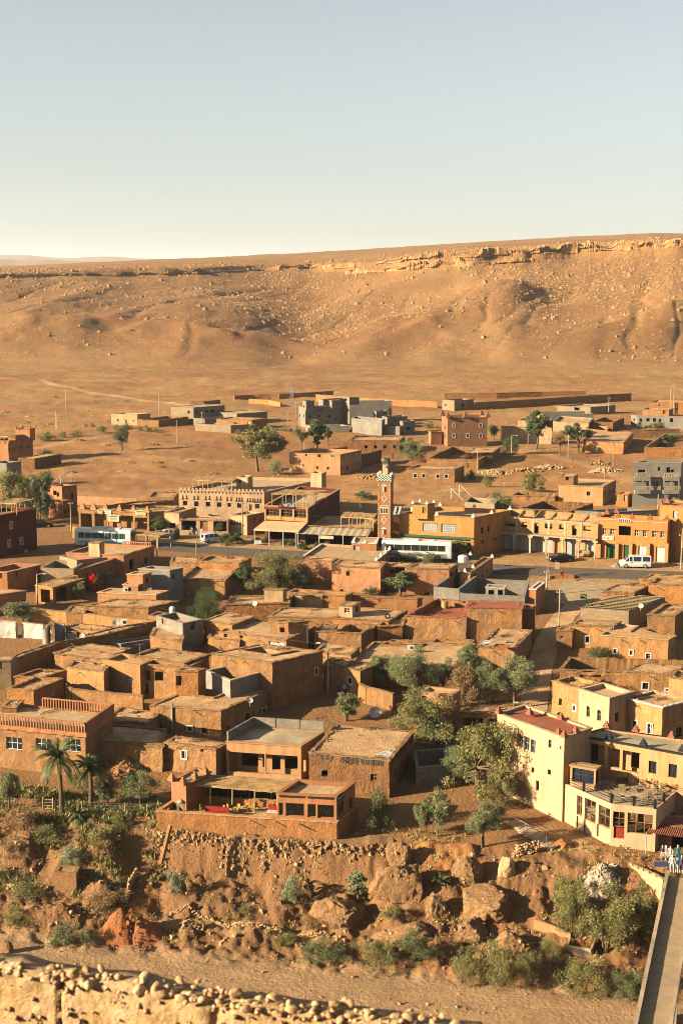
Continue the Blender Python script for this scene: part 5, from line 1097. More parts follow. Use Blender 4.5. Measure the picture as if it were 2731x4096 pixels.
B=bld('roof_house', 'orange roof storey with grey door and pale frieze behind the green door house', 'P', [(2638, 2018), (2790, 2030), (2830, 2010)], 9.6, 'plaster_yellow', 'plaster_peach', par=.3, rough=0, copem='plaster_orange', cat='roof room', wins=[('f', 2699, 2058, 20, 30, 'd', 'P', 'door_grey')], key='pharm3')
merlons(B, 'P', [(2640, 2017), (2668, 2012), (2780, 2030)], 'iron_red', s=.7)
bld('block_yard', 'grey block rooms without roof behind the brick shops', 'Z7', [(595, 318), (870, 335), (1340, 312)], 5.4, 'block', opn=True, **CONC, cat='compound')
bld('pink_house', 'long pink plastered house with one barred window behind the leafy tree', 'P', [(1188, 2236), (1327, 2246), (1350, 2232)], 4.0, 'plaster_pink', 'mud_roof', par=.2, rough=.05, wins=[])
bld('pink_house', 'pink house with crooked roof edge and barred window below the prayer court', 'P', [(1327, 2262), (1522, 2272), (1545, 2246)], 4.2, 'plaster_pink', 'mud_roof', par=.15, rough=.07, wins=[('f', 1391, 2294, 15, 18, 'g'), ('f', 1366, 2362, 14, 8, 'o')])
bld('pink_house', 'pink house with shuttered window and open roof loggia by the grey blocks', 'P', [(1626, 2271), (1795, 2274), (1831, 2254)], 4.3, 'plaster_pink', 'mud_roof', par=.15, rough=.06, wins=[('f', 1659, 2305, 17, 24, 'd'), ('r', 1806, 2296, 9, 18, 'g'), ('r', 1824, 2284, 8, 14, 'g'), ('f', 1709, 2384, 20, 28, 'o')])
bld('pink_house', 'recessed pink loggia with red railing between two pink houses', 'P', [(1520, 2262), (1630, 2266), (1650, 2252)], 3.6, 'plaster_pink', 'mud_roof', par=.15, rough=.05, wins=[('f', 1598, 2280, 40, 30, 'o'), ('f', 1566, 2285, 16, 22, 'o')])
B=bld('pink_annex', 'small pink annex with white merlons and water tank on the roof', 'P', [(1840, 2288), (1880, 2290), (1970, 2228)], 3.4, 'plaster_pink', 'mud_roof', par=.25, rough=.04, key='pannex', wins=[('r', 1930, 2308, 6, 22, 'o'), ('r', 1948, 2284, 5, 10, 'o'), ('r', 1963, 2276, 4, 10, 'o')])
merlons(B, 'P', [(1858, 2288), (1891, 2272), (1967, 2229), (1880, 2220)], 'white', s=.45)
B=bld('block_rooms', 'unfinished grey block rooms open to the sky', 'Z6', [(836, 1002), (1066, 1022), (1246, 886)], 3.4, 'block', opn=True, **CONC, cat='ruin')
B=bld('block_rooms', 'unfinished grey block house with door openings facing the alley', 'P', [(1838, 2374), (2098, 2386), (2115, 2322)], 3.0, 'block', opn=True, **CONC, cat='ruin')
bld('block_room', 'small grey concrete room with two door holes inside the block walls', 'Z6', [(1302, 1002), (1470, 1012), (1490, 985)], 3.2, 'concrete', 'concrete', par=.1, rough=0, copem='concrete_pale', cat='room', wins=[('f', 1352, 1060, 52, 60, 'o'), ('f', 1434, 1060, 46, 60, 'o')])
B=bld('alley_house', 'terracotta house with small balcony and awning on the alley', 'A4', [(190, 10), (250, 14), (330, -50)], 4.0, 'plaster_terra', 'mud_pale', par=.4, rough=.02, copem='cement_white')
B=bld('lattice_shed', 'tan block shed roofed with an open lattice of poles', 'A4', [(648, 180), (1080, 210), (1405, 90)], 2.7, 'block_tan', opn=True, **CONC, cat='shed', key='lattice')
W4=B['W']; k=0
for t in np.linspace(.03, .97, 15):
 a, b=W4[0].lerp(W4[1], t), W4[3].lerp(W4[2], t); mb=MB(); mb.tube([a+UP*.05, b+UP*.05], .06, 5); mb.build('pole', 'pole_wood', B['root'])
for t in np.linspace(.05, .95, 11):
 a, b=W4[0].lerp(W4[3], t), W4[1].lerp(W4[2], t); mb=MB(); mb.tube([a+UP*.15, b+UP*.15], .05, 5); mb.build('pole', 'pole_wood', B['root'])
bld('mud_house', 'mud house with beam ends along its roof edge beside the parking ground', 'Z7', [(835, 1040), (1130, 1050), (1262, 985)], 2.8, 'mud', 'mud_roof', par=.12, rough=.08)
bld('mud_house', 'mud house with rubble covered roof behind the lattice shed', 'Z7', [(1170, 930), (1480, 950), (1600, 900)], 3.0, 'mud_orange', 'mud_roof', par=.12, rough=.1)
bld('mud_house', 'orange mud house with big bare sunlit wall at the right edge', 'Z7', [(1258, 970), (1640, 985), (1700, 930)], 3.6, 'mud_orange', 'mud_roof', rough=.05)
bld('mud_house', 'square mud house with thick rounded roof rim at the right edge', 'A4', [(1246, 238), (1494, 250), (1640, 150)], 3.6, 'mud', 'mud_roof', par=.3, rough=.06, th=.5)
bld('ochre_house', 'ochre house with white rimmed window and plastic sheets on the roof', 'A4', [(546, 330), (935, 346), (1010, 300)], 3.3, 'mud_ochre', 'mud_roof', par=.15, rough=.07, wins=[('f', 708, 466, 36, 58, 'gs')])
bld('alley_kiosk', 'small square mud kiosk with street lamp on the alley corner', 'A4', [(432, 378), (574, 380), (600, 352)], 2.8, 'mud', 'mud_roof', par=.1, rough=.05, wins=[('f', 478, 445, 22, 16, 'g')])
B=bld('ochre_house', 'wide ochre house with three white framed windows and wooden spouts', 'A4', [(802, 422), (1434, 463), (1502, 430)], 3.4, 'mud_ochre', 'mud_roof', par=.25, rough=.05, copem='mud_pale', key='ochre', holes=[[(900, 396), (1080, 400), (1150, 355), (1000, 340)]], wins=[('f', 957, 570, 26, 42, 'gws'), ('f', 1101, 583, 28, 40, 'gws'), ('f', 1253, 614, 40, 46, 'gws'), ('r', 1470, 560, 8, 30, 'g')])
B=bld('mud_compound', 'roofless mud compound with crumbling stone topped corner and dark doorway', 'A4', [(462, 735), (1452, 760), (1600, 650), (548, 622)], 2.9, 'mud', opn=True, rough=.13, cat='compound', wins=[('f', 738, 830, 190, 96, 'o')])
bld('mud_house', 'rough mud house with low door inside the crumbling compound', 'A4', [(1030, 745), (1450, 772), (1600, 700)], 3.2, 'mud', 'mud_roof', par=.1, rough=.1, wins=[('f', 1228, 882, 52, 58, 'gs'), ('f', 1420, 916, 24, 18, 'gws')])
bld('ochre_house', 'rough ochre mud house with two small windows at the alley mouth', 'A4', [(396, 832), (640, 895), (830, 850)], 5.0, 'mud_ochre', 'mud_roof', par=.5, rough=.1, wins=[('f', 466, 1030, 26, 60, 'g'), ('f', 594, 1080, 22, 46, 'gws')])
B=bld('cream_house', 'smooth cream house with terracotta side and two shuttered windows', 'A8', [(752, 8), (990, 80), (1180, 30)], 5.6, 'plaster_cream', 'mud_pale', par=.5, rough=.01, copem='plaster_cream', key='creamr', wins=[('f', 823, 190, 28, 86, 'g', 'A8', 'cloth_tan'), ('f', 908, 220, 30, 86, 'g', 'A8', 'cloth_tan'), ('r', 1045, 232, 30, 70, 'g')])
B=bld('ochre_house', 'cracked ochre house with two small grille windows behind the cafe', 'A8', [(1097, 76), (1405, 152), (1640, 95)], 5.0, 'mud_ochre', 'mud_roof', par=.3, rough=.07, copem='cement_white', wins=[('f', 1187, 300, 32, 80, 'gs'), ('f', 1305, 325, 34, 80, 'gws'), ('r', 1532, 350, 44, 76, 'g')])
bld('ochre_house', 'ochre wall and roof with blue tub above the cracked house', 'A4', [(1440, 800), (1640, 830), (1700, 760)], 3.6, 'mud_ochre', 'mud_roof', rough=.07)
bld('mud_house', 'long mud house with stone strewn roof and glass skylight panel', 'A1', [(765, 160), (1330, 178), (1600, 118)], 2.8, 'mud', 'mud_roof', par=.1, rough=.1)
wallrun('garden_wall', 'long ochre garden wall with smooth coping behind the ruined white rooms', 'A1', [(185, 168), (520, 205), (900, 245), (1390, 292)], 2.0, 'mud_ochre', rough=.05)
bld('mud_platform', 'big mud house with flat debris covered roof in front of the ruined white rooms', 'A1', [(-120, 690), (100, 645), (600, 470)], 3.4, 'mud', 'mud_roof', par=.1, rough=.1)
bld('mud_house', 'mud house with long dark side wall and satellite dish on the roof', 'A1', [(560, 480), (950, 420), (1395, 300)], 3.0, 'mud', 'mud_roof', par=.1, rough=.08)
bld('block_house', 'grey block house with pale window patches beside the dark palm bush', 'P', [(626, 2463), (731, 2493), (812, 2477)], 4.0, 'block', 'mud_roof', par=.8, **CONC, wins=[('f', 656, 2483, 16, 28, 'd'), ('r', 771, 2503, 16, 30, 'o')])
bld('block_cellar', 'low grey block walls in the shaded yard below the dish house', 'A1', [(950, 490), (1085, 505), (1500, 440)], 1.8, 'block', opn=True, **CONC, cat='ruin')
bld('mud_house', 'crumbling mud house with gravel roof in the middle of the quarter', 'A1', [(492, 590), (930, 642), (1065, 590)], 3.6, 'mud', 'mud_roof', par=.12, rough=.12)
bld('mud_house', 'mud house with tall bare sunlit wall beside the lattice window house', 'A1', [(600, 708), (930, 750), (990, 690)], 4.0, 'mud_ochre', 'mud_roof', par=.15, rough=.08)
B=bld('tan_house', 'smooth tan house with white lattice window', 'A1', [(928, 648), (1256, 692), (1412, 630)], 4.6, 'mud_ochre', 'mud_pale', par=.5, rough=.03, copem='mud_ochre', key='tan', wins=[('f', 1162, 836, 46, 66, 'l')])
bld('tan_house', 'tan house with two open square balconies beside the lattice window house', 'A1', [(1258, 686), (1682, 712), (1800, 660)], 4.4, 'mud_ochre', 'mud_roof', par=.4, rough=.05, wins=[('f', 1305, 786, 80, 88, 'o'), ('f', 1425, 796, 76, 84, 'o'), ('f', 1300, 908, 64, 100, 'o')])
bld('mud_house', 'narrow mud house with long sloping parapet roof', 'A1', [(132, 792), (372, 806), (590, 738)], 3.0, 'mud_orange', 'mud_roof', par=.3, rough=.09)
bld('mud_house', 'terracotta mud house with white sheet bundles and two small side windows', 'A1', [(62, 902), (304, 918), (570, 812)], 3.6, 'mud_orange', 'mud_roof', par=.3, rough=.08, wins=[('r', 388, 1018, 30, 40, 'gws'), ('r', 473, 1004, 28, 70, 'gws')])
wallrun('yard_wall', 'half shaded mud yard wall behind the balustrade house', 'A1', [(600, 880), (650, 908), (960, 935), (1285, 966)], 2.6, 'mud', rough=.07)
bld('mud_room', 'small mud cube at the corner of the balustrade terrace', 'A5', [(14, 170), (150, 170), (215, 108)], 5.4, 'mud', 'mud_roof', par=.1, rough=.07)
bld('block_house', 'tan block house with broken roof edge at the left edge', 'A1', [(-120, 655), (97, 648), (150, 600)], 4.0, 'block_tan', 'mud_roof', par=.15, rough=.02, wins=[('f', 12, 700, 14, 60, 'o')])
bld('mud_house', 'orange mud house with flat roof behind the dark palm bush', 'A2', [(300, 296), (556, 336), (757, 255)], 3.4, 'mud_orange', 'mud_roof', par=.1, rough=.06)
bld('mud_house', 'dark walled mud house with small sunlit window niches and striped grille', 'A2', [(430, 392), (1040, 464), (1300, 345)], 3.2, 'mud', 'mud_roof', par=.12, rough=.1, wins=[('f', 498, 428, 26, 34, 'o'), ('f', 640, 440, 26, 34, 'o'), ('f', 950, 505, 130, 30, 'l')])
bld('mud_room', 'mud roof room with small door and reddish bundle beside it', 'A2', [(900, 300), (1062, 312), (1240, 296)], 4.6, 'mud', 'mud_roof', par=.1, rough=.1, wins=[('f', 1005, 380, 40, 44, 'o')])
bld('mud_house', 'wide mud roof with terrace edge and drain pipe in the centre of the quarter', 'A2', [(880, 256), (1490, 270), (1600, 190)], 3.0, 'mud_orange', 'mud_roof', par=.1, rough=.06)
bld('mud_house', 'orange mud house with uneven roof edge in front of the tan roof cube', 'A2', [(500, 150), (1068, 134), (1100, 60)], 3.0, 'mud_orange', 'mud_roof', par=.2, rough=.07)
bld('mud_room', 'smooth tan roof cube with mud rim among the orange roofs', 'A2', [(843, 14), (1012, 18), (1046, 5)], 4.6, 'mud_pale', 'mud_roof', par=.06, rough=.03)
bld('mud_house', 'long low mud house with brick red parapet beside the tan roof cube', 'A2', [(1045, 40), (1568, 72), (1640, 40)], 3.2, 'mud_orange', 'mud_roof', par=.3, rough=.06, holes=[[(1120, 66), (1360, 80), (1400, 68), (1180, 58)]])
bld('mud_house', 'mud house with low raised roof room and tyre on its roof', 'A3', [(-60, 270), (430, 300), (600, 200)], 3.2, 'mud_orange', 'mud_roof', par=.15, rough=.06)
bld('mud_room', 'small tan roof room with glazed window near the tyre', 'A3', [(-10, 158), (108, 165), (184, 128)], 4.6, 'mud_pale', 'mud_roof', par=.06, rough=.03, wins=[('f', 62, 207, 48, 44, 'gw'), ('r', 150, 195, 24, 50, 'g')])
bld('mud_house', 'mud parapet house below the pink street houses', 'A3', [(-10, 72), (690, 98), (735, 90)], 2.6, 'mud_orange', 'mud_roof', par=.4, rough=.06)
bld('mud_ruin', 'roofless mud room with fluted crumbling inner walls', 'P', [(1328, 2526), (1445, 2531), (1510, 2499)], 3.2, 'mud', opn=True, rough=.12, cat='ruin')
B=bld('red_roof_house', 'rough mud house with sunken red terrace and rolled reed mat', 'A3', [(580, 250), (1130, 272), (1180, 125), (850, 98)], 4.2, 'mud', 'red_roof', par=.9, rough=.07, copem='red_roof', key='redroof')
bld('mud_house', 'tall rough plastered mud block with pinkish flat roof beside the sunken red terrace', 'P', [(1864, 2427), (2087, 2431), (2093, 2405)], 5.6, 'mud', 'red_roof', par=.1, rough=.06, copem='red_roof')
B=bld('courtyard_house', 'mud courtyard house with sloping side walls in front of the rough mud wall', 'A3', [(90, 672), (1050, 694), (1210, 500)], 3.0, 'mud_orange', 'mud_roof', par=.25, rough=.08, holes=[[(380, 520), (700, 530), (790, 490), (480, 480)]])
bld('mud_house', 'mud house with dry brush roof and coloured rugs drying beside the alley', 'A3', [(1230, 525), (1560, 550), (1720, 380)], 3.4, 'mud', 'mud_roof', par=.12, rough=.08)
bld('alley_wing', 'terracotta alley wing with air conditioner behind the drying rugs', 'A4', [(130, 190), (238, 196), (245, 150)], 4.4, 'plaster_terra', 'mud_pale', par=.4, rough=.02)
bld('mud_house', 'shaded mud house with one pale rimmed window above the olive yard', 'A3', [(-90, 668), (180, 748), (290, 700)], 3.8, 'mud', 'mud_roof', par=.12, rough=.08, wins=[('f', 88, 835, 34, 50, 'gs')])
wallrun('yard_wall', 'shaded mud yard wall curving below the olive trees', 'A3', [(165, 850), (240, 890), (480, 945)], 2.2, 'mud', rough=.07)
B=bld('cream_house', 'small cream square house half hidden by a feathery pepper tree', 'A7', [(968, 38), (1256, 64), (1324, 14)], 4.6, 'plaster_peach', 'mud_pale', par=.3, rough=.03, copem='plaster_peach', wins=[('f', 995, 120, 44, 90, 'o'), ('r', 1300, 145, 14, 44, 'g')])
bld('cream_annex', 'low cream annex in front of the small square house', 'A7', [(985, 186), (1204, 196), (1262, 166)], 2.0, 'plaster_peach', 'mud_pale', par=.1, rough=.03, copem='plaster_peach')
bld('mud_house', 'two storey mud house with square courtyard opening and long dark alley wall', 'A2', [(370, 586), (915, 670), (1370, 566), (800, 506)], 6.2, 'mud', 'mud_roof', par=.1, rough=.1, holes=[[(650, 575), (905, 612), (1110, 575), (820, 545)]], wins=[('r', 1310, 750, 22, 56, 'gs')])
bld('grey_court', 'grey concrete courtyard rooms with pale inner walls', 'A2', [(320, 740), (540, 830), (1000, 705), (700, 660)], 4.9, 'concrete', 'concrete', par=1.6, rough=0, copem='concrete_pale', cat='courtyard')
bld('mud_room', 'mud roof cube with dark door hole in front of the grey courtyard', 'A2', [(48, 742), (252, 748), (322, 720)], 5.9, 'mud_orange', 'mud_roof', par=.08, rough=.07, wins=[('f', 80, 835, 46, 88, 'o')])
B=bld('mud_house', 'large flat roofed mud house with sunken courtyard, steel flue and blue shutters', 'A6', [(0, 158), (634, 208), (1385, -120)], 3.2, 'mud', 'mud_roof', par=.14, rough=.09, key='bigmud', holes=[[(285, 64), (570, 96), (700, 52), (390, 22)]], wins=[('f', 85, 334, 36, 54, 'g', 'A6', 'door_blue'), ('f', 358, 368, 38, 40, 'gs'), ('f', 490, 386, 42, 46, 'g'), ('r', 1022, 225, 32, 76, 'gs'), ('r', 1265, 92, 26, 70, 'gs'), ('r', 1343, 60, 26, 70, 'gs'), ('r', 875, 275, 34, 86, 'd', 'A6', 'door_blue'), ('r', 703, 372, 20, 46, 'g'), ('r', 1150, 170, 20, 70, 'g')])
bld('mud_house', 'low mud house with brushwood roof edge and small pale window', 'A6', [(138, 482), (590, 548), (684, 500)], 3.4, 'mud', 'mud_roof', par=.1, rough=.1, cope=.16, wins=[('f', 306, 602, 40, 66, 'gws'), ('f', 466, 565, 24, 26, 'o')])
wallrun('yard_wall', 'shaded mud wall with small white door below the flat roofed house', 'A5', [(838, 478), (1100, 488), (1480, 506)], 3.0, 'mud', rough=.08)
D1=CROPS['D1']=(0, 2240, .8705)
bld('mud_house', 'mud roofs with rubble and low partition between tan house and grey courtyard', 'D1', [(600, 440), (850, 472), (962, 432)], 4.6, 'mud', 'mud_roof', par=.25, rough=.11)
bld('mud_house', 'shaded low mud roof right of the balustrade house', 'D1', [(445, 834), (746, 860), (765, 775)], 2.9, 'mud', 'mud_roof', par=.15, rough=.1)
bld('mud_house', 'mud house with sunlit rim in the yard behind the grey block house', 'D1', [(690, 350), (836, 372), (850, 330)], 2.6, 'mud', 'mud_roof', par=.12, rough=.09)
bld('mud_house', 'brown mud house with dark side between dish house and gravel roof house', 'D1', [(250, 425), (480, 452), (600, 405)], 3.0, 'mud', 'mud_roof', par=.12, rough=.1)
bld('mud_house', 'mud house with broken front wall and roof beams behind the grey cube house', 'Z5', [(85, 930), (490, 945), (620, 820)], 3.0, 'mud', 'mud_roof', par=.4, rough=.12, wins=[('r', 522, 905, 28, 52, 'o'), ('r', 570, 915, 12, 40, 'o')])
bld('mud_house', 'low mud house with rubble roof at the road behind the broken front wall', 'Z5', [(250, 770), (620, 790), (730, 735)], 3.2, 'mud_orange', 'mud_roof', par=.3, rough=.11)
bld('mud_house', 'low mud rooms at the road edge beside the balustrade terrace', 'Z5', [(0, 780), (250, 790), (270, 735)], 2.2, 'mud', 'mud_roof', par=.12, rough=.1)
bld('stable', 'mud stable with dark open front beside the alley above the cafe', 'P', [(1838, 2846), (2062, 2853), (2108, 2828)], 3.0, 'mud', 'mud_roof', par=.1, rough=.09, wins=[('f', 1890, 2905, 80, 70, 'o'), ('f', 1990, 2910, 70, 70, 'o')])
bld('block_yard', 'dark block yard with gate in the shade behind the pepper tree', 'A7', [(925, 718), (1222, 692), (1190, 540)], 2.0, 'block', opn=True, rough=0, cope=.03, copem='concrete', coph=.08, cat='compound')
bld('mud_house', 'mud house with brick red rim between sunken red terrace and fluted ruin', 'A3', [(335, 345), (560, 335), (600, 210)], 3.0, 'mud_orange', 'mud_roof', par=.3, rough=.07)
bld('mud_house', 'mud roof with white plaster patches at the head of the shaded alley', 'A2', [(1290, 570), (1620, 600), (1700, 525)], 3.4, 'mud_ochre', 'mud_roof', par=.15, rough=.09, wins=[('f', 1540, 720, 20, 60, 'o')])
bld('mud_house', 'low mud house under the courtyard house roofs beside the street lamp pole', 'A2', [(1370, 690), (1600, 712), (1660, 640)], 3.6, 'mud', 'mud_roof', par=.12, rough=.09)
bld('mud_house', 'low shaded mud house between balustrade house and steel flue house', 'P', [(430, 2866), (590, 2892), (640, 2850)], 2.5, 'mud', 'mud_roof', par=.15, rough=.1)
bld('mud_house', 'low mud house in the dark yard beside the grey block house', 'P', [(832, 2548), (958, 2562), (985, 2508)], 2.3, 'mud', 'mud_roof', par=.12, rough=.1)
bld('mud_house', 'small mud house with broken rim at the left of the tyre roof', 'A2', [(1290, 385), (1450, 392), (1500, 330)], 3.0, 'mud', 'mud_roof', par=.12, rough=.1)
bld('mud_house', 'flat mud roof in front of the long garden wall', 'A1', [(590, 350), (930, 385), (1010, 350)], 2.2, 'mud_ochre', 'mud_roof', par=.2, rough=.08)
bld('mud_house', 'flat mud roof with pale rim between skylight house and grey blocks', 'A1', [(1330, 250), (1420, 262), (1500, 225)], 2.6, 'mud', 'mud_roof', par=.15, rough=.08)
bld('mud_house', 'brown mud house behind the reed shop and bougainvillea', 'A1', [(590, 215), (760, 222), (800, 170)], 2.2, 'mud', 'mud_roof', par=.12, rough=.09)
bld('mud_house', 'mud house with sunlit front under the tall rough plastered block', 'A3', [(790, 500), (1150, 518), (1200, 470)], 2.2, 'mud_orange', 'mud_roof', par=.3, rough=.07)
B=bld('frame_house', 'peach concrete house with open bays, block parapet and bare flat roof', 'A6', [(686, 478), (1352, 522), (1562, 388)], 4.0, 'plaster_peach', 'concrete_pale', par=.12, rough=.01, copem='plaster_peach', key='frame', wins=[('f', 865, 675, 320, 180, 'o'), ('f', 1180, 695, 285, 175, 'o'), ('r', 1385, 700, 22, 110, 'o')])
p0, d, n=fpt(B, 'f', 'A6', (700, 600), -1.4); p1, _, _=fpt(B, 'f', 'A6', (1340, 620), -1.4)
mb=MB(); zb_, zt_=B['base'], B['z']-.5; L=(p1-p0).dot(d)
P0, P1=p0, p0+d*L
gp=[((790, 940, 620, 735)), ((980, 1015, 630, 750)), ((1065, 1140, 640, 775)), ((1180, 1330, 645, 765))]
ops=[]
for a, b, c, e in gp:
 ua=(fpt(B, 'f', 'A6', (a, c), -1.4)[0]-p0).dot(d); ub=(fpt(B, 'f', 'A6', (b, c), -1.4)[0]-p0).dot(d); zc=fpt(B, 'f', 'A6', (a, c), 0)[0].z; ze=fpt(B, 'f', 'A6', (a, e), 0)[0].z
 ops.append((ua, ub, max(ze, zb_+.6), min(zc, zt_)))
panel(mb, P0, P1, zb_, zt_, ops, step=4); mb.build('inner_wall', 'plaster_peach', B['root'])
i0, i1, i2, i3=B['W']
for a, b, nm in ((i3, i0, 'left'), (i3, i2, 'back')):
 mb=MB(); dd=(b-a).normalized(); nn=Vector((dd.y, -dd.x, 0)); L=(b-a).length
 k=3
 for t in range(k):
  c=a+dd*L*(t+.5)/k; mb2=MB(); ax_=dd*(L/k/2-.06)
  panel(mb2, c-ax_+nn*.1 if 0 else c-ax_, c+ax_, B['fz'], B['z']+1.0, [], step=9); e=MB()
  mb2.box(c+UP*(.5)-nn*.12, (L/k/2-.06, .1, .5+.06), (dd, nn, UP)); mb2.build('block_parapet', 'block', B['root'])
B=bld('niche_house', 'brown mud house with row of dark keyhole niches under the roof edge', 'A7', [(-30, 576), (690, 652), (905, 390)], 4.2, 'mud_dark', 'mud_roof', par=.1, rough=.09, key='niche', wins=[('f', 108, 770, 54, 60, 'o'), ('f', 546, 805, 52, 66, 'g', 'A7', 'wood'), ('r', 803, 690, 16, 90, 'g'), ('r', 735, 770, 10, 60, 'g')])
for k in range(15):
 t=k/14; p, d, n=fpt(B, 'f', 'A7', (0+t*622, 628+t*46), .02); w_=.2; h_=.36
 mb=MB(); mb.poly([p-d*w_-UP*h_, p+d*w_-UP*h_, p+d*w_+UP*.12, p+d*w_*.5+UP*.3, p+UP*.42, p-d*w_*.5+UP*.3, p-d*w_+UP*.12]); mb.build('niche', 'mud_dark' if 0 else 'dark_cloth_and_shade', B['root'])
for k in range(12):
 t=k/11; p, d, n=fpt(B, 'r', 'A7', (725+t*165, 640-t*190), .02); w_=.18; h_=.4
 mb=MB(); mb.poly([p-d*w_-UP*h_, p+d*w_-UP*h_, p+d*w_+UP*h_, p-d*w_+UP*h_]); mb.build('niche', 'dark_cloth_and_shade', B['root'])
B=bld('balustrade_house', 'terracotta balustrade terrace on a rough brown house with three wide windows', 'A5', [(-260, 300), (765, 402), (1010, 230)], 5.2, 'mud', 'mud_pale', par=.12, rough=.05, copem='plaster_terra', cope=.25, coph=.5, th=.3, key='balus', wins=[('f', 130, 503, 140, 108, 'gw'), ('f', 393, 515, 140, 112, 'gw'), ('f', 655, 522, 142, 112, 'gw')])
balustrade(B, 'f', .1, 1, B['z']+1.15, 1.15, 'plaster_terra', pitch=.34, k=-.1); balustrade(B, 'b', .0, .62, B['z']+1.15, 1.15, 'plaster_terra', pitch=.34)
p0, p1=B['W'][1], B['W'][2]; d=(p1-p0).normalized(); n=Vector((d.y, -d.x, 0)); L=(p1-p0).length
mb=MB(); mb.box(p0.lerp(p1, .5)+UP*.57-n*.1+n*.2, (L/2, .12, .58), (d, n, UP)); mb.build('parapet_panel', 'plaster_terra', B['root'])
p0, p1=B['W'][3], B['W'][0]
B=bld('river_restaurant', 'orange clay restaurant room with wide glass front above the cliff', 'C2', [(362, 40), (776, 58), (905, -40)], 5.4, 'plaster_terra', 'mud_pale', par=.45, rough=.02, copem='plaster_terra', cat='restaurant', key='rest', zb=-6.3, zt=-2.97, wins=[('f', 390, 150, 30, 88, 'cx', 'C2', 'plaster_terra'), ('f', 488, 156, 130, 92, 'cx', 'C2', 'plaster_terra'), ('f', 605, 162, 60, 92, 'cx', 'C2', 'plaster_terra'), ('f', 703, 168, 116, 92, 'cx', 'C2', 'plaster_terra'), ('r', 806, 140, 44, 90, 'cx'), ('r', 876, 130, 22, 110, 'd', 'C2', 'dark'), ('r', 822, 245, 24, 70, 'o')])
for a, b in ((385, 555), (580, 755)):
 for k in range(14):
  t=k/13; p, d, n=fpt(B, 'f', 'C2', (a+(b-a)*t, 58+(a-385+(b-a)*t)*.05), .01); mb=MB(); mb.box(p, (.07, .015, .14), (d, n, UP)); mb.build('slot', 'dark', B['root'])
p, d, n=fpt(B, 'r', 'C2', (803, 62), .06); mb=MB(); mb.box(p, (.85, .04, .32), (d, n, UP)); sb_=mb.build('sign_board', 'sign_black', B['root']); text('Restaurant', .42, 'sign_white', p+n*.05, d, n, B['root'], wid=1.5)
RB=B; fzT=-5.52
T_=bld('river_terrace', 'long orange clay terrace wall standing on the cliff edge', 'C1', [(1092, 158), (2346, 238), (2490, 120)], 3.0, 'mud_orange', 'mud_pale', par=.75, rough=.05, copem='plaster_peach', cat='terrace', key='terrace', zt=fzT, zb=-8.3)
def pblock(name, label, crop, pts, zt, zb, wall, roofm, par=.1, th=.2, wins=(), cat='building', copem=None, z_is_top=True, W=None):
 W=W or [at(q(crop, p), zt)for p in pts]; n=len(W)
 c=sum(W, Vector())/n; root=empty(name, label, cat, (c.x, c.y, zgs(c.x, c.y)))
 mb=MB(); faces={}
 for i in range(n):
  p0, p1=W[i], W[(i+1)%n]; faces[i]=(i, (i+1)%n); ops=[]
  for wd in wins:
   if wd[0]!=i:continue
   cr=wd[6]if len(wd)>6 and wd[6]else crop; x, y, w_, h_=wd[1:5]
   ua, _=hit(cr, (x-w_/2, y), p0, p1); ub, _=hit(cr, (x+w_/2, y), p0, p1); _, za=hit(cr, (x, y+h_/2), p0, p1); _, ze=hit(cr, (x, y-h_/2), p0, p1)
   ua, ub=max(.06, min(ua, ub)), min((p1-p0).length-.06, max(ua, ub)); ze=min(ze, zt-.06); za=max(za, zb+.05)
   if ub-ua<.1 or ze-za<.1:print('skip', name, wd); continue
   ops.append((ua, ub, za, ze)); wd=list(wd)+[None]*(8-len(wd)); faces.setdefault('todo', []).append((p0, p1, ua, ub, za, ze, wd[5], wd[7]))
  panel(mb, p0, p1, zb, zt, ops, step=3)
 mb.build('wall', wall, root)
 for p0, p1, a, b, c_, e, st, m in faces.pop('todo', []):
  d=Vector((p1.x-p0.x, p1.y-p0.y, 0)).normalized(); nr=Vector((d.y, -d.x, 0))
  infill(root, lambda u, zz, k=0:Vector((p0.x+d.x*u, p0.y+d.y*u, zz))-nr*k, d, nr, a, b, c_, e, st, m)
 inn=offset(W, th); fl=[Vector((p.x, p.y, zt-par))for p in inn]
 mb=MB(); ring(mb, W, inn, 9); ring(mb, inn, fl, 9); mb.build('parapet', copem or wall, root)
 mb=MB(); mb.poly(offset(fl, -th*.1)); mb.build('floor' if cat=='terrace' else 'roof', roofm, root)
 return dict(root=root, W=W, z=zt, fz=zt-par, base=zb, crop=crop, faces=faces)
zc1, zc2, zc3=2.0, 1.0, -3.0
CA=bld('cafe_house', 'tall cream cafe house with blue grey windows and tree shadows on its wall', 'A8', [(112, 198), (636, 388), (850, 312)], 9, 'plaster_kasbah', 'red_roof', par=.25, rough=.03, copem='plaster_kasbah', cat='cafe', key='cafe', zt=zc1, zb=-9, wins=[('f', 290, 415, 38, 106, 'g', 'A8', 'metal_grey'), ('f', 341, 440, 40, 110, 'g', 'A8', 'metal_grey'), ('f', 390, 462, 38, 108, 'g', 'A8', 'metal_grey'), ('f', 525, 443, 26, 66, 'g', 'A8', 'metal_grey'), ('f', 193, 372, 14, 56, 'g'), ('f', 606, 470, 10, 30, 'o'), ('f', 388, 648, 24, 44, 'o'), ('f', 520, 665, 26, 40, 'g'), ('f', 426, 770, 24, 80, 'o')])
merlons(CA, 'A8', [(122, 200), (365, 210), (610, 250), (592, 366), (634, 388), (725, 355)], 'iron_red', s=.55)
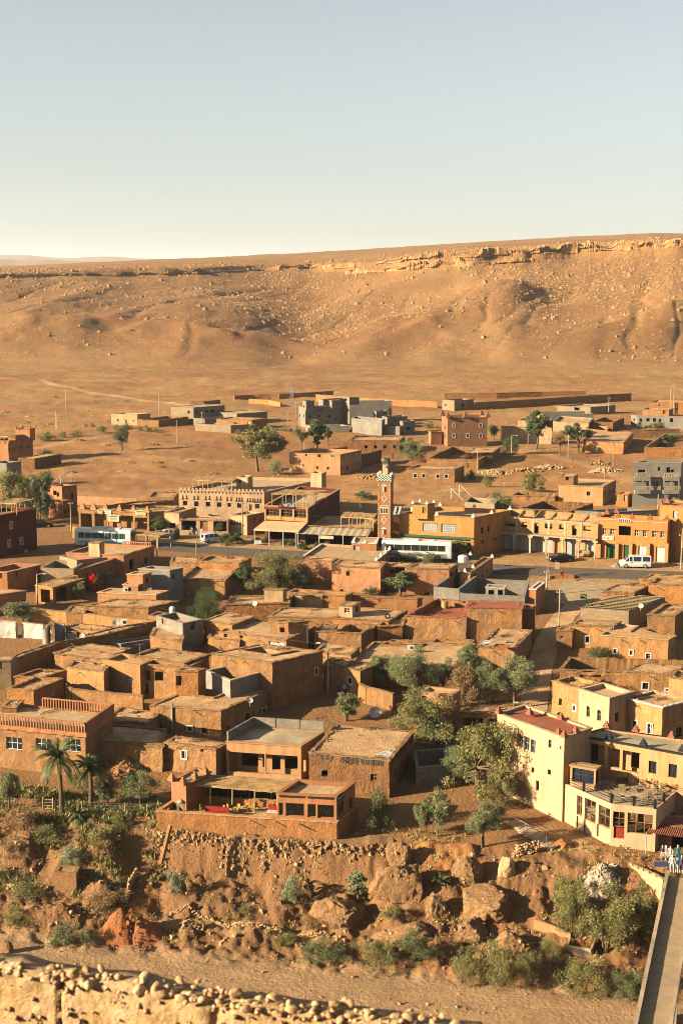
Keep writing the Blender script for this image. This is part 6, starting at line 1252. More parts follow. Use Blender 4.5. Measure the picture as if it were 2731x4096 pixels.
CW=bld('cafe_wing', 'orange cafe wing with open loggias and black merlons above the paved terrace', 'A8', [(738, 372), (1650, 536), (1700, 420), (945, 318)], 8, 'plaster_peach', 'concrete_pale', par=.2, rough=.01, copem='dark', cat='cafe', key='cafew', zt=zc2, zb=-9, wins=[('f', 878, 522, 150, 160, 'o'), ('f', 1022, 552, 96, 150, 'o'), ('f', 1160, 582, 138, 160, 'o'), ('f', 1326, 626, 62, 98, 'g'), ('f', 1484, 654, 66, 106, 'g')])
merlons(CW, 'A8', [(985, 402), (1255, 452), (1560, 500)], 'metal_black', s=.55); merlons(CW, 'A8', [(965, 312), (1195, 345), (1475, 392)], 'iron_red', s=.55)
for k in (-1.3, ):
 p0, d, n=fpt(CW, 'f', 'A8', (745, 500), k); p1, _, _=fpt(CW, 'f', 'A8', (1245, 590), k); ops=[]
 for a, b, c, e in ((805, 865, 455, 600), (920, 952, 520, 600), (1035, 1072, 515, 620), (1125, 1190, 535, 655)):
  pa=fpt(CW, 'f', 'A8', (a, c), k)[0]; pb=fpt(CW, 'f', 'A8', (b, c), k)[0]; pe=fpt(CW, 'f', 'A8', (a, e), k)[0]; ops.append(((pa-p0).dot(d), (pb-p0).dot(d), pe.z, pa.z))
 mb=MB(); panel(mb, p0, p1, zc3, zc2-.3, ops, step=4); mb.build('inner_wall', 'plaster_peach', CW['root'])
 mb=MB(); q0=fpt(CW, 'f', 'A8', (745, 605), 0)[0].z; mb.quad(Vector((p0.x, p0.y, q0-.3)), Vector((p1.x, p1.y, q0-.3)), Vector((p1.x, p1.y, q0-.3))+n*1.0, Vector((p0.x, p0.y, q0-.3))+n*1.0); mb.build('loggia_floor', 'concrete_pale', CW['root'])
CT_=pblock('cafe_terrace', 'paved cafe terrace on a white glazed ground floor beside the bridge', 'A8', [(610, 742), (1005, 912), (1357, 952), (1528, 802), (1500, 760), (745, 610)], zc3, -9.2, 'plaster_cream', 'concrete_pale', par=.12, th=.18, cat='terrace', wins=[(0, 755, 928, 42, 156, 'c', None, 'wood'), (0, 838, 968, 88, 176, 'c', None, 'wood'), (0, 948, 1015, 90, 162, 'c', None, 'wood'), (1, 1063, 1035, 92, 120, 'c', None, 'wood'), (1, 1063, 1140, 84, 90, 'd', None, 'door_red'), (1, 1229, 1070, 198, 160, 'c', None, 'wood'), (0, 738, 1055, 14, 96, 'd', None, 'iron_red'), (0, 795, 1092, 12, 110, 'd', None, 'iron_red'), (0, 898, 1120, 12, 96, 'd', None, 'iron_red')])
mb=MB(); W_=offset(CT_['W'], .3); mb.poly([Vector((p.x, p.y, -7.4))for p in W_]); mb.build('room_floor', 'concrete_pale', CT_['root'])
rail=[(622, 740), (788, 812), (1005, 902), (1180, 925), (1345, 948), (1415, 895), (1522, 808)]
RP=[at(q('A8', p), zc3)for p in rail]
R_=empty('terrace_railing', 'black iron railing with square posts round the paved cafe terrace', 'railing', tuple(RP[2]))
for p in RP:mb=MB(); mb.box(p+UP*.42, (.13, .13, .42)); mb.box(p+UP*.9, (.08, .08, .07)); mb.build('post', 'metal_black', R_)
for a, b in zip(RP[:-1], RP[1:]):
 for hz in (.3, .55, .75):mb=MB(); mb.tube([a+UP*hz, b+UP*hz], .025, 4); mb.build('rail', 'metal_black', R_)
BX=bld('glass_porch', 'small orange porch with blue framed glass at the end of the terrace', 'A8', [(684, 604), (882, 638), (918, 612)], 3, 'plaster_peach', 'concrete_pale', par=.05, rough=0, copem='plaster_peach', cat='porch', zt=zc3+2.15, zb=zc3-.05, wins=[('f', 782, 695, 170, 110, 'g', 'A8', 'paint_blue'), ('r', 898, 700, 24, 100, 'g', 'A8', 'paint_blue')])
SH=bld('souvenir_shop', 'mud souvenir shop under red corrugated sheet at the bridge head', 'C3', [(1400, 252), (1660, 285), (1700, 200)], 2.9, 'mud_orange', 'mud_roof', par=.1, rough=.07, cat='shop', zt=-4.9, zb=-9, key='shop', wins=[('f', 1550, 420, 130, 170, 'o')])
P=[at(q('C3', p), -4.75)for p in ((1312, 282), (1650, 330), (1690, 215), (1385, 196))]
AW=empty('red_awning', 'rusty red corrugated awning over the souvenir stall', 'awning', (P[0].x, P[0].y, -7.6))
mb=MB(); k=46
for i in range(k):
 a, b=i/k, (i+1)/k; za, zb_=(.035 if i%2 else -.035), (-.035 if i%2 else .035)
 mb.quad(P[0].lerp(P[1], a)+UP*(za-.45), P[0].lerp(P[1], b)+UP*(zb_-.45), P[3].lerp(P[2], b)+UP*zb_, P[3].lerp(P[2], a)+UP*za)
mb.build('sheet', 'iron_red', AW)
for p in (P[0], P[1]):mb=MB(); mb.tube([Vector((p.x, p.y, -7.9)), p-UP*.45], .05, 6); mb.build('post', 'metal_grey', AW)
RW=[at(q('C3', p), -7.75)for p in ((1045, 476), (1190, 532), (1300, 580), (1432, 642))]
root=empty('retaining_wall', 'pale patched retaining wall leading to the bridge', 'wall', (RW[0].x, RW[0].y, -11))
mb=MB()
for a, b in zip(RW[:-1], RW[1:]):
 d=(b-a).normalized(); n=Vector((d.y, -d.x, 0)); L=(b-a).length; k=int(L/.5)+1
 for i in range(k):
  for j in range(8):
   f=lambda u, v:a+d*L*u/k-UP*5.2*v/8+n*(.12+.10*v)
   mb.quad(f(i, j+1), f(i+1, j+1), f(i+1, j), f(i, j))
  g=lambda u, o:a+d*L*u/k+n*o
  mb.quad(g(i, .14), g(i+1, .14), g(i+1, -.35), g(i, -.35)); mb.quad(g(i+1, -.35), g(i, -.35), g(i, -.35)-UP*4, g(i+1, -.35)-UP*4)
mb.jitter(.05, .8, .03, 3); mb.build('wall_face', 'plaster_cream', root)
for k in range(26):
 t=k/25; i=min(2, int(t*3)); p=RW[i].lerp(RW[i+1], t*3-i); mb=MB(); s=random.uniform(.1, .2); mb.box(Vector((0, 0, 0)), (s, s*.8, s*.6)); mb.jitter(.03, 3+k); o=mb.build('coping_stone', 'cobble', root); o.location=p+UP*.08-root.location; o.rotation_euler.z=k
for (u, v, w_, h_, m)in ((1340, 628, 36, 12, 'plaster_pink'), (1195, 570, 22, 24, 'cement_white'), (1160, 528, 20, 14, 'plaster_terra')):
 pass
zd=-7.85
bl0, bl1=at(q('C3', (1442, 618)), zd+.5), at(q('C6', (1218, 720)), zd+.5)
bd=(bl1-bl0); bd.z=0; Lb=bd.length; bd.normalize(); bn=Vector((-bd.y, bd.x, 0))
if bn.x<0:bn=-bn
BR=empty('footbridge', 'concrete footbridge with slab deck and low parapets over the dry river', 'bridge', (bl0.x, bl0.y, -14))
Lt=Lb+16; wdk=2.35; A=Vector((bl0.x, bl0.y, 0))-bd*1.2
me=None; ns=int(Lt/1.02)
for k in range(ns):
 c=A+bd*(Lt*(k+.5)/ns)+bn*(wdk/2+.2)+UP*(zd-.1+random.uniform(-.008, .008))
 if me is None:
  mb=MB(); mb.box(Vector((0, 0, 0)), (Lt/ns/2-.012, wdk/2, .1), (bd, bn, UP)); o=mb.build('deck_slab', 'paving', BR); me=o.data
 else :o=bpy.data.objects.new('deck_slab', me); COL.objects.link(o); o.parent=BR
 o.location=c-BR.location
for sd, off in ((0, .1), (1, wdk+.3)):
 m2=None
 for k in range(ns):
  c=A+bd*(Lt*(k+.5)/ns)+bn*off+UP*(zd+.1)
  if m2 is None:
   mb=MB(); hh=.22
   if sd==0:mb.box(Vector((0, 0, hh-.2)), (Lt/ns/2-.012, .12, hh), (bd, bn, UP)); mb.box(Vector((0, 0, hh*2-.16)), (Lt/ns/2-.012, .16, .05), (bd, bn, UP))
   else :
    mb.box(Vector((0, 0, .05)), (Lt/ns/2-.012, .12, .2), (bd, bn, UP)); mb.box(Vector((0, 0, .58)), (Lt/ns/2-.012, .13, .05), (bd, bn, UP))
    for t in (-.3, .0, .3):mb.box(Vector((0, 0, .39))+bd*t, (.07, .08, .14), (bd, bn, UP))
   o=mb.build('parapet_segment', 'concrete_pale', BR); m2=o.data
  else :o=bpy.data.objects.new('parapet_segment', m2); COL.objects.link(o); o.parent=BR
  o.location=c-BR.location
mb=MB(); mb.box(A+bd*Lt/2+bn*(wdk/2+.2)+UP*(zd-.5), (Lt/2, .9, .3), (bd, bn, UP)); mb.build('girder', 'concrete', BR)
for k in range(4):mb=MB(); c=A+bd*(5+k*11)+bn*(wdk/2+.2); mb.box(c+UP*(zd-4.4), (.35, 1.0, 3.7), (bd, bn, UP)); mb.build('pier', 'concrete', BR)
P=[at(q('C6', p), -12.2)for p in ((760, 150), (925, 172), (955, 95), (795, 45))]
root=empty('water_trough', 'open concrete water trough among the bushes under the bridge', 'trough', tuple(P[0]-UP*.5))
for a, b in zip(P, P[1:]+P[:1]):
 mb=MB(); d=(b-a); L=d.length; d.normalize(); n=Vector((d.y, -d.x, 0)); mb.box(a.lerp(b, .5)-UP*.5, (L/2, .09, .6), (d, n, UP)); mb.build('side', 'concrete_pale', root)
wallrun('channel_wall', 'low concrete channel wall running down to the water trough', 'C3', [(530, 915), (650, 955), (785, 1012)], .7, 'plaster_peach', th=.2, rough=.02, cap='plaster_peach')
GT=bld('gate_tower', 'orange clay corner tower with stepped merlons beside the reed roof', 'A6', [(192, 832), (322, 872), (545, 752)], 3, 'plaster_terra', 'concrete_pale', par=.2, rough=.03, copem='plaster_terra', cat='tower', zt=-3.3, zb=-8.5, wins=[('f', 330, 950, 1, 1, 'o')]if 0 else ())
merlons(GT, 'A6', [(198, 832), (298, 866), (402, 812), (498, 770)], 'plaster_terra', s=.6)
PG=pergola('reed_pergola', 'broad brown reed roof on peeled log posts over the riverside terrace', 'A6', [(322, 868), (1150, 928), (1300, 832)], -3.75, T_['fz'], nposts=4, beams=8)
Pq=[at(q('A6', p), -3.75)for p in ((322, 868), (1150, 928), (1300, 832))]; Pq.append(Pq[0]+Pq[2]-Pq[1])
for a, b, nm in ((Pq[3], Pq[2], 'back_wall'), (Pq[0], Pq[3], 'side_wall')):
 d=(b-a).normalized(); n=Vector((d.y, -d.x, 0)); mb=MB(); mb.box(a.lerp(b, .5)-n*.1-UP*1.4, ((b-a).length/2, .12, 1.25), (d, n, UP)); mb.build(nm, 'dark_cloth_and_shade' if nm=='back_wall' else 'plaster_terra', GT['root'])  # back wall coloured dark to stand in for shade under the reed roof
p=at(q('C1', (1262, 158)), T_['z']); L_=empty('stone_lantern', 'white carved lantern kiosk with domed top on the terrace', 'lantern', tuple(Vector((p.x, p.y, T_['fz']))))
c=Vector((p.x, p.y, T_['fz']))
for a in (-1, 1):
 for b in (-1, 1):mb=MB(); mb.box(c+Vector((a*.3, b*.3, .7)), (.06, .06, .7)); mb.build('post', 'concrete_pale', L_)
mb=MB(); mb.box(c+UP*1.45, (.42, .42, .1)); mb.lathe(c+UP*1.55, [(.36, 0), (.4, .08), (.3, .22), (.12, .32), (.05, .45)], 10); mb.build('dome', 'concrete_pale', L_)
mb=MB(); mb.box(c+UP*.05, (.4, .4, .05)); mb.build('base', 'concrete_pale', L_)
for (a, b, lab)in (((C1a:=(1425, 165)), (1590, 178), 'low clay bench spread with dark red striped rug on the terrace'), ((1862, 160), (2040, 176), 'low clay bench with bright red cloth back and white cushions')):
 pa, pb=at(q('C1', a), T_['z']-.2), at(q('C1', b), T_['z']-.2); d=(pb-pa); L=d.length; d.normalize(); n=Vector((d.y, -d.x, 0)); c=pa.lerp(pb, .5)
 c=Vector((c.x, c.y, T_['fz'])); o=empty('bench', lab, 'bench', tuple(c))
 mb=MB(); mb.box(c+UP*.22, (L/2, .35, .22), (d, n, UP)); mb.build('seat', 'plaster_terra', o)
 mb=MB(); mb.box(c+UP*.72-n*.3, (L/2, .06, .3), (d, n, UP)); mb.build('backrest', 'cloth_red', o)
 for k in range(6):mb=MB(); mb.box(c+UP*.5+d*(L*(k+.5)/6-L/2)+n*.02, (L/13, .24, .07), (d, n, UP)); mb.jitter(.03, 4); mb.build('cushion', 'cloth_white' if 'bright' in lab else 'cloth_red', o)
def chair(mat, legmat=None):
 o=bpy.data.objects.new('chair', None); COL.objects.link(o)
 mb=MB(); mb.box((0, 0, .44), (.22, .22, .025)); mb.jitter(.004, 9); mb.build('seat', mat, o)
 mb=MB()
 for k in range(6):
  a0, a1=math.pi*(.15+.7*k/6), math.pi*(.15+.7*(k+1)/6); f=lambda a, z, r:Vector((math.cos(a)*r, math.sin(a)*r, z))
  mb.quad(f(a0, .5, .22), f(a1, .5, .22), f(a1, .86, .27), f(a0, .86, .27)); mb.quad(f(a1, .5, .25), f(a0, .5, .25), f(a0, .86, .30), f(a1, .86, .30)); mb.quad(f(a0, .86, .27), f(a1, .86, .27), f(a1, .86, .30), f(a0, .86, .30))
 mb.build('backrest', mat, o)
 for a in (-1, 1):
  for b in (-1, 1):mb=MB(); mb.tube([(a*.18, b*.18, .43), (a*.22, b*.22, 0)], .022, 5); mb.build('leg', legmat or mat, o)
 return o
def iron_chair():
 o=bpy.data.objects.new('chair', None); COL.objects.link(o)
 mb=MB(); mb.lathe((0, 0, .44), [(.2, 0), (.2, .03)], 10); mb.build('seat', 'metal_black', o)
 mb=MB(); mb.tube([(-.2, .18, .44), (-.2, .22, .85), (0, .24, .98), (.2, .22, .85), (.2, .18, .44)], .02, 4); mb.tube([(0, .2, .44), (0, .24, .98)], .015, 4); mb.tube([(-.2, .21, .7), (.2, .21, .7)], .015, 4); mb.build('backrest', 'metal_black', o)
 for a in (-1, 1):
  for b in (-1, 1):mb=MB(); mb.tube([(a*.15, b*.15, .44), (a*.19, b*.2, 0)], .018, 4); mb.build('leg', 'metal_black', o)
 return o
def table(top, leg, r=.36):
 o=bpy.data.objects.new('table', None); COL.objects.link(o)
 mb=MB(); mb.lathe((0, 0, .71), [(r, 0), (r, .035)], 14); mb.build('tabletop', top, o)
 for k in range(3):a=k*2.09; mb=MB(); mb.tube([(math.cos(a)*.06, math.sin(a)*.06, .71), (math.cos(a)*.28, math.sin(a)*.28, 0)], .02, 4); mb.build('leg', leg, o)
 return o
protos={}
def place(key, make, loc, rz, label, cat, group=None, scale=1):
 if key not in protos:o=make(); protos[key]=o
 else :o=copy_tree(protos[key])
 o.location=loc; o.rotation_euler=(0, 0, rz); o.scale=(scale, )*3; tag(o, label, cat, group); return o
r_=random.Random(5)
for k, (u, v)in enumerate(((695, 738), (915, 790), (1065, 745), (1085, 822), (1250, 785), (1030, 880), (1262, 905), (1302, 868), (1405, 818))):
 p=at(q('A8', (u, v)), CT_['fz']); place('itable', lambda :table('cloth_tan', 'metal_black'), p, 0, 'round metal cafe table on the paved terrace by the bridge', 'table', 'round tables on the cafe terrace')
 for j in range(2 if k not in (0, )else 1):
  a=r_.uniform(0, 6.28)+j*2.6; c=p+Vector((math.cos(a), math.sin(a), 0))*.62
  place('ichair', iron_chair, c, a-math.pi/2, 'black wrought iron chair on the paved cafe terrace by the bridge', 'chair', 'iron chairs on the cafe terrace')
for k, (u, v)in enumerate(((1290, 752), (1318, 760), (1345, 770), (1410, 785), (1478, 802))):
 p=at(q('A8', (u, v+20)), CT_['fz']); place('ichair', iron_chair, p, 3.0, 'black wrought iron chair on the paved cafe terrace by the bridge', 'chair', 'iron chairs on the cafe terrace')
for k, (u, v)in enumerate(((1500, 150), (1690, 142), (1745, 150), (1800, 146), (1880, 138), (1640, 160), (2010, 150), (1960, 140))):
 p=at(q('C1', (u-90, v+5)), T_['fz']+.3); p.z=T_['fz']
 place('ychair', lambda :chair('plastic_yellow'), p, r_.uniform(0, 6.28), 'yellow plastic chair under the reed roof of the riverside terrace', 'chair', 'yellow chairs under the reed roof')
for k, (u, v)in enumerate(((520, 170), (540, 188), (620, 175), (640, 190), (700, 190), (735, 185), (720, 200))):
 p=at(q('C2', (u, v-8)), T_['fz']+.5); p.z=T_['fz']
 place('wchair', lambda :chair('plastic_white'), p+Vector((0, .8, 0)), r_.uniform(0, 6.28), 'white plastic chair behind the glass of the riverside room', 'chair', 'white chairs in the glass room')
for u, v in ((560, 165), (660, 170)):
 p=at(q('C2', (u, v)), T_['fz']+.6); p.z=T_['fz']; place('wtable', lambda :table('plastic_white', 'metal_grey', .42), p+Vector((0, .8, 0)), 0, 'white table behind the glass of the riverside room', 'table', 'white tables in the glass room')
xs=np.arange(-20.5, 5.2, .11); vs=np.linspace(0, 1, 40)
XX, VV=np.meshgrid(xs, vs)
zt_=-7.45+.25*fbm(xs/1.5, xs*0, 3, 3); zb_=-10.9+.5*fbm(xs/3, xs*0, 4, 3)
ZZ=zb_[None]+(zt_-zb_)[None]*VV
fl=fbm(XX/2.2, ZZ/3.5, 61, 4)*.85+.4*np.abs(fbm(XX/.6, ZZ/.6, 62, 3))*2+.2*fbm(XX/.25, ZZ/.25, 63, 2)
YY=d_top(XX)-1.75-1.0*(1-VV)**1.2-fl+.7*sst(2.5, 5, XX)+.7*sst(-18.5, -20.5, XX)
V=np.stack([XX, YY, ZZ], -1)
top=np.stack([xs, d_top(xs)+.6, zt_+.02], -1)[None]
V=np.concatenate([V, top]); nr, nc=V.shape[:2]; I=np.arange(nr*nc).reshape(nr, nc)
Q=np.stack([I[:-1, :-1], I[:-1, 1:], I[1:, 1:], I[1:, :-1]], -1).reshape(-1, 4)
me=npmesh('cliff', V.reshape(-1, 3), Q, 'conglomerate'); o=struct(bpy.data.objects.new('cliff', me)); COL.objects.link(o)
k=rng.integers(0, nr-2, 5200), rng.integers(0, nc, 5200)
P=V[k[0], k[1]]-np.array([0, .03, 0]); sz=np.minimum(.10+.07*rng.pareto(2.5, len(P)), .45)
stuff(rocks('cliff_cobbles', P, sz, 'cobble', flat=.9, seed=31), 'rounded cobbles sticking out of the conglomerate cliff', 'cobbles')
def boulder(name, label, crop, base, wpx_, hpx_, seed, mat='conglomerate', dep=.75, lean=0, rug=1.0, cat='boulder', sink=.25, ncob=140, sub=5, sharp=1):
 b=ground(q(crop, base)); s=CROPS[crop][2]; m=pxm(b); w_=wpx_*s/m/2; h_=hpx_*s/m/.92
 bm=bmesh.new(); bmesh.ops.create_icosphere(bm, subdivisions=sub, radius=1)
 off=Vector((seed*3.1, seed*1.7, seed*.9)); rc=random.Random(seed); pl=[]
 for _ in range(9):pl.append((Vector((rc.gauss(0, 1), rc.gauss(0, 1), rc.gauss(0, .8))).normalized(), rc.uniform(.5, .82)))
 for v in bm.verts:
  c=v.co.copy(); n1=noise.fractal(c*1.1+off, 1.0, 2.1, 4); n2=noise.fractal(c*4.5+off, 1.0, 2.2, 4); n3=noise.cell(c*7+off)if 0 else abs(noise.noise(c*9+off))
  c=c*(1+.22*n1*sharp)
  for pn, pd in pl:
   e=c.dot(pn)-pd
   if e>0:c-=pn*e*.88
  c=c*(1.12+.12*rug*n2+.07*rug*n3); z=c.z
  v.co=Vector((c.x*w_+lean*max(0, z)*w_, c.y*w_*dep, max(z, -.35)*h_*.62+h_*.28))
 me=bpy.data.meshes.new(name); bm.to_mesh(me); bm.free(); me.materials.append(MATS[mat])
 me.polygons.foreach_set('use_smooth', [True]*len(me.polygons))
 root=empty(name, label, cat, (b.x, b.y+w_*dep*.55, b.z-sink))
 o=bpy.data.objects.new('body', me); COL.objects.link(o); o.parent=root
 if ncob:
  vv=np.array([v.co for v in me.vertices]); r=np.random.default_rng(seed); k=r.integers(0, len(vv), ncob); k=k[vv[k][:, 2]>0]
  c=rocks('cobbles', vv[k]*.995, np.minimum(.09+.07*r.pareto(2.4, len(k)), .4), 'cobble', flat=.9, seed=seed); c.parent=root; c['kind']='stuff'
 return root
boulder('boulder', 'big conglomerate boulder with sharp top standing below the cliff', 'C2', (1215, 795), 330, 270, 3)
boulder('boulder', 'wedge shaped conglomerate boulder leaning right beside the stone path', 'C2', (790, 985), 350, 235, 8, lean=.25)
boulder('boulder', 'broad dark conglomerate boulder in the shaded gully', 'C3', (215, 905), 430, 215, 5, dep=.8)
boulder('boulder', 'squat conglomerate boulder between the wedge rock and the broad dark one', 'C2', (1475, 935), 200, 190, 12)
boulder('boulder', 'low cracked boulder above the tall riverbed bushes', 'C6', (385, 205), 260, 160, 14)
boulder('boulder', 'smooth pale rounded boulder on the edge of the gully', 'C3', (340, 622), 140, 140, 17, mat='cobble', rug=.4, ncob=0)
boulder('boulder', 'lumpy conglomerate outcrop at the left of the smooth pale boulder', 'C3', (95, 672), 230, 200, 20)
boulder('boulder', 'thin rock pinnacle at the broken end of the cliff', 'C2', (1215, 560), 190, 175, 23)
boulder('boulder', 'long low gravel mound by the riverbed bushes', 'C2', (1240, 1090), 400, 130, 25, rug=.7)
boulder('boulder', 'conglomerate block below the broad dark boulder', 'C3', (100, 1070), 230, 150, 28)
boulder('boulder', 'flat topped red rock slab beside the stairway', 'C3', (735, 415), 140, 75, 30, mat='red_earth', rug=.3, ncob=0)
boulder('boulder', 'small orange rock lying in the gully', 'C3', (548, 752), 66, 52, 33, mat='red_earth', ncob=0, sub=3)
boulder('boulder', 'dark stump shaped rock at the left edge of the riverbed', 'C4', (45, 195), 90, 95, 36, sub=4, ncob=40)
def heap(name, label, crop, base, wpx_, hpx_, mat, seed, peaks=1, nst=60, stm='cobble', cat='heap'):
 b=ground(q(crop, base)); sc=CROPS[crop][2]; m=pxm(b); w_=wpx_*sc/m/2; h_=hpx_*sc/m; n=56; c=Vector((b.x, b.y+w_*.45, 0))
 g=np.linspace(-1.15, 1.15, n); XX, YY=np.meshgrid(g, g); hh=np.zeros_like(XX)
 for k in range(peaks):
  ox=(k-(peaks-1)/2)*.75; rr=np.hypot(XX-ox, YY*1.1)+.10*fbm(XX*3, YY*3, seed+k, 3); hh=np.maximum(hh, np.clip(1-rr*(1 if peaks==1 else 1.25), 0, 1)*(1-.22*k))
 wx=c.x+XX*w_; wy=c.y+YY*w_*.8; z=zmesh_v(wx.ravel(), wy.ravel()).reshape(n, n)-.12+hh*h_*1.05+(hh>.02)*(.10*fbm(XX*7, YY*7, seed+7, 3)+.06*np.abs(fbm(XX*12, YY*4, seed+8, 2)))
 V=np.stack([wx-b.x, wy-b.y, z-b.z], -1).reshape(-1, 3); I=np.arange(n*n).reshape(n, n)
 me=npmesh('body', V, np.stack([I[:-1, :-1], I[:-1, 1:], I[1:, 1:], I[1:, :-1]], -1).reshape(-1, 4), mat, True); root=empty(name, label, cat, tuple(b)); o=bpy.data.objects.new('body', me); COL.objects.link(o); o.parent=root
 if nst:
  r=np.random.default_rng(seed); a=r.uniform(0, 6.28, nst); rr=r.uniform(.0, 1.25, nst); x=c.x+np.cos(a)*rr*w_; y=c.y+np.sin(a)*rr*w_*.8
  zz=zmesh_v(x, y)+np.clip(1-rr, 0, 1)*h_; o=rocks('stones', np.stack([x-b.x, y-b.y, zz-b.z], -1), np.minimum(.10+.1*r.pareto(2.5, nst), .5), stm, seed=seed); o.parent=root; o['kind']='stuff'
heap('earth_heap', 'bright red orange earth heap with two peaks at the foot of the bank', 'C1', (905, 1080), 400, 215, 'red_earth', 41, 2, 240, 'red_earth')
heap('rubble_heap', 'white rubble heap spilling below the retaining wall', 'C3', (1010, 720), 260, 150, 'rubble_white', 58, 1, 420, 'rubble_white')
heap('rubble_heap', 'heap of broken clay bricks behind the twin olive trees', 'A5', (1100, 790), 460, 130, 'mud', 61, 1, 420, 'mud_orange')
heap('gravel_heap', 'dark sand heap behind the white van', 'Z7', (975, 828), 120, 42, 'concrete', 63, 1, 0)
heap('earth_mound', 'rounded brown earth mound left of the red heap', 'C1', (420, 985), 420, 120, 'bank_earth', 47, 1, 90, cat='mound')
heap('earth_mound', 'grassy earth ridge below the small brick hut', 'C1', (690, 830), 360, 112, 'bank_earth', 50, 1, 90, cat='mound')
heap('earth_mound', 'steep earth spur between shrubs at the left of the terrace cliff', 'C1', (700, 520), 260, 160, 'bank_earth', 52, 1, 90, cat='mound')
heap('earth_mound', 'overhanging earth bank under the dry grass at the left edge', 'C1', (120, 560), 400, 136, 'bank_earth', 55, 1, 90, cat='mound')
bld('brick_hut', 'small square hut of mud bricks on the river bank', 'C1', [(380, 590), (532, 600), (558, 550)], 2.0, 'mud_brick', 'mud_roof', par=.1, rough=.04, cope=.04)
smeshes=[]
for k in range(9):
 bm=bmesh.new(); bmesh.ops.create_icosphere(bm, subdivisions=3, radius=1)
 for v in bm.verts:v.co=v.co*(1+.35*noise.noise(v.co*1.1+Vector((k*5, 0, 0)))+.1*noise.noise(v.co*3.1+Vector((k*5, 7, 0)))); v.co.z*=.75
 rc=random.Random(k+60); pl=[(Vector((rc.gauss(0, 1), rc.gauss(0, 1), rc.gauss(0, 1))).normalized(), rc.uniform(.5, .8))for _ in range(7)]
 for v in bm.verts:
  for pn, pd in pl:
   e=v.co.dot(pn)-pd
   if e>0:v.co-=pn*e*.8
 me=bpy.data.meshes.new('stone'); bm.to_mesh(me); bm.free(); me.polygons.foreach_set('use_smooth', [True]*len(me.polygons)); smeshes.append(me)
def stone(root, loc, s, mat, k=None, rot=None):
 me=smeshes[random.randrange(9)]
 key=(me.name, mat)
 if key not in protos:m2=me.copy(); m2.materials.append(MATS[mat]); protos[key]=m2
 o=bpy.data.objects.new('stone', protos[key]); COL.objects.link(o); o.parent=root; o.location=loc-root.location
 o.scale=(s*random.uniform(.8, 1.3), s*random.uniform(.75, 1.1), s*random.uniform(.75, 1.05)); o.rotation_euler=(random.uniform(-.4, .4), random.uniform(-.4, .4), random.uniform(0, 6.28)); return o
def stonewall(label, crop, pts, n, s, rows=2):
 P=[ground(q(crop, p))for p in pts]; root=empty('stone_wall', label, 'wall', tuple(P[0])); m=len(P)-1
 for r in range(rows):
  for k in range(n):
   t=(k+r*.5+random.uniform(-.2, .2))/n*m; i=min(m-1, max(0, int(t))); p=P[i].lerp(P[i+1], min(1, t-i))
   z=zmesh(p.x, p.y); stone(root, Vector((p.x, p.y+random.uniform(-.08, .08), z+s*.6+r*s*1.15)), s*random.uniform(.7, 1.25), 'cobble')
stonewall('low dry stone wall edging the path above the riverbed', 'C2', [(0, 962), (150, 975), (420, 1008), (740, 1038)], 62, .17)
stonewall('tumbled stone edge of the path beside the red earth heap', 'C1', [(1190, 880), (1320, 890), (1480, 945), (1568, 965)], 26, .15)
stonewall('leaning dry stone wall below the shaded slope', 'C1', [(885, 785), (900, 700), (950, 610)], 22, .2, 4)
stonewall('loose stone bank left of the small brick hut', 'C1', [(60, 715), (200, 712), (340, 720)], 22, .2)
stonewall('dark loose stone pile beside the red earth heap', 'C1', [(1270, 1010), (1340, 1000), (1420, 990)], 14, .17, 4)
stonewall('dry stone pier under the stairway', 'C3', [(390, 480), (440, 470), (480, 465), (560, 450)], 12, .2, 5)
root=empty('stairway', 'concrete steps with pipe handrail leading down to the gully', 'stairs', tuple(ground(q('C3', (480, 320)))))
for k in range(9):
 t=k/8; p=ground(q('C3', (395+t*260, 250+t*165))); mb=MB(); d=Vector((.75, -.65, 0)); n=Vector((-.65, -.75, 0))
 mb.box(p+UP*.02, (.42 if k not in (3, 4)else .8, .75, .09), (d, n, UP)); mb.build('step', 'concrete_pale', root)
hp=[ground(q('C3', p))+UP*z for p, z in (((342, 240), .9), ((470, 310), .9), ((612, 400), .9))]
for p in hp:mb=MB(); mb.tube([p-UP*.95, p], .03, 5); mb.build('post', 'metal_grey', root)
mb=MB(); mb.tube(hp, .03, 5); mb.build('handrail', 'pole_wood', root)
zw=42.75
f0, f1=at((-420, 3836), zw), at((1900, 4176), zw)
root=empty('foreground_wall', 'sunlit mud wall topped with loose river cobbles close to the viewpoint', 'wall', (f0.x, f0.y, zw-1.8))
d=(f1-f0); d.z=0; L=d.length; d.normalize(); n=Vector((d.y, -d.x, 0))
if n.y>0:n=-n
NU, NV=int(L/.022), 44; mb=None
uu=np.linspace(0, L, NU); vv=np.linspace(0, 1.8, NV)
UU, VV=np.meshgrid(uu, vv)
bulge=.030*fbm(UU/.35, VV/.35, 5, 4)+.018*fbm(UU/.07, VV/.07, 6, 3)+.03*VV
crk=np.exp(-((UU-(at((188, 3980), zw)-f0).dot(d)-.03*fbm(VV/.15, VV*0, 4, 2))/.012)**2)*.07
crk2=np.exp(-((UU-(at((800, 4090), zw)-f0).dot(d)-.05*fbm(VV/.1, VV*0, 14, 2))/.04)**2)*.05
off=bulge-crk-crk2
zz=zw-VV+.05*fbm(UU/.5, UU*0, 8, 3)*(VV<.2)
V=np.stack([f0.x+d.x*UU+n.x*off, f0.y+d.y*UU+n.y*off, zz], -1)
tp=np.stack([f0.x+d.x*uu-n.x*.26, f0.y+d.y*uu-n.y*.26, zz[0]+.01], -1)[None]; bt=tp.copy(); bt[..., 2]=zw-2.2
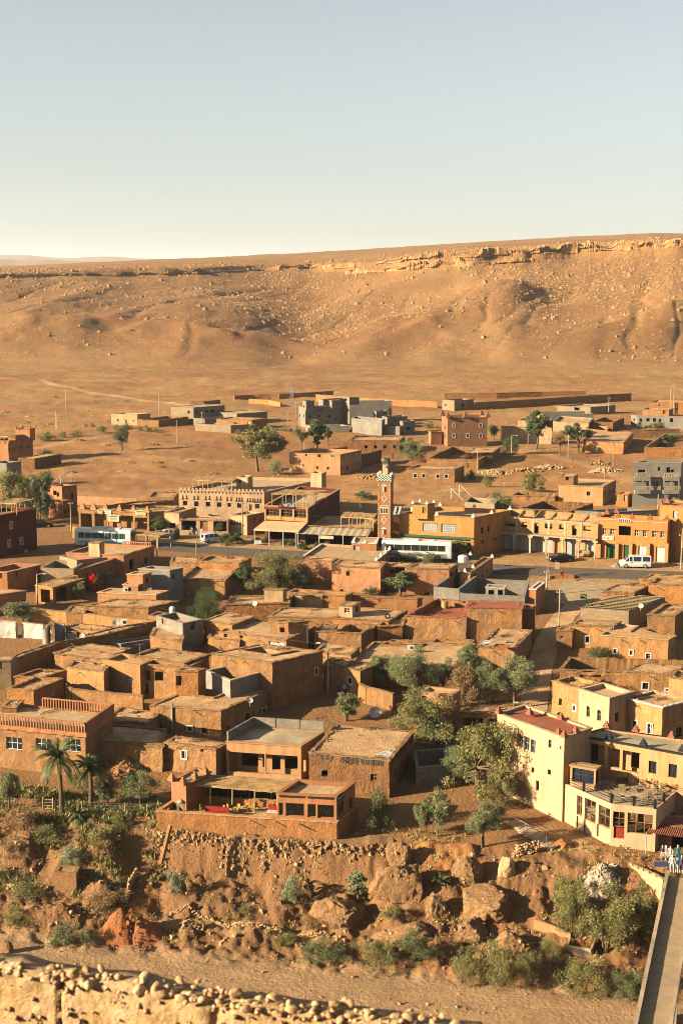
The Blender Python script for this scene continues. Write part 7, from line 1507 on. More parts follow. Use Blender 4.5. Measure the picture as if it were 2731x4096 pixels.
V=np.concatenate([bt, tp, V]); I=np.arange(V.shape[0]*V.shape[1]).reshape(V.shape[0], V.shape[1])
Q=np.stack([I[1:, :-1], I[1:, 1:], I[:-1, 1:], I[:-1, :-1]], -1).reshape(-1, 4)
me=npmesh('wall_face', V.reshape(-1, 3), Q, 'near_mud', True); o=bpy.data.objects.new('wall_face', me); COL.objects.link(o); o.parent=root; o.location=-root.location
r=random.Random(11); random.seed(11)
u=0.2; ns_=0
while u<L-.1 and ns_<300:
 for row in range(3 if r.random()<.7 else 2):
  s=r.choice((.016, .02, .024, .028, .034, .04, .05))*(1.0 if row<2 else .85)
  dep={0:-.005, 1:-.09, 2:-.18}[row]+r.uniform(-.04, .04)
  p=f0+d*(u+r.uniform(-.03, .03))+n*dep+UP*(s*.45+r.choice((0, 0, .04))*(row>0))
  stone(root, p, s, 'near_stone'); ns_+=1
 u+=r.uniform(.036, .052)
P, sz=[], []
for k in range(420):
 uu_, vv_=r.uniform(0, L), r.uniform(.02, 1.2); p=f0+d*uu_+n*(.012+.03*vv_)-UP*vv_; P.append(tuple(p)); sz.append(r.choice((.015, .02, .025, .03, .05)))
c=rocks('pebbles', np.array(P), sz, 'near_stone', flat=1, seed=77, smooth=True); c.parent=root; c.location=-root.location; c['kind']='stuff'
random.seed(21)
def leafcloud(P, A, ln, wd, seed):
 """quads: centre P, long axis A (unit), length ln, width wd"""
 r=np.random.default_rng(seed); n=len(P)
 R_=r.normal(size=(n, 3)); B_=np.cross(A, R_); B_/=np.linalg.norm(B_, axis=1, keepdims=True)+1e-9
 a=A*(ln[:, None]*.5); b=B_*(wd[:, None]*.5)
 V=np.stack([P-a, P-a*.1+b, P+a, P-a*.1-b], 1).reshape(-1, 3)
 return V, np.arange(n*4).reshape(n, 4)
def crown_mesh(name, style, H, W, n, leaf, mat, seed):
 r=np.random.default_rng(seed)
 st=dict(olive=(.12, 56, .15, .45), tamarisk=(.06, 64, .14, .85), euc=(.28, 40, .14, .1), pepper=(.05, 64, .14, -.75), bush=(.01, 56, .15, .6), dark=(.03, 60, .15, .5), pine=(.1, 36, .16, .5))[style]
 z0=st[0]*H; K=st[1]; cr=st[2]; up=st[3]
 cz=(z0+H)/2; rz=(H-z0)/2; C=[]; lobes=[]
 nl=8 if style in ('pine', 'euc')else 12
 for i in range(nl):
  d=r.normal(size=3); d/=np.linalg.norm(d); d[2]=d[2]*.8+.1
  lobes.append((d*r.uniform(.38, .66), r.uniform(.32, .5)))
 if style in ('bush', 'dark', 'tamarisk', 'pepper'):
  for i in range(6):a=i*1.05+r.uniform(-.3, .3); lobes.append((np.array([math.cos(a)*.55, math.sin(a)*.55, -.55]), .42))
 lobes.append((np.array([0, 0, .5]), .42)); lobes.append((np.array([0, 0, -.1]), .5))
 while len(C)<K:
  o_, lr=lobes[r.integers(len(lobes))]; d=r.normal(size=3); d/=np.linalg.norm(d)
  p=o_+d*lr*r.uniform(.4, 1.0)
  c=np.array([p[0]*W/2, p[1]*W/2, cz+p[2]*rz])
  if c[2]>z0*.7+.05:C.append(c)
 C=np.array(C); sc=r.uniform(.6, 1.25, K)
 w_=sc**2; k=r.choice(K, n, p=w_/w_.sum())
 off=r.normal(size=(n, 3)); off/=np.linalg.norm(off, axis=1, keepdims=True); rr=r.uniform(0, 1, n)**.45
 sz=(W/2)*cr*1.55*sc[k]
 P=C[k]+off*(rr*sz)[:, None]*np.array([1, 1, .85])
 if style in ('tamarisk', 'bush', 'dark'):P[:, 2]+=(r.uniform(0, 1, n)**4)*H*.10
 if style=='pepper':P[:, 2]-=(r.uniform(0, 1, n)**3)*H*.10
 P[:, 2]=np.maximum(P[:, 2], .04)
 A=r.normal(size=(n, 3))*.55+off*.6; A[:, 2]+=up; A/=np.linalg.norm(A, axis=1, keepdims=True)
 V, Q=leafcloud(P, A, leaf*r.uniform(.7, 1.4, n), leaf*.36*r.uniform(.7, 1.3, n), seed+1)
 return npmesh(name, V, Q, mat), C
def trunk_mesh(style, H, W, C, seed, mat='bark'):
 r=random.Random(seed); mb=MB(); nt={'olive':2, 'tamarisk':4, 'euc':1, 'pepper':1, 'bush':5, 'dark':3, 'pine':1}[style]
 rb=H*(.028 if style not in ('bush', 'dark', 'tamarisk')else .012)
 cs=sorted(C.tolist(), key=lambda c:c[2])
 for t in range(nt):
  a=r.uniform(0, 6.28); b=Vector((math.cos(a)*.03*W*(nt>1), math.sin(a)*.03*W*(nt>1), -.3)); fk=Vector((math.cos(a)*W*.06, math.sin(a)*W*.06, H*.34))
  mb.tube([b, b.lerp(fk, .5)+Vector((r.uniform(-.05, .05)*H*.3, r.uniform(-.05, .05)*H*.3, 0)), fk], [rb*1.25, rb, rb*.75], 6)
  for c in r.sample(cs, min(len(cs), 12//nt+3)):
   c=Vector(c); m=fk.lerp(c, .5)+Vector((r.uniform(-.1, .1), r.uniform(-.1, .1), r.uniform(0, .12)))*H*.4
   mb.tube([fk, m, c], [rb*.55, rb*.32, rb*.10], 4, cap=False)
 return mb
TP={}
def tproto(style, mat, H, var):
 key=(style, mat, H, var)
 if key not in TP:
  W={'olive':.95, 'tamarisk':.95, 'euc':.8, 'pepper':.95, 'bush':1.5, 'dark':1.2, 'pine':.5}[style]*H
  nl={1:800, 2:2600, 3:5600, 6:12500, 8:13000}[H]; leaf={1:.16, 2:.15, 3:.15, 6:.18, 8:.33}[H]
  cm, C=crown_mesh('crown', style, H, W, nl, leaf, mat, 17*var+len(TP)); tb=trunk_mesh(style, H, W, C, var)
  me=bpy.data.meshes.new('trunk'); me.from_pydata(tb.v, [], tb.f); me.materials.append(MATS['bark']); me.polygons.foreach_set('use_smooth', [True]*len(me.polygons))
  TP[key]=(cm, me, W)
 return TP[key]
NT=0
def tree(name, label, base, wpx_, top, style='olive', mat='leaf_olive', cat='tree', group=None, H=None, sink=.05, zbase=None):
 """base photo pixel, crown width in photo pixels, row of the crown top"""
 global NT; NT+=1
 b=ground(base)if zbase is None else at(base, zbase)
 m=pxm(b); hm=atd((base[0], top), b.y).z-b.z; wm=wpx_/m
 b.z=(zmesh(b.x, b.y)if zbase is None else zbase)-sink
 hm=max(hm, .5)
 if H is None:H=min((1, 2, 3, 6)if b.y<200 else (1, 2, 3, 6, 8), key=lambda v:abs(math.log(v/hm)))
 cm, tm, W=tproto(style, mat, H, NT%3)
 root=empty(name, label, cat, tuple(b), group); root.rotation_euler.z=NT*1.7
 sx=1.2*wm/W; sz=1.1*hm/H; root.scale=(sx, sx, sz)
 for nm, me in (('trunk' if cat=='tree' else 'stems', tm), ('crown' if cat=='tree' else 'foliage', cm)):
  o=bpy.data.objects.new(nm, me); COL.objects.link(o); o.parent=root
 return root
tree('olive_tree', 'grey green olive tree alone on the bank edge beside the stairway', (1934, 3390), 150, 3200, 'olive')
tree('pepper_tree', 'large drooping pepper tree shading the tall cream cafe house', (1925, 3185), 300, 2868, 'pepper', 'leaf_tamarisk')
tree('pepper_tree', 'feathery pale pepper tree in front of the small cream house', (1680, 2950), 265, 2745, 'pepper', 'leaf_tamarisk')
tree('pepper_tree', 'dark lower pepper tree behind the keyhole niche house', (1745, 2985), 150, 2850, 'pepper', 'leaf_euc')
tree('olive_tree', 'olive tree with dense crown left of the drying rugs', (1660, 2800), 210, 2600, 'olive')
tree('olive_tree', 'smaller olive tree at the shaded yard wall below the courtyard house', (1535, 2765), 150, 2605, 'olive')
tree('olive_tree', 'olive tree growing under the rug covered roof', (1890, 2760), 150, 2575, 'olive')
tree('dry_tree', 'bare brown half dry tree between the olives and the alley', (1850, 2825), 150, 2665, 'bush', 'leaf_dry', H=3)
tree('olive_tree', 'broad sunlit olive tree standing on the alley edge', (2060, 2838), 190, 2605, 'olive', 'leaf_olive')
tree('olive_tree', 'small shrubby olive in the yard behind the block parapet', (1385, 2882), 120, 2778, 'olive')
tree('olive_tree', 'low dark olive beside the paved steps under the niche house', (1520, 3312), 130, 3155, 'bush', 'leaf_euc', H=3)
tree('olive_tree', 'young olive with pale tips in the shade of the garden path', (1700, 3335), 90, 3190, 'olive', 'leaf_olive', H=3)
tree('olive_tree', 'upright young olive with lit crown beside the garden path', (1752, 3345), 95, 3165, 'olive', 'leaf_olive', H=3)
tree('shrub', 'round pale green broom bush below the cliff face', (1165, 3600), 84, 3492, 'bush', 'leaf_silver', 'shrub', H=2)
tree('shrub', 'tall pale green broom bush behind the wedge shaped boulder', (1428, 3600), 76, 3484, 'pine', 'leaf_silver', 'shrub', H=2)
tree('shrub', 'small pale green broom bush above the loose stone path', (702, 3595), 76, 3498, 'bush', 'leaf_silver', 'shrub', H=2)
for k, (b, w_, t)in enumerate((((2300, 3745), 200, 3520), ((2420, 3800), 250, 3560), ((2545, 3790), 190, 3570), ((2262, 3650), 120, 3488))):
 tree('tamarisk_tree', ['leaning tamarisk at the gully side of the thicket below the retaining wall', 'broad brown green tamarisk in the middle of the thicket under the bridge', 'tamarisk touching the bridge parapet below the retaining wall', 'small green tamarisk at the top of the thicket near the white rubble'][k], b, w_, t, 'tamarisk', 'leaf_tamarisk', group='tamarisk thicket by the bridge')
for k, (b, w_, t, m)in enumerate((((1885, 3925), 150, 3785, 0), ((2005, 3940), 180, 3775, 0), ((2105, 3930), 120, 3805, 0), ((2335, 3968), 200, 3825, 0), ((2500, 3985), 130, 3868, 1), ((2205, 3842), 90, 3748, 0), ((1280, 3840), 190, 3762, 1), ((1500, 3862), 150, 3758, 0), ((1655, 3842), 155, 3735, 1))):
 lab=['yellowish tamarisk bush at the left end of the riverbed scrub', 'tallest tamarisk bush of the riverbed scrub', 'narrow tamarisk bush below the low cracked boulder', 'broad tamarisk bush below the water trough', 'dark green round bush close to the bridge on the riverbed edge', 'thin tamarisk beside the water trough', 'low wide grey green bush under the dry stone wall', 'leaning bush on the gravel mound over the riverbed', 'grey green bush on top of the gravel mound'][k]
 tree('shrub', lab, b, w_, t, 'bush', ['leaf_tamarisk', 'leaf_euc'][m], 'shrub', H=3)
tree('shrub', 'grey green bush beside the red earth heap at the riverbed', (255, 3778), 115, 3690, 'bush', 'leaf_euc', 'shrub', H=2)
tree('shrub', 'small dark bush between riverbed and red earth heap', (345, 3778), 75, 3710, 'bush', 'leaf_olive', 'shrub', H=2)
tree('shrub', 'low grey saltbush on the slope above the brick hut', (295, 3460), 95, 3375, 'bush', 'leaf_silver', 'shrub', H=2)
tree('olive_tree', 'rounded olive tree by the wire fence at the left edge', (40, 3238), 115, 3085, 'olive')
tree('olive_tree', 'slim olive tree behind the wire fence of the garden', (432, 3232), 90, 3090, 'olive', H=3)
tree('olive_tree', 'bushy olive tree beside the clay corner tower', (570, 3228), 170, 3068, 'olive')
tree('shrub', 'yellow green shrub between the two palms', (325, 3160), 95, 3060, 'bush', 'leaf_tamarisk', 'shrub', H=3)
tree('olive_tree', 'olive tree between the dry tree and the alley olive', (1965, 2815), 140, 2650, 'olive')
tree('olive_tree', 'olive tree behind the feathery pepper tree', (1770, 2800), 140, 2640, 'olive', 'leaf_olive')
tree('pepper_tree', 'pepper tree touching the foot of the tall cream cafe wall', (2015, 3225), 130, 3060, 'pepper', 'leaf_tamarisk')
tree('pepper_tree', 'shaded lower pepper tree beside the dark block yard', (1850, 3130), 170, 2960, 'pepper', 'leaf_euc')
for k, (b, w_, t)in enumerate((((90, 3330), 150, 3240), ((200, 3360), 130, 3290), ((420, 3400), 130, 3320), ((60, 3420), 120, 3350), ((480, 3330), 90, 3270), ((130, 3600), 150, 3540), ((420, 3640), 170, 3570), ((60, 3700), 120, 3640), ((980, 3660), 80, 3620), ((1250, 3700), 110, 3655), ((1560, 3700), 90, 3660), ((1130, 3760), 90, 3725))):tree('shrub', 'dry olive brown scrub bush on the open river bank slope', b, w_, t, 'bush', 'leaf_tamarisk' if k%3 else 'leaf_dry', 'shrub', 'scrub bushes on the bank', H=2)
tree('tamarisk_tree', 'big round grey green tamarisk in front of the pink street house', (1105, 2364), 245, 2203, 'tamarisk', 'leaf_tamarisk')
tree('dark_tree', 'dark lower tree at the right side of the big tamarisk', (1215, 2358), 90, 2270, 'tamarisk', 'leaf_euc')
tree('green_tree', 'bright green leafy tree at the left side of the big tamarisk', (972, 2362), 80, 2262, 'olive', 'leaf_green')
tree('eucalyptus_tree', 'open eucalyptus with clumped crown before the pink loggia', (1590, 2388), 165, 2298, 'euc', 'leaf_euc')
tree('shrub', 'low bright green bush at the foot of the open eucalyptus', (1480, 2382), 70, 2345, 'bush', 'leaf_green', 'shrub', H=2)
tree('dark_tree', 'dense dark green round tree among the orange roofs', (832, 2482), 138, 2358, 'dark', 'leaf_green', H=6)
tree('olive_tree', 'wide olive tree above the ruined white walls', (85, 2485), 175, 2408, 'olive')
tree('olive_tree', 'silvery olive bush beside the reed roofed shop', (320, 2398), 66, 2328, 'olive', H=3)
tree('olive_tree', 'silvery olive bush behind the red flowering vine', (425, 2345), 66, 2285, 'olive', H=3)
bg_=tree('bougainvillea', 'bougainvillea vine covered in bright red flowers', (378, 2362), 72, 2296, 'bush', 'leaf_green', 'shrub', H=2)
cm, C_=crown_mesh('flowers', 'bush', 2, 3.0, 520, .24, 'flower_red', 99); o=bpy.data.objects.new('flowers', cm); COL.objects.link(o); o.parent=bg_; o['kind']='stuff'; o.scale=(1.03, 1.03, 1.05)
tree('tamarisk_tree', 'tall tamarisk with two crowns behind the dark red house', (75, 2092), 150, 1885, 'tamarisk', 'leaf_tamarisk')
tree('tamarisk_tree', 'tall tamarisk beside the pink two storey house', (160, 2096), 115, 1892, 'tamarisk', 'leaf_euc')
tree('green_tree', 'glossy round green tree in front of the bazaar', (630, 2128), 85, 2066, 'olive', 'leaf_green', H=3)
tree('shrub', 'flowering hedge over the left hotel entrance', (757, 2125), 66, 2080, 'bush', 'leaf_green', 'shrub', H=3)
tree('shrub', 'palm like shrub right of the hotel entrance door', (868, 2138), 66, 2080, 'bush', 'leaf_euc', 'shrub', H=3)
tree('shrub', 'clipped green hedge beside the white family car', (905, 2180), 60, 2132, 'dark', 'leaf_green', 'shrub', H=2)
tree('shrub', 'clipped green hedge end by the orange planters', (950, 2170), 60, 2130, 'dark', 'leaf_green', 'shrub', H=2)
tree('green_tree', 'slender young tree by the striped awning', (1262, 2180), 52, 2112, 'olive', 'leaf_green', H=3)
for k, (b, w_, t)in enumerate((((1025, 2168), 40, 2148), ((1060, 2170), 36, 2150), ((1135, 2180), 36, 2155), ((1170, 2182), 40, 2158), ((1215, 2196), 50, 2172), ((1285, 2198), 60, 2170))):
 tree('shrub', 'small green bush along the foot of the restaurant terraces', b, w_, t, 'dark', 'leaf_green', 'shrub', 'bushes before the street restaurants', H=1)
tree('olive_tree', 'olive bush hiding the rear of the long coach', (1612, 2243), 80, 2206, 'bush', 'leaf_olive', H=2)
tree('olive_tree', 'wide olive bush in front of the long coach windows', (1712, 2246), 120, 2200, 'bush', 'leaf_olive', H=2)
tree('olive_tree', 'olive tree under the arcade of the yellow hall', (1730, 2192), 70, 2156, 'bush', 'leaf_olive', H=3)
tree('olive_tree', 'olive tree between coach front and street lamp', (1832, 2232), 80, 2160, 'olive', H=3)
tree('fig_tree', 'dark green fig tree before the wide ochre house', (2395, 2648), 98, 2592, 'bush', 'leaf_green', H=2)
tree('lone_tree', 'lone round headed tree in the middle of the plain', (490, 1803), 66, 1699, 'olive', 'leaf_euc')
tree('tamarisk_tree', 'large dense tree standing on the plain beside the cream house', (1037, 1884), 185, 1713, 'olive', 'leaf_tamarisk', H=8)
tree('shrub', 'round grey shrub left of the cream house', (1100, 1898), 66, 1844, 'bush', 'leaf_olive', 'shrub', H=3)
tree('eucalyptus_tree', 'thin brownish tree beside the white sided flats', (1205, 1802), 62, 1704, 'euc', 'leaf_euc')
tree('eucalyptus_tree', 'tall slim eucalyptus in front of the white sided flats', (1265, 1797), 78, 1660, 'pine', 'leaf_euc', H=8)
tree('eucalyptus_tree', 'small slim eucalyptus right of the tall slim one', (1313, 1785), 36, 1708, 'pine', 'leaf_euc', H=6)
tree('tamarisk_tree', 'bushy tree at the end of the long four window house', (1645, 1847), 105, 1754, 'tamarisk', 'leaf_olive')
tree('eucalyptus_tree', 'tall full eucalyptus at the dirt road bend', (2142, 1793), 108, 1648, 'euc', 'leaf_euc', H=8)
tree('eucalyptus_tree', 'half bare small tree between the two roadside eucalyptuses', (2238, 1818), 64, 1728, 'euc', 'leaf_dry')
tree('eucalyptus_tree', 'dark spreading eucalyptus beside the low orange house', (2310, 1808), 112, 1698, 'euc', 'leaf_euc')
tree('shrub', 'grey green tree behind the brick kasbah corner', (1973, 1758), 54, 1694, 'olive', 'leaf_olive', H=3)
tree('shrub', 'dark bush in shade at the dirt road bend', (2040, 1820), 68, 1750, 'dark', 'leaf_green', 'shrub', H=3)
tree('tamarisk_tree', 'feathery tree growing in a ruined yard above the yellow hall', (2130, 1974), 98, 1898, 'tamarisk', 'leaf_tamarisk')
tree('tamarisk_tree', 'dense bush behind the grey block yard beside the yellow hall', (2020, 2047), 105, 1984, 'dark', 'leaf_euc', H=3)
tree('shrub', 'small yellowish bush in the open beside ruined walls', (1945, 1950), 42, 1906, 'bush', 'leaf_tamarisk', 'shrub', H=2)
tree('shrub', 'grey bush at the corner of the square written house', (1880, 1914), 48, 1873, 'bush', 'leaf_euc', 'shrub', H=2)
tree('shrub', 'dark flat bush behind the red wing of the minaret', (1462, 1996), 82, 1968, 'dark', 'leaf_green', 'shrub', H=2)
tree('shrub', 'small bush on the football ground edge', (1985, 1992), 38, 1968, 'bush', 'leaf_euc', 'shrub', H=1)
FB=[((190, 1762), 72, 1728), ((249, 1748), 34, 1722), ((305, 1742), 52, 1718), ((190, 1818), 75, 1796), ((408, 1728), 44, 1698), ((470, 1718), 40, 1697), ((510, 1716), 40, 1694), ((560, 1722), 26, 1702), ((590, 1726), 36, 1700), ((625, 1728), 20, 1708), ((345, 1710), 18, 1692), ((371, 1711), 22, 1694), ((1005, 1725), 70, 1698), ((1075, 1722), 40, 1700), ((1135, 1725), 40, 1705), ((1160, 1732), 24, 1712), ((950, 1735), 30, 1718), ((1713, 1716), 46, 1686)]
for k, (b, w_, t)in enumerate(FB):tree('shrub', 'low olive brown desert shrub on the open plain near the block houses', b, w_, t, 'bush', 'leaf_tamarisk' if k%3 else 'leaf_euc', 'shrub', 'shrubs on the plain', H=2)
for k, (b, w_, t)in enumerate((((2630, 1775), 50, 1742), ((2665, 1768), 50, 1738), ((2700, 1760), 55, 1735), ((2735, 1752), 50, 1728), ((2650, 1785), 40, 1762), ((2554, 1712), 26, 1688), ((2620, 1712), 42, 1682))):
 tree('shrub', 'green bush inside the walled garden at the right', b, w_, t, 'dark', 'leaf_green' if k%2 else 'leaf_olive', 'shrub', 'bushes of the walled garden', H=2)
def palm(label, base, crown, R_, nf, seed, up=.35):
 b=ground(base); b.z=zmesh(b.x, b.y); c=atd(crown, b.y); root=empty('palm_tree', label, 'tree', tuple(b)); r=random.Random(seed); mb=MB()
 h=c.z-b.z; pts=[]; rad=[]
 for k in range(40):
  t=k/39; pts.append(Vector((b.x+(c.x-b.x)*t+.1*math.sin(t*3), b.y, b.z-.2+(h+.2)*t))); rad.append((.24-.05*t)*(1.18 if k%2 else .9))
 mb.tube(pts, rad, 9); mb.build('trunk', 'palm_bark', root)
 for k in range(nf):
  az=k*2.399+r.uniform(-.2, .2); el=r.uniform(-.35, 1.25)if k>5 else r.uniform(.7, 1.3); Lf=R_*r.uniform(.85, 1.1); mb=MB(); p=c.copy(); e=el; spine=[]
  for s in range(11):
   spine.append(p.copy()); dv=Vector((math.cos(az)*math.cos(e), math.sin(az)*math.cos(e), math.sin(e))); p=p+dv*Lf/10; e-=.13+.05*(1-abs(e))
  mb.tube(spine, [.035-.0028*i for i in range(11)], 4, cap=False)
  for s in range(1, 11):
   for t in (0, .33, .66):
    a=spine[s-1].lerp(spine[s], t); tg=(spine[s]-spine[s-1]).normalized(); side=tg.cross(UP).normalized()if abs(tg.z)<.99 else Vector((1, 0, 0))
    ll=Lf*.21*math.sin(math.pi*min(1, (s+t)/11*.85+.12))
    for sg in (-1, 1):
     tip=a+(side*sg*.8+tg*.75-UP*.22).normalized()*ll; w_=tg*.055
     mb.quad(a-w_, a+w_, tip+w_*.2, tip-w_*.2)
  mb.build('frond', 'leaf_palm', root)
 return root
palm('tall date palm with bare trunk in front of the balustrade house', (247, 3252), (232, 3030), 3.3, 34, 3)
palm('shorter date palm with upright fronds behind the wire fence', (362, 3225), (360, 3075), 2.4, 22, 5)
palm('low young palm clump at the garden fence', (318, 3290), (318, 3262), 1.7, 18, 8)
palm('tiny palm in the shade beside the round broom bush', (1240, 3560), (1240, 3540), 1.1, 12, 11)
palm('dry pale yucca like palm on the rocky slope', (1765, 3560), (1765, 3525), 1.3, 14, 13)
palm('palm fronds drooping beside the dense dark green tree', (800, 2462), (795, 2440), 1.6, 12, 15)
def tufts(name, label, n, test, sz, mat, seed, blades=9):
 r=np.random.default_rng(seed); X_, Y_=test(r, n); Z_=zmesh_v(X_, Y_)
 P=np.stack([X_, Y_, Z_], -1); m=len(P); s=sz*r.uniform(.5, 1.4, m)
 A=r.normal(size=(m, blades, 3))*.55; A[..., 2]=np.abs(A[..., 2])*.4+.8; A/=np.linalg.norm(A, axis=-1, keepdims=True)
 L_=s[:, None]*r.uniform(.6, 1.3, (m, blades)); C_=P[:, None]+r.normal(size=(m, blades, 3))*(s[:, None, None]*np.array([.35, .35, 0]))+A*L_[..., None]*.45
 V, Q=leafcloud(C_.reshape(-1, 3), A.reshape(-1, 3), L_.ravel(), L_.ravel()*.22, seed+2)
 me=npmesh(name, V, Q, mat); o=bpy.data.objects.new(name, me); COL.objects.link(o); stuff(o, label, 'grass')
def t_bank(r, n):
 x=r.uniform(-38, 30, n); y=r.uniform(114, 146, n); s=y-d_top(x)
 k=(s>-13)&(s<3)&(fbm(x/3.5, y/3, 141, 3)*.5+.5>.52-.10*(x<-18)); return x[k], y[k]
tufts('dry_grass', 'dry yellow grass and low weeds over the river bank', 5200, t_bank, .32, 'leaf_grass', 3)
def t_left(r, n):
 x=r.uniform(-38, -17, n); y=r.uniform(124, 150, n); s=y-d_top(x); k=(s>-9)&(s<6)&(fbm(x/2.6, y/2.4, 151, 3)*.5+.5>.47); return x[k], y[k]
tufts('scrub_cover', 'tangled green brown scrub on the left part of the river bank', 4200, t_left, .5, 'leaf_tamarisk', 5, 12)
def t_plain(r, n):
 y=r.uniform(262, 720, n); x=r.uniform(-.29, .29, n)*y; k=fbm(x/20, y/12, 161, 4)*.5+.5>.5-.06*(y>400); return x[k], y[k]
tufts('plain_scrub', 'sparse dry tufts over the plain', 3200, t_plain, .42, 'leaf_grass', 7, 7)
def pole(label, base, top, kind='wood', arm=True, lamp=0, name='utility_pole', r0=.13):
 b=ground(base); t=atd((base[0], top), b.y); h=t.z-b.z; root=empty(name, label, 'pole', tuple(b))
 mt={'wood':'pole_wood', 'conc':'pole_concrete', 'metal':'metal_grey'}[kind]
 mb=MB(); mb.tube([b-UP*.3, b+UP*h], [r0, r0*.7], 7); mb.build('shaft', mt, root)
 if arm:
  mb=MB(); mb.box(b+UP*(h-.35), (.5, .05, .05)); mb.build('crossarm', mt, root)
  for s in (-.42, 0, .42):mb=MB(); mb.lathe(b+Vector((s, 0, h-.3)), [(.04, 0), (.05, .08), (.03, .16)], 6); mb.build('insulator', 'plastic_white', root)
 if lamp:
  mb=MB(); e=b+Vector((lamp*1.0, -.2, h+.15)); mb.tube([b+UP*(h-.1), b+Vector((lamp*.5, -.1, h+.12)), e], .035, 5); mb.build('lamp_arm', 'metal_grey', root)
  mb=MB(); mb.box(e+Vector((lamp*.22, 0, -.02)), (.28, .11, .07)); mb.build('lamp_head', 'plastic_white', root)
 return b, h
PL=[('tall pale pole far out on the left plain', (267, 1672), 1559, 'conc'), ('pole above the cream plastered block house', (637, 1655), 1556, 'conc'), ('bare pole standing on the plain before the orange mud house', (709, 1768), 1680, 'wood'), ('pole beside the long grey yard wall', (810, 1722), 1647, 'wood'), ('pole right of the lattice pylon', (1186, 1670), 1602, 'conc'), ('pole left of the thin brownish tree', (1151, 1711), 1645, 'conc'), ('short pole in front of the white sided flats', (1216, 1803), 1732, 'wood'), ('pole behind the small slim eucalyptus', (1313, 1783), 1702, 'wood'), ('pole near the long low block house under the hill', (2432, 1660), 1588, 'conc'), ('pole beside the dark spreading eucalyptus', (2270, 1828), 1738, 'conc'), ('pole at the dirt road bend with street lamp', (2044, 1837), 1743, 'conc'), ('pole at the fork of the dirt road', (2450, 1868), 1776, 'wood'), ('pole in front of the ridged roof mud house', (1908, 1885), 1796, 'wood'), ('pole beside the peach house stair room', (2416, 1914), 1843, 'wood'), ('pole among the roadside eucalyptuses', (2110, 1794), 1705, 'wood'), ('left one of twin tall poles at the right edge of the plain', (2678, 1656), 1541, 'conc'), ('right one of twin tall poles at the right edge of the plain', (2691, 1656), 1541, 'conc'), ('pole in front of the clay gate block', (971, 2152), 2007, 'wood'), ('pole beside the clay gate block wall', (989, 2145), 2022, 'wood'), ('pole between the terracotta house and bazaar', (286, 2124), 2007, 'wood'), ('concrete pole on the balustrade roof side of the alley', (630, 2255), 2123, 'conc'), ('pole with lamp beside the reed shop', (153, 2430), 2297, 'conc'), ('dark leaning pole at the road edge by the black car', (2190, 2318), 2208, 'wood'), ('pole above the pink balcony at the parking ground', (2184, 2382), 2280, 'conc'), ('tall concrete pole in the alley mouth', (2234, 2506), 2360, 'conc'), ('pole at the right end of the orange shops', (2721, 2276), 2134, 'conc'), ('stub pole in front of the grey balcony flats', (2629, 2040), 1978, 'conc'), ('pole before the stone strewn long mud roof', (574, 2472), 2401, 'conc'), ('tall street lamp pole beside the two storey mud house', (1312, 2774), 2574, 'conc'), ('short dark pole by the road sign in front of the clay hotel', (787, 2230), 2161, 'wood')]
pp={}
for k, (lab, b, t, kd)in enumerate(PL):
 lm={10:1, 20:1, 21:1, 28:-1}.get(k, 0)
 pp[k]=pole(lab, b, t, kd, arm=(lm==0 and k not in (2, 12, 13, 22, 26, 29)), lamp=lm)
pp['lamp']=pole('grey street lamp in front of the yellow hall', (1872, 2222), 2105, 'metal', False, -1, 'street_lamp', .08)
pole('white street lamp on the alley corner above the cafe', (2100, 2905), 2812, 'metal', False, -1, 'street_lamp', .07)
b=ground((1167, 1640)); t=atd((1167, 1547), b.y); h=t.z-b.z; root=empty('lattice_pylon', 'steel lattice pylon on the plain behind the flats', 'pylon', tuple(b)); mb=MB()
cs=lambda z:[Vector((b.x+a*(.75-.5*z/h), b.y+c*(.75-.5*z/h), b.z+z))for a, c in ((-1, -1), (1, -1), (1, 1), (-1, 1))]
for i in range(4):mb.tube([cs(0)[i], cs(h)[i]], .07, 4)
mb.build('legs', 'metal_grey', root); mb=MB()
for k in range(7):
 lo, hi=cs(h*k/7), cs(h*(k+1)/7)
 for i in range(4):mb.tube([lo[i], hi[(i+1)%4]], .045, 3); mb.tube([hi[i], hi[(i+1)%4]], .04, 3)
mb.build('bracing', 'metal_grey', root)
for z in (h-.2, h-1.4):mb=MB(); mb.box(b+UP*z, (1.5, .07, .07)); mb.build('crossarm', 'metal_grey', root)
b=ground((226, 1717)); t=atd((226, 1641), b.y); h=t.z-b.z; root=empty('lattice_mast', 'short lattice mast on the left plain', 'pole', tuple(b)); mb=MB()
for s in (-.16, .16):mb.tube([b+Vector((s, 0, -.2)), b+Vector((s*.6, 0, h))], .05, 4)
for k in range(12):mb.tube([b+Vector((-.16, 0, h*k/12)), b+Vector((.16, 0, h*(k+1)/12))], .03, 3)
mb.build('lattice', 'metal_white', root)
def wire(label, a, b_, sag=.6):
 pts=[a.lerp(b_, t/12)-UP*sag*4*(t/12)*(1-t/12)for t in range(13)]; mb=MB(); mb.tube(pts, .014, 3, cap=False); o=mb.build('power_line', 'metal_black'); tag(o, label, 'cable')
top=lambda k:pp[k][0]+UP*(pp[k][1]-.2)
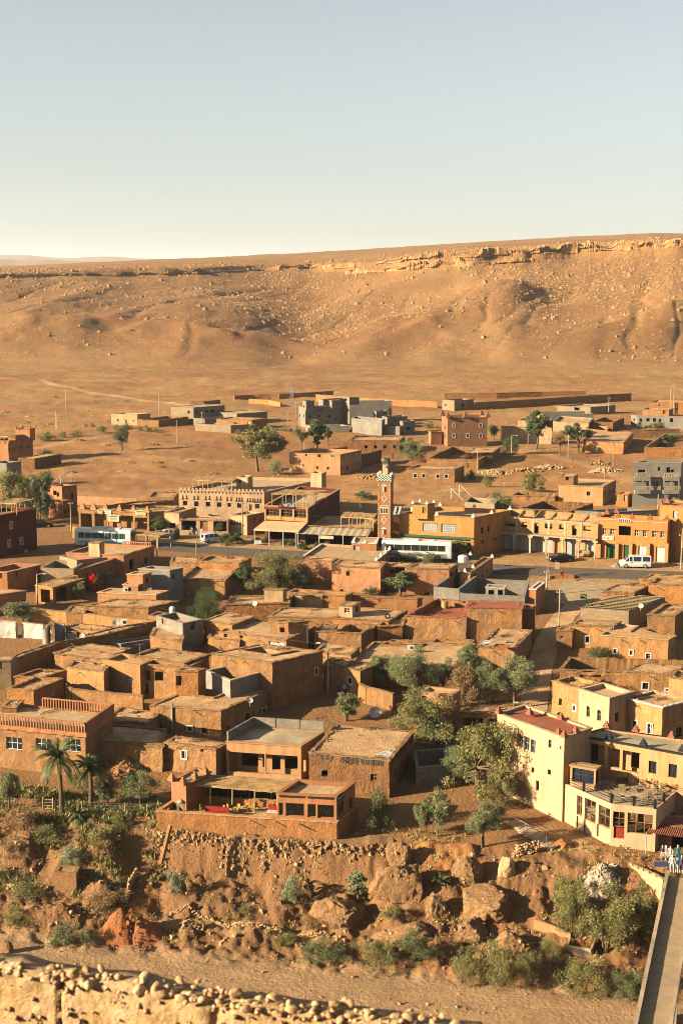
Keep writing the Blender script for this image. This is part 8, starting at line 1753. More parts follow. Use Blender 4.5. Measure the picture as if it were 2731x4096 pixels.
for i, (a, b_, lab)in enumerate(((21, 27, 'cable from the reed shop pole over the garden wall'), (27, 28, 'cable over the mud roofs to the tall street lamp pole'), (24, 23, 'cable above the alley mouth'), (17, 20, 'cable from the clay gate block to the balustrade roof'), (19, 17, 'cable along the bazaar front'), (23, 22, 'cable between the poles at the parking ground'), (25, 24, 'cable sagging across the parking ground'), (1, 0, 'cable across the far left plain'), (10, 9, 'cable along the dirt road under the eucalyptuses'), (9, 11, 'cable over the low orange house'), ('lamp', 17, 'long cable along the street past the minaret'))):wire(lab, top(a), top(b_), .9)
def loft_car(name, label, pos, rz, L_, W_, H_, prof, paint, cat='car', wheel_r=.32, wx=None, glass=True):
 """prof: list of (x, z_belt, z_roof) stations from rear to front"""
 root=empty(name, label, cat, tuple(pos)); root.rotation_euler.z=rz
 body, glz=MB(), []
 def ringp(x, zb, zr, tp):
  e=W_/2*tp; zr=max(zr, zb+.001); wr=e*(.80 if zr-zb>.15 else .96)
  return [Vector((x, -e*.94, .22)), Vector((x, -e, .5)), Vector((x, -e*.98, zb)), Vector((x, -wr, zr-.03)), Vector((x, -wr*.8, zr)), Vector((x, wr*.8, zr)), Vector((x, wr, zr-.03)), Vector((x, e*.98, zb)), Vector((x, e, .5)), Vector((x, e*.94, .22))]
 n=len(prof); tp=lambda i:.90 if i in (0, n-1)else (.97 if i in (1, n-2)else 1)
 rs=[ringp(x, zb, zr, tp(i))for i, (x, zb, zr)in enumerate(prof)]
 for i in range(n-1):
  for k in range(9):body.quad(rs[i][k], rs[i+1][k], rs[i+1][k+1], rs[i][k+1])
  for (k, sg)in ((2, -1), (6, 1)):
   a, b2, c, d_=rs[i][k], rs[i+1][k], rs[i+1][k+1], rs[i][k+1]
   if (prof[i][2]-prof[i][1]>.2 or prof[i+1][2]-prof[i+1][1]>.2)and prof[i+1][0]-prof[i][0]>.25:
    cc=(a+b2+c+d_)/4; f=lambda v:cc+(v-cc)*.84+Vector((0, sg*.012, 0)); glz.append([f(a), f(b2), f(c), f(d_)])
  dz=(prof[i+1][2]-prof[i][2])
  if abs(dz)>.3:
   a, b2, c, d_=rs[i][4], rs[i+1][4], rs[i+1][5], rs[i][5]; cc=(a+b2+c+d_)/4; nn=(b2-a).cross(d_-a).normalized(); nn=nn if nn.z>0 else -nn
   glz.append([cc+(v-cc)*.9+nn*.012 for v in (a, b2, c, d_)])
 body.poly(rs[0]); body.poly(rs[-1][::-1])
 body.poly([r[0]for r in rs]+[r[9]for r in rs[::-1]])
 bo=body.build('body', paint, None, merge=True); bo.parent=root
 for g in glz:m=MB(); m.quad(*g); o=m.build('window', 'dark_glass'); o.parent=root
 wx=wx or (-L_*.30, L_*.31)
 for x in wx:
  for s in (-1, 1):
   m=MB(); m.tube([(x, s*(W_/2-.2), wheel_r), (x, s*(W_/2+.01), wheel_r)], wheel_r, 16); o=m.build('tyre', 'rubber'); o.name='wheel'; o.parent=root
   m=MB(); m.tube([(x, s*(W_/2), wheel_r), (x, s*(W_/2+.025), wheel_r)], wheel_r*.6, 12); r2=m.build('rim', 'metal_grey'); r2.parent=o
 zl=.68
 for s in (-1, 1):
  m=MB(); m.box((prof[-1][0]+.01, s*W_*.36, zl), (.03, .16, .09)); o=m.build('headlight', 'white_gloss'); o.parent=root
  m=MB(); m.box((prof[0][0]-.01, s*W_*.38, zl+.1), (.03, .09, .14)); o=m.build('tail_light', 'red_light'); o.parent=root
 m=MB(); m.box((prof[-1][0]+.02, 0, .4), (.05, W_*.44, .1)); m.box((prof[0][0]-.02, 0, .42), (.05, W_*.44, .1)); o=m.build('bumper', 'metal_black' if paint!='black_gloss' else 'rubber'); o.parent=root
 m=MB(); m.box((prof[0][0]-.075, 0, .55), (.012, .25, .055)); o=m.build('number_plate', 'sign_white'); o.parent=root
 for s in (-1, 1):m=MB(); m.box((L_*.18, s*(W_/2+.08), 1.0), (.06, .08, .07)); o=m.build('mirror', paint); o.parent=root
 return root
g=lambda p:(lambda b:Vector((b.x, b.y, zmesh(b.x, b.y)+.02)))(ground(p))
loft_car('family_car', 'white family car parked beside the clipped hedge', g((852, 2168)), math.radians(35), 4.5, 1.75, 1.7, [(-2.22, .95, .95), (-2.1, 1.0, 1.62), (-1.2, 1.0, 1.70), (-.2, 1.0, 1.70), (.5, 1.0, 1.66), (1.2, 1.02, 1.05), (2.0, .92, .92), (2.2, .7, .7)], 'white_gloss')
loft_car('saloon_car', 'black saloon car parked in front of the brick shops', g((2240, 2246)), math.radians(200), 4.5, 1.75, 1.42, [(-2.25, .85, .85), (-2.0, .98, .98), (-1.5, .98, 1.0), (-.95, .95, 1.40), (0, .95, 1.42), (.5, .95, 1.38), (1.15, .95, .97), (2.05, .85, .85), (2.25, .65, .65)], 'black_gloss')
loft_car('delivery_van', 'white delivery van parked before the green doors', g((2538, 2268)), math.radians(176), 5.2, 1.95, 1.98, [(-2.6, 1.05, 1.9), (-2.45, 1.05, 1.96), (-1.0, 1.05, 1.98), (.55, 1.05, 1.98), (1.1, 1.05, 1.93), (1.85, 1.1, 1.14), (2.45, .95, .96), (2.6, .7, .7)], 'white_gloss', cat='van', wheel_r=.34)
loft_car('dark_car', 'dark car in the shade under the tamarisk trees', g((168, 2108)), math.radians(10), 4.2, 1.7, 1.5, [(-2.1, .9, .9), (-1.9, .95, 1.4), (-.8, .95, 1.5), (.3, .95, 1.46), (1.0, .95, 1.0), (1.9, .85, .85), (2.1, .65, .65)], 'black_gloss')
loft_car('dark_car', 'dark jeep half hidden under the sagging mat shade', g((672, 2152)), math.radians(150), 4.2, 1.8, 1.75, [(-2.1, 1.0, 1.7), (-1.9, 1.0, 1.75), (-.8, 1.0, 1.76), (.4, 1.0, 1.72), (.9, 1.05, 1.1), (1.9, 1.0, 1.0), (2.1, .75, .75)], 'black_gloss')
def bus(label, pos, rz, L_, stripe):
 root=empty('coach', label, 'bus', tuple(pos)); root.rotation_euler.z=rz; W_, H_=2.5, 3.3
 def add(mb, n, m, par=root):o=mb.build(n, m, None, merge=(n=='body'), smooth=False); o.parent=par; return o
 sec=[(-1.2, .35), (-1.25, .8), (-1.25, 2.7), (-1.12, 3.15), (-.9, 3.28), (.9, 3.28), (1.12, 3.15), (1.25, 2.7), (1.25, .8), (1.2, .35)]
 xs_=[(-L_/2, .93, .96), (-L_/2+.15, 1, 1), (L_/2-.5, 1, 1), (L_/2-.12, .97, .985), (L_/2, .9, .95)]
 mb=MB(); rs=[[Vector((x, y*sy, .35+(z-.35)*sz))for y, z in sec]for x, sy, sz in xs_]
 for i in range(len(rs)-1):
  for k in range(9):mb.quad(rs[i][k], rs[i+1][k], rs[i+1][k+1], rs[i][k+1])
 mb.poly(rs[0]); mb.poly(rs[-1][::-1]); add(mb, 'body', 'white_gloss')
 nw=7; wl=(L_-1.8)/nw
 for s in (-1, 1):
  for k in range(nw):
   x0=-L_/2+.7+wl*k; mb=MB(); mb.box((x0+wl/2, s*1.255, 2.15), (wl/2-.04, .012, .5)); w_=add(mb, 'window', 'dark_glass')
   for t in (.2, .5, .8):mb=MB(); mb.box((x0+wl*t, s*1.27, 2.15), (wl*.07, .006, .48)); add(mb, 'curtain', 'cloth_teal' if stripe else 'dark', w_)
  mb=MB(); mb.box((0, s*1.258, 1.0), (L_/2-.8, .008, .18)); add(mb, 'stripe', 'paint_cyan' if stripe else 'concrete')
  for x in (-L_*.26, L_*.30):mb=MB(); mb.tube([(x, s*.95, .5), (x, s*1.27, .5)], .5, 16); w_=add(mb, 'wheel', 'rubber'); mb=MB(); mb.tube([(x, s*1.27, .5), (x, s*1.29, .5)], .28, 12); add(mb, 'rim', 'metal_grey', w_)
  mb=MB(); mb.box((L_/2+.02, s*.85, .8), (.04, .2, .12)); add(mb, 'headlight', 'metal_grey'); mb=MB(); mb.box((L_/2+.1, s*1.4, 2.5), (.06, .08, .25)); add(mb, 'mirror', 'metal_black')
 mb=MB(); mb.box((L_/2-.02, 0, 2.15), (.03, 1.05, .68)); add(mb, 'windscreen', 'dark_glass'); mb=MB(); mb.box((-L_/2-.0, 0, 2.2), (.02, .95, .45)); add(mb, 'rear_window', 'dark_glass')
 mb=MB(); mb.box((-1, 0, 3.38), (1.3, .8, .12)); add(mb, 'air_conditioner', 'white'); mb=MB(); mb.box((2.4, 0, 3.34), (.5, .5, .07)); add(mb, 'roof_hatch', 'white')
 return root
b0=at(q('Z4', (690, 640)), 0); bus('white coach with curtained windows parked behind the terrace house', g((422, 2186)), math.radians(-10), 10.5, True)
bus('long white coach behind olive bushes beside the minaret', g((1668, 2236)), math.radians(-9), 12, False)
def person_mesh(pose, seed):
 J=dict(pelvis=(0, 0, .93), chest=(0, .0, 1.25), neck=(0, 0, 1.47), head=(0, -.01, 1.58), top=(0, 0, 1.72), ls=(-.19, 0, 1.40), le=(-.25, .02, 1.12), lh=(-.25, -.06, .86), rs=(.19, 0, 1.40), re=(.25, .02, 1.12), rh=(.25, -.06, .86), lhip=(-.1, 0, .90), lk=(-.11, -.02, .50), la=(-.11, .02, .09), lt=(-.12, -.14, .04), rhip=(.1, 0, .90), rk=(.11, -.02, .50), ra=(.11, .02, .09), rt=(.12, -.14, .04))
 if pose=='walk':
  J.update(lk=(-.1, -.16, .52), la=(-.1, -.26, .10), lt=(-.1, -.42, .06), rk=(.1, .05, .50), ra=(.1, .30, .14), rt=(.1, .18, .05), lh=(-.26, .16, .92), rh=(.26, -.24, .94), le=(-.26, .1, 1.12), re=(.26, -.08, 1.12))
 if pose=='sit':
  dz=-.48; J={k:(v[0], v[1], v[2]+dz)for k, v in J.items()}
  J.update(lk=(-.14, -.42, .46), la=(-.14, -.40, .09), lt=(-.14, -.55, .05), rk=(.14, -.42, .46), ra=(.14, -.40, .09), rt=(.14, -.55, .05), lh=(-.14, -.36, .52), rh=(.14, -.36, .52), le=(-.26, -.08, .66), re=(.26, -.08, .66))
 names=list(J); idx_={n_:i for i, n_ in enumerate(names)}
 E=[('pelvis', 'chest'), ('chest', 'neck'), ('neck', 'head'), ('head', 'top'), ('chest', 'ls'), ('ls', 'le'), ('le', 'lh'), ('chest', 'rs'), ('rs', 're'), ('re', 'rh'), ('pelvis', 'lhip'), ('lhip', 'lk'), ('lk', 'la'), ('la', 'lt'), ('pelvis', 'rhip'), ('rhip', 'rk'), ('rk', 'ra'), ('ra', 'rt')]
 rad=dict(pelvis=.15, chest=.16, neck=.06, head=.105, top=.07, ls=.075, le=.05, lh=.04, rs=.075, re=.05, rh=.04, lhip=.10, lk=.065, la=.045, lt=.04, rhip=.10, rk=.065, ra=.045, rt=.04)
 me=bpy.data.meshes.new('body'); me.from_pydata([J[n_]for n_ in names], [(idx_[a], idx_[b2])for a, b2 in E], [])
 o=bpy.data.objects.new('tmp', me); COL.objects.link(o); md=o.modifiers.new('skin', 'SKIN'); sv=me.skin_vertices[0].data
 for n_, i in idx_.items():sv[i].radius=(rad[n_], rad[n_]*(.72 if n_ in ('chest', 'pelvis')else 1)); sv[i].use_root=(n_=='pelvis')
 o.modifiers.new('sub', 'SUBSURF').levels=1
 m2=bpy.data.meshes.new_from_object(o.evaluated_get(bpy.context.evaluated_depsgraph_get())); bpy.data.objects.remove(o)
 m2.polygons.foreach_set('use_smooth', [True]*len(m2.polygons)); return m2, J
PM={}
def person(label, base, rz, pose, shirt, trous, hair='dark', zb=None, group=None, sc=1.0, robe=False):
 if pose not in PM:PM[pose]=person_mesh(pose, 1)
 m, J=PM[pose]; me=m.copy(); me.materials.clear()
 for mm in ('skin', shirt, trous, hair):me.materials.append(MATS[mm])
 zh=J['neck'][2]; zp=J['pelvis'][2]
 for p in me.polygons:
  c=p.center
  if c.z>zh+.16 or (c.z>zh+.03 and c.y>.035):i=3
  elif c.z>zh-.0:i=0
  elif pose!='sit' and abs(c.x)>.2 and c.z<zp+.04:i=0
  elif c.z>zp-(.0 if not robe else .75)and (pose!='sit' or c.y>-.3):i=1
  elif c.z<.08:i=3
  else :i=2
  p.material_index=i
 b=ground(base)if zb is None else at(base, zb); z=(zmesh(b.x, b.y)if zb is None else zb)
 root=empty('person', label, 'person', (b.x, b.y, z), group); root.rotation_euler.z=rz; root.scale=(sc, )*3
 o=bpy.data.objects.new('body', me); COL.objects.link(o); o.parent=root; return root
PE=[('person in green shirt and dark trousers walking on the dirt road', (2290, 1847), 2.0, 'walk', 'cloth_teal', 'dark_cloth_and_shade'), ('person in dark clothes standing behind the stork nest tower', (1569, 1840), 0, 'stand', 'dark_cloth_and_shade', 'dark_cloth_and_shade'), ('person in white shirt standing left of the entrance group', (691, 2152), 1, 'stand', 'cloth_white', 'dark_cloth_and_shade'), ('person in pale blue shirt standing by the entrance wall', (707, 2150), 2.2, 'stand', 'cloth_teal', 'dark_cloth_and_shade'), ('person in dark jacket beside the hotel forecourt', (699, 2144), .4, 'walk', 'dark_cloth_and_shade', 'cloth_tan'), ('person in dark shirt and pale hat at the hotel entrance', (730, 2138), 2.5, 'stand', 'dark_cloth_and_shade', 'dark_cloth_and_shade'), ('person in white top walking under the flowering hedge', (737, 2133), .2, 'walk', 'cloth_white', 'cloth_tan'), ('person in tan clothes near the entrance door', (768, 2141), 3.0, 'stand', 'cloth_tan', 'cloth_tan'), ('person in long pale trousers out on the sunny forecourt', (789, 2158), .5, 'walk', 'cloth_white', 'cloth_teal'), ('person in white blouse waiting beside the entrance door', (807, 2146), 2, 'stand', 'cloth_white', 'cloth_white'), ('person in blue top behind the waiting white blouse', (784, 2140), 1.4, 'stand', 'cloth_blue', 'dark_cloth_and_shade'), ('person in black walking down the shaded alley', (1354, 2786), .2, 'walk', 'dark_cloth_and_shade', 'dark_cloth_and_shade'), ('person in white shirt walking down the shaded alley', (1378, 2784), .1, 'walk', 'cloth_white', 'dark_cloth_and_shade'), ('person in dark blue crouching by the shaded yard wall', (1479, 2808), .4, 'sit', 'cloth_blue', 'dark_cloth_and_shade')]
for lab, b, rz, ps, sh, tr in PE:person(lab, b, rz, ps, sh, tr)
bp=ground((2244, 2312)); mb=MB(); mb.box(Vector((bp.x, bp.y+.3, zmesh(bp.x, bp.y)+.1)), (2.0, .9, .35)); mb.jitter(.05, 1); tag(mb.build('clay_bench', 'mud_orange', loc=(bp.x, bp.y, bp.z)), 'low clay platform at the corner of the parking ground', 'platform')
person('person wrapped in a dark red robe sitting on the clay platform', (2244, 2312), .3, 'sit', 'cloth_red', 'cloth_red', 'cloth_red', zb=zmesh(bp.x, bp.y)+.42, sc=1.1)
def garment(label, p, z0, z1, w_, mat, kind):
 c=Vector((p.x, p.y, z0)); root=empty('display_dress' if kind=='dress' else 'display_torso', label, 'mannequin', tuple(c)); mb=MB(); h=z1-z0
 mb.lathe(c, [(.02, 0), (.02, h*.35)], 6); mb.build('stand', 'metal_grey', root)
 if 'stand' not in PM:PM['stand']=person_mesh('stand', 1)
 me=PM['stand'][0].copy(); me.materials.clear(); [me.materials.append(MATS[x])for x in ('cloth_white', mat)]
 lo=.3 if kind=='dress' else .95
 for pg in me.polygons:
  pg.material_index=1 if lo<pg.center.z<1.45 else 0
 if kind=='dress':
  for v in me.vertices:
   if v.co.z<.95:v.co.x*=1.25; v.co.y*=1.4
 o=bpy.data.objects.new('figure', me); COL.objects.link(o); o.parent=root; o.scale=(h/1.7, )*3; o.rotation_euler.z=-.3
for k, (u, v, m, kd, lab)in enumerate(((1420, 505, 'cloth_purple', 'torso', 'torso in dark purple top'), (1448, 508, 'cloth_tan', 'torso', 'torso in tan top'), (1475, 512, 'cloth_white', 'torso', 'torso in white top'), (1527, 520, 'cloth_teal', 'dress', 'long dark teal robe hanging'), (1488, 590, 'cloth_white', 'dress', 'pale long dress on a stand'), (1522, 592, 'cloth_teal', 'torso', 'torso in pale green shirt'), (1552, 595, 'cloth_purple', 'dress', 'dark patterned dress'), (1440, 505, 'cloth_orange', 'torso', 'torso in orange scarf'))):
 p=at(q('C3', (u, v)), -7.6); garment(lab+' at the souvenir stall', p, -7.6, -7.6+(1.5 if kd=='torso' else 1.75), .42, m, kd)
p=at(q('C3', (1412, 560)), -7.6); root=empty('stall_table', 'stall table covered with blue patterned cloth and small goods', 'table', tuple(p)); mb=MB(); mb.box(p+UP*.78, (.75, .4, .04)); mb.build('tabletop', 'wood', root); mb=MB(); mb.box(p+UP*.55-Vector((0, .42, 0)), (.76, .02, .25)); mb.build('cloth', 'cloth_blue', root)
for a in (-1, 1):
 for c in (-1, 1):mb=MB(); mb.tube([p+Vector((a*.7, c*.35, 0)), p+Vector((a*.7, c*.35, .76))], .03, 4); mb.build('leg', 'wood', root)
for k in range(7):mb=MB(); mb.lathe(p+Vector((-.6+k*.2, .05*(-1)**k, .82)), [(.06, 0), (.08, .08), (.03, .18), (.04, .22)], 8); tag(mb.build('pottery_vase', ['cloth_orange', 'paint_blue', 'cloth_white'][k%3], loc=tuple(p)), 'small '+['orange', 'blue', 'white'][k%3]+' pottery vase on the blue stall table', 'vase', 'vases on the stall table')
def goal(label, a, b_, h, dirn):
 A, B_=ground(a), ground(b_); A.z=zmesh(A.x, A.y); B_.z=zmesh(B_.x, B_.y); root=empty('football_goal', label, 'goal', tuple(A)); dv=(B_-A).normalized(); n=Vector((dv.y, -dv.x, 0))*dirn
 for p in (A, B_):
  mb=MB(); mb.tube([p, p+UP*h], .07, 5); mb.build('upright', 'metal_white', root); mb=MB(); mb.tube([p+UP*h, p+n*2.6], .05, 4); mb.build('stay', 'metal_white', root)
 mb=MB(); mb.tube([A+UP*h, B_+UP*h], .06, 5); mb.build('crossbar', 'metal_white', root)
goal('white football goal frame on the plain behind the yellow hall', (1803, 2001), (1836, 1985), 2.3, 1)
goal('white football goal frame behind the pink two storey house', (244, 1940), (291, 1922), 2.4, -1)
def dish(label, p, r0=.45, rz=0, size=1):
 root=empty('satellite_dish', label, 'dish', tuple(p)); mb=MB(); n=Vector((math.sin(rz)*.8, -math.cos(rz)*.8, .6)).normalized(); a=n.orthogonal().normalized(); b2=n.cross(a); c=p+UP*.7
 R1=[c+(a*math.cos(t*.5236)+b2*math.sin(t*.5236))*r0+n*.1 for t in range(12)]
 for k in range(12):mb.tri(c, R1[k], R1[(k+1)%12]); mb.tri(c-n*.02, R1[(k+1)%12]-n*.02, R1[k]-n*.02)
 mb.build('reflector', 'cement_white', root); mb=MB(); mb.tube([p, c-n*.05], .035, 5); mb.tube([c-b2*r0, c+n*r0*.9], .015, 4); mb.build('mount', 'metal_grey', root)
def on_roof(crop, p, key):return at(q(crop, p), BL[key]['fz'])
dish('large white satellite dish in the yard behind the niche house', ground((1500, 2872)), .75, -.2)
dish('satellite dish on the roof beside the garden wall', atd(q('A1', (1043, 325)), 186)-UP*.6, .5, .3)
dish('satellite dish on the roof of the restaurant near the minaret', on_roof('Z6', (180, 300), 'canopy')if 0 else at(q('Z6', (178, 305)), 4.2), .5, 1.0)
def tank(label, p, r0, h, mat='plastic_white'):
 root=empty('water_tank', label, 'tank', tuple(p)); mb=MB(); mb.lathe(p, [(r0, 0), (r0*1.02, h*.2), (r0, h*.4), (r0*1.02, h*.6), (r0, h*.8), (r0*.7, h*.95)], 16); mb.build('vessel', mat, root)
 mb=MB(); mb.lathe(p+UP*h*.95, [(r0*.3, 0), (r0*.3, h*.07)], 10); mb.build('lid', mat, root)
tank('white water tank on the yellow hall roof', on_roof('Z6', (655, 338), 'yellow'), .5, 1.1); tank('big white water tank on the small pink annex', on_roof('Z6', (1100, 778), 'pannex'), .85, 1.15)
tank('small white tank in the yard of the grey block house', at(q('A1', (1545, 225)), 0), .45, .9); tank('white ribbed tank beside the peach house', ground((2228, 1992)), .5, .95)
def crate(name, label, cat, p, hs, mat, par2=None):
 root=empty(name, label, cat, tuple(p)); mb=MB(); mb.box(p+UP*hs[2], hs); mb.build('case', mat, root); mb=MB(); mb.lathe(p+Vector((hs[0]*.3, -hs[1]-.005, hs[2])), [(.01, 0)], 4)if 0 else mb.tube([p+Vector((hs[0]*.25, -hs[1]-.001, hs[2])), p+Vector((hs[0]*.25, -hs[1]-.02, hs[2]))], min(hs[2]*.7, hs[0]*.6), 12); mb.build('fan_grille', 'dark', root)
crate('air_conditioner', 'white air conditioner outside the small low pink roof cube', 'air conditioner', at(q('Z4', (1128, 1042)), BL['pinkh']['fz']), (.4, .16, .28), 'white')
crate('air_conditioner', 'white air conditioner on the courtyard house roof', 'air conditioner', at(q('A3', (632, 556)), 0-1.2), (.42, .2, .3), 'white')
crate('air_conditioner', 'white air conditioner on the garden wall roof beside the dish', 'air conditioner', at(q('A1', (1112, 330)), -.6), (.45, .2, .35), 'white')
mb=MB(); P=[at(q('A1', p), BL['pinkh']['z']-2.2)for p in ((1110, 116), (1262, 118), (1272, 85), (1122, 78))]; root=empty('skylight', 'tilted glass skylight panel lying on the mud roof', 'skylight', tuple(P[0]))
for i in range(6):
 for j in range(3):
  f=lambda a, b2:P[0].lerp(P[1], a/6).lerp(P[3].lerp(P[2], a/6), b2/3)+UP*(.1+.7*b2/3); mb=MB(); c=(f(i, j)+f(i+1, j+1))/2; mb.quad(*[c+(v-c)*.93 for v in (f(i, j), f(i+1, j), f(i+1, j+1), f(i, j+1))]); mb.build('pane', 'cement_white' if (i*j)%4 else 'metal_grey', root)
B=BL['bigmud']; p, d, n=fpt(B, 'f', 'A6', (207, 395), .15); z1=fpt(B, 'f', 'A6', (207, 130), .15)[0].z; mb=MB(); mb.tube([p, Vector((p.x, p.y, z1))], .1, 10); mb.build('flue', 'metal_grey', B['root'])
def cloth(label, crop, pts, z, mat):
 P=[at(q(crop, p), z)for p in pts]; mb=MB(); nn=6
 for i in range(nn):
  for j in range(nn):
   f=lambda a, b2:P[0].lerp(P[1], a/nn).lerp(P[3].lerp(P[2], a/nn), b2/nn)+UP*(.08+.08*noise.noise(Vector((a*.9, b2*.9, z))))
   mb.quad(f(i, j), f(i+1, j), f(i+1, j+1), f(i, j+1))
 tag(mb.build('rug', mat, loc=tuple(P[0])), label, 'rug')
zr=-3.2+3.4-.4
cloth('orange striped rug drying on the alley side roof', 'A3', [(1385, 545), (1500, 550), (1535, 515), (1420, 520)], zr, 'cloth_orange'); cloth('white sheet spread on the alley side roof', 'A3', [(1240, 520), (1350, 505), (1370, 480), (1290, 478)], zr, 'cloth_white'); cloth('green cloth drying on the alley side roof', 'A3', [(1470, 505), (1540, 505), (1560, 490), (1490, 490)], zr, 'cloth_teal')
cloth('white plastic sheet on the niche house roof corner', 'A7', [(560, 610), (690, 625), (740, 560), (640, 570)], BL['niche']['fz']+.02, 'cloth_white')
cloth('crumpled white sheet on the wide ochre house roof', 'A4', [(840, 410), (960, 412), (975, 395), (860, 388)], BL['ochre']['fz'], 'cloth_white')
p=at(q('A3', (935, 185)), BL['redroof']['fz']); mb=MB(); mb.tube([p, p+UP*1.1], .5, 12); mb.tube([p, p+UP*1.12], .38, 12); tag(mb.build('reed_roll', 'reed', loc=tuple(p)), 'upright rolled reed mat on the sunken red terrace', 'mat')
p=at(q('A3', (425, 282)), -2.4+3.1-.1); mb=MB()
for k in range(14):
 a0, a1=k*.4488, (k+1)*.4488; f=lambda a, s:p+Vector((math.cos(a)*(.3+.1*math.cos(s)), .1*math.sin(s), .4+math.sin(a)*(.3+.1*math.cos(s))))
 for s in range(6):mb.quad(f(a0, s*1.047), f(a1, s*1.047), f(a1, (s+1)*1.047), f(a0, (s+1)*1.047))
tag(mb.build('old_tyre', 'rubber', loc=tuple(p)), 'old black tyre standing on a mud roof', 'tyre')
def sign(name, label, c, w_, h_, mat, posts=True, txt=None, tm='sign_white', yaw=-.2, size=None, zg_=None):
 d=Vector((math.cos(yaw), math.sin(yaw), 0)); n=Vector((d.y, -d.x, 0)); g0=zgs(c.x, c.y)if zg_ is None else zg_; root=empty(name, label, 'sign', (c.x, c.y, g0)); mb=MB(); mb.box(c, (w_/2, .03, h_/2), (d, n, UP)); mb.build('board', mat, root)
 if posts:
  for s in (-.4, .4):p=c+d*w_*s; mb=MB(); mb.tube([Vector((p.x, p.y, g0)), p-UP*h_*.4], .03, 5); mb.build('post', 'metal_grey', root)
 if txt:text(txt, size or h_*.8, tm, c+n*.035, d, n, root, wid=w_*.84)
 return root
g0=ground((300, 2152)); c=Vector((g0.x, g0.y, g0.z+1.0)); sgy=sign('argan_sign', 'tall yellow sign with upright letters at the street edge', c, .75, 2.2, 'sign_yellow', False)
dS=Vector((math.cos(-.2), math.sin(-.2), 0)); nS=Vector((dS.y, -dS.x, 0))
for k, ch in enumerate('ARGAN'):text(ch, .42, 'wood_red', c+UP*(.82-k*.41)+nS*.035, dS, nS, sgy)
g0=ground((2332, 2418)); sign('toilet_sign', 'dark green sign with yellow letters at the parking ground', Vector((g0.x, g0.y, g0.z+1.3)), 1.0, .75, 'sign_green', True, 'WC', 'sign_yellow')
g0=ground((2225, 2310)); sign('notice_board', 'brown notice board on two posts beside the alley', Vector((g0.x, g0.y, g0.z+2.0)), .8, 1.1, 'cloth_tan', True)
for (u, v, w_, h_, lab, m)in ((1030, 382, 2.3, 1.3, 'cream shop board hanging before the bazaar', 'sign_cream'), (968, 330, 1.5, .9, 'white lettered board on the bazaar roof edge', 'sign_white'), (1262, 338, 2.2, .95, 'white and yellow shop banner on the bazaar', 'sign_cream'), (900, 328, 1.1, .9, 'faded pale board on the bazaar roof edge', 'mud_pale')):
 p, d, n=fpt(BL['bazaar'], 'f', 'Z4', (u, v), .6 if u==1030 else .12); o=sign('shop_sign', lab, p, w_, h_, m, False, yaw=math.atan2(d.y, d.x))
 for k in range(3):mb=MB(); mb.box(p+n*.04+UP*h_*(.25-.25*k), (w_*(.36-.05*k), .006, h_*.06), (d, n, UP)); mb.build('lettering', ['door_green', 'concrete', 'wood'][k], o)
p, d, n=fpt(BL['entry'], 'f', 'Z5', (308, 380), .12); o=sign('gate_sign', 'cream name board over the clay hotel entrance', p, 2.2, .45, 'sign_cream', False, yaw=math.atan2(d.y, d.x)); mb=MB(); [mb.box(p+d*(k*.2-.8)+n*.04, (.07, .006, .12), (d, n, UP))for k in range(9)]; mb.build('lettering', 'door_red', o)
p, d, n=fpt(BL['written'], 'f', 'Z2', (1402, 685), .05); mb=MB(); r_=random.Random(2); x=-.8
while x<.8:w_=r_.uniform(.04, .16); mb.box(p+d*x+UP*r_.uniform(-.03, .05), (w_/2, .006, r_.choice((.02, .05, .09))), (d, n, UP)); x+=w_+.05
mb.build('lettering', 'sign_white', BL['written']['root'])
HP=[(120, 1668), (105, 1690), (200, 1700), (315, 1762), (420, 1782), (620, 1777), (660, 1738), (720, 1840), (760, 1850), (525, 1852), (632, 1857), (645, 1877), (485, 1888), (855, 1893), (180, 1910), (280, 1890), (20, 1650), (385, 1590), (500, 1602), (215, 1590)]
for k, p in enumerate(HP):
 b=ground(p); r=np.random.default_rng(k); n_=60; a=r.uniform(0, 6.28, n_); rr=r.uniform(0, 1, n_)**.6; w_=r.uniform(1.0, 1.9)
 x=b.x+np.cos(a)*rr*w_; y=b.y+np.sin(a)*rr*w_*.7; z=zmesh_v(x, y)+(1-rr)*.55*w_*.6
 o=rocks('stone_heap', np.stack([x, y, z], -1)-np.array([b.x, b.y, b.z]), r.uniform(.2, .55, n_), 'mud_pale' if k%4==0 else 'rock', seed=k); o.location=b; tag(o, 'small heap of loose stones on the open plain', 'stone heap', 'stone heaps on the plain')
for k, (p, lab)in enumerate((((2420, 1892), 'large pale rubble heap beside the dirt road'), ((2110, 1880), 'long ridge of rubble in front of the ridged roof mud house'), ((2190, 1872), 'rubble ridge along the dirt road'), ((1495, 1912), 'orange rubble heap behind the nest tower'), ((1975, 1890), 'rubble at the foot of the low ruined walls'), ((2390, 1850), 'stone heap at the dirt road bend'))):
 b=ground(p); r=np.random.default_rng(k+50); n_=190; a=r.uniform(0, 6.28, n_); rr=r.uniform(0, 1, n_)**.6
 x=b.x+np.cos(a)*rr*4.2; y=b.y+np.sin(a)*rr*2.2; z=zmesh_v(x, y)+(1-rr)*.9
 o=rocks('rubble_heap', np.stack([x, y, z], -1)-np.array([b.x, b.y, b.z]), r.uniform(.2, .8, n_), 'mud_pale' if k%2==0 else 'rock', seed=k); o.location=b; tag(o, lab, 'rubble')
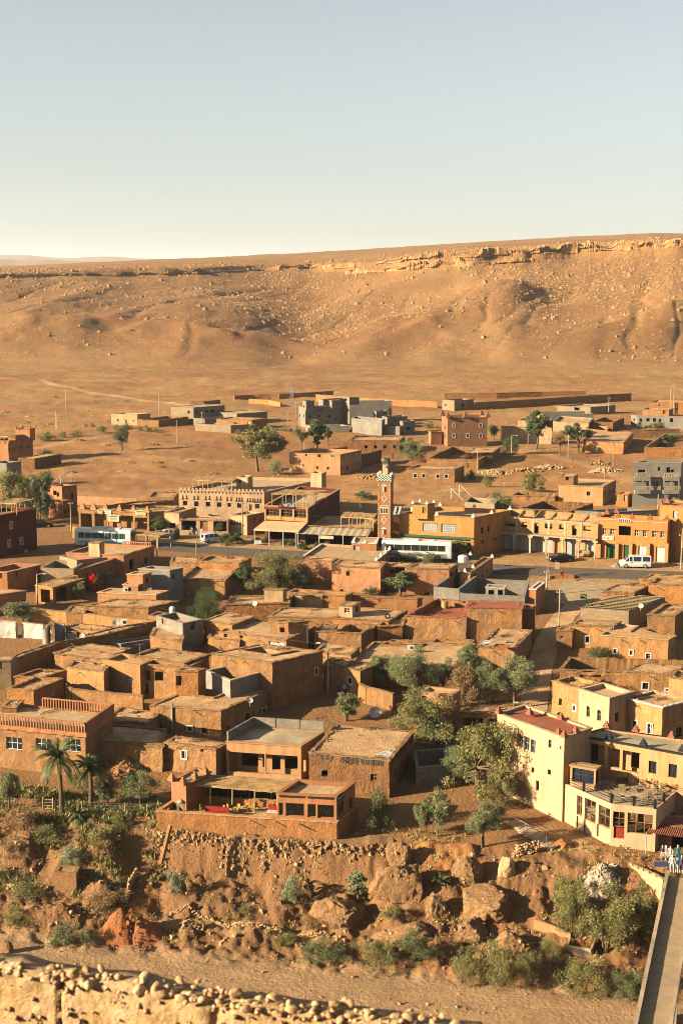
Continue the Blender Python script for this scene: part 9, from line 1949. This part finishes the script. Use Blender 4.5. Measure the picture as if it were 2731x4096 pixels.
for k in range(7):
 t=k/6; a=ground((2228+22*t*0+6*(1-t), 2412-78*t)); b_=ground((2395-10*t, 2420-74*t)); mb=MB(); d=(b_-a).normalized(); n=Vector((d.y, -d.x, 0)); m=10
 for i in range(m):
  f=lambda s, o:(lambda v:Vector((v.x, v.y, zmesh(v.x, v.y)+.085)))(a.lerp(b_, s/m)+n*o); mb.quad(f(i, .07), f(i+1, .07), f(i+1, -.07), f(i, -.07))
 o=mb.build('bay_line', 'line_white', pk)
for k, (pts, h, lab)in enumerate((([(395, 375), (470, 305), (480, 480)], 2.8, 'tall white plastered wall stump'), ([(500, 320), (575, 325)], 2.6, 'white plastered ruin wall with brown stain'), ([(605, 395), (690, 400)], 1.8, 'low white broken wall'), ([(730, 420), (790, 430)], 1.5, 'short white wall stub at the dish house'), ([(0, 300), (150, 305)], 2.4, 'white flaking wall under the wide olive tree'), ([(200, 310), (390, 325)], 2.2, 'cream ruin wall with square hole beside the olive tree'))):
 wallrun('ruin_wall', lab+' in the ruined rooms' if k<3 else lab, 'A1', pts, h, 'cement_white', th=.45, rough=.16, cat='ruin', cap='mud_rim')
fp=[ground((x, y))for x, y in ((-40, 3232), (60, 3236), (175, 3242), (215, 3244), (330, 3252), (500, 3258), (590, 3262))]
root=empty('wire_fence', 'wire mesh garden fence on wooden stakes above the bank', 'fence', tuple(fp[0]))
for p in fp:mb=MB(); z=zmesh(p.x, p.y); mb.tube([Vector((p.x, p.y, z-.2)), Vector((p.x+.03, p.y, z+1.3))], .05, 5); mb.build('stake', 'log', root)
for a, b_ in zip(fp[:-1], fp[1:]):
 for hz in (.3, .6, .9, 1.15):mb=MB(); mb.tube([Vector((a.x, a.y, zmesh(a.x, a.y)+hz)), Vector((b_.x, b_.y, zmesh(b_.x, b_.y)+hz))], .01, 3); mb.build('wire', 'metal_grey', root)
a, b_=fp[2], fp[3]; root=empty('garden_gate', 'small pole gate in the wire fence', 'gate', tuple(a))
for k in range(4):mb=MB(); mb.tube([Vector((a.x, a.y, zmesh(a.x, a.y)+.25+k*.33)), Vector((b_.x, b_.y, zmesh(b_.x, b_.y)+.28+k*.33))], .04, 5); mb.build('bar', 'log', root)
for p in (a, b_):mb=MB(); z=zmesh(p.x, p.y); mb.tube([Vector((p.x, p.y-.05, z-.2)), Vector((p.x, p.y-.05, z+1.5))], .06, 5); mb.build('post', 'log', root)
mb=MB(); a=ground((620, 3430)); p0=atd(q('C1', (1190, 262)), 133.2); p1=atd(q('C1', (1115, 530)), 131.6); d=(p1-p0).normalized(); n=d.cross(UP).normalized(); mb.box(p0.lerp(p1, .5), ((p1-p0).length/2, .16, .2), (d, n, d.cross(n))); mb.jitter(.16, 1.1); tag(mb.build('drain_chute', 'mud', loc=tuple(p0)), 'clay drain chute running down the cliff under the terrace', 'chute')
for k in range(4):
 p=g((905+k*7, 2176)); mb=MB(); mb.lathe(p, [(.16, 0), (.22, .35), (.24, .4)], 8); tag(mb.build('clay_pot', 'plaster_terra', loc=tuple(p)), 'orange clay pot in a row beside the clipped hedge', 'pot', 'clay pots by the hedge')
p=g((2340, 2228)); root=empty('carton_pile', 'pile of flattened cartons and crates before the brick shops', 'cartons', tuple(p)); r_=random.Random(4)
for k in range(8):mb=MB(); mb.box(p+Vector((r_.uniform(-1.4, 1.4), r_.uniform(-.3, .5), .3+r_.uniform(0, .6))), (r_.uniform(.3, .7), .3, r_.uniform(.2, .4))); mb.jitter(.08, 1.3); mb.build('carton', ['canvas', 'cement_white', 'plaster_yellow'][k%3], root)
p=g((1033, 2180)); root=empty('menu_stand', 'white menu stand at the restaurant steps', 'stand', tuple(p)); mb=MB(); mb.box(p+UP*.5, (.6, .15, .3)); mb.build('board', 'sign_white', root); mb=MB(); [mb.tube([p+Vector((s*.5, 0, 0)), p+Vector((s*.5, 0, .3))], .03, 4)for s in (-1, 1)]; mb.build('legs', 'metal_grey', root)
for k, (u, v, c_, lab)in enumerate(((560, 2640, -1.0, 'on the gravel roof house'), (1020, 2430, 1.0, 'on the long low mud house'), (1230, 2560, .6, 'on the dark walled mud house'), (2560, 2440, 2.0, 'above the lattice pole shed'), (2450, 2560, .4, 'beside the ochre house spouts'), (1000, 2820, -2.8, 'on the large flat roofed mud house'), (1730, 2600, -.6, 'on the courtyard house'), (330, 2560, -1.2, 'on the debris covered roof'), (700, 2070, 4.0, 'on the low hotel entrance roof'), (2180, 1760, 7.0, 'behind the roadside eucalyptus'))):
 p=at((u, v), c_); r=random.Random(k)
 if k%2:dish('small satellite dish '+lab, p-UP*.15, .38, r.uniform(-.5, .8))
 else :
  root=empty('roof_antenna', 'thin roof aerial '+lab, 'antenna', tuple(p)); mb=MB(); mb.tube([p-UP*.3, p+UP*2.2], .03, 5); mb.build('mast', 'metal_grey', root)
  mb=MB(); mb.tube([p+UP*2.1-Vector((.5, 0, 0)), p+UP*2.1+Vector((.5, 0, 0))], .015, 4); [mb.tube([p+Vector((x, -.2, 2.1)), p+Vector((x, .2, 2.1))], .012, 3)for x in (-.4, -.2, 0, .2, .4)]; mb.build('aerial', 'metal_grey', root)
m=bpy.data.materials.new('haze'); m.use_nodes=True; N=m.node_tree.nodes; N.remove(N['Principled BSDF'])
v=N.new('ShaderNodeVolumePrincipled'); v.inputs['Density'].default_value=4.6e-5; v.inputs['Color'].default_value=(.74, .83, .94, 1); v.inputs['Anisotropy'].default_value=.2
m.node_tree.links.new(v.outputs[0], N['Material Output'].inputs['Volume']); MATS['haze']=m
mb=MB(); mb.box((0, 15500, 190), (23000, 16500, 260)); hz=mb.build('haze', 'haze', merge=True); stuff(hz, 'thin pale haze over the plain and far mountains', 'haze')
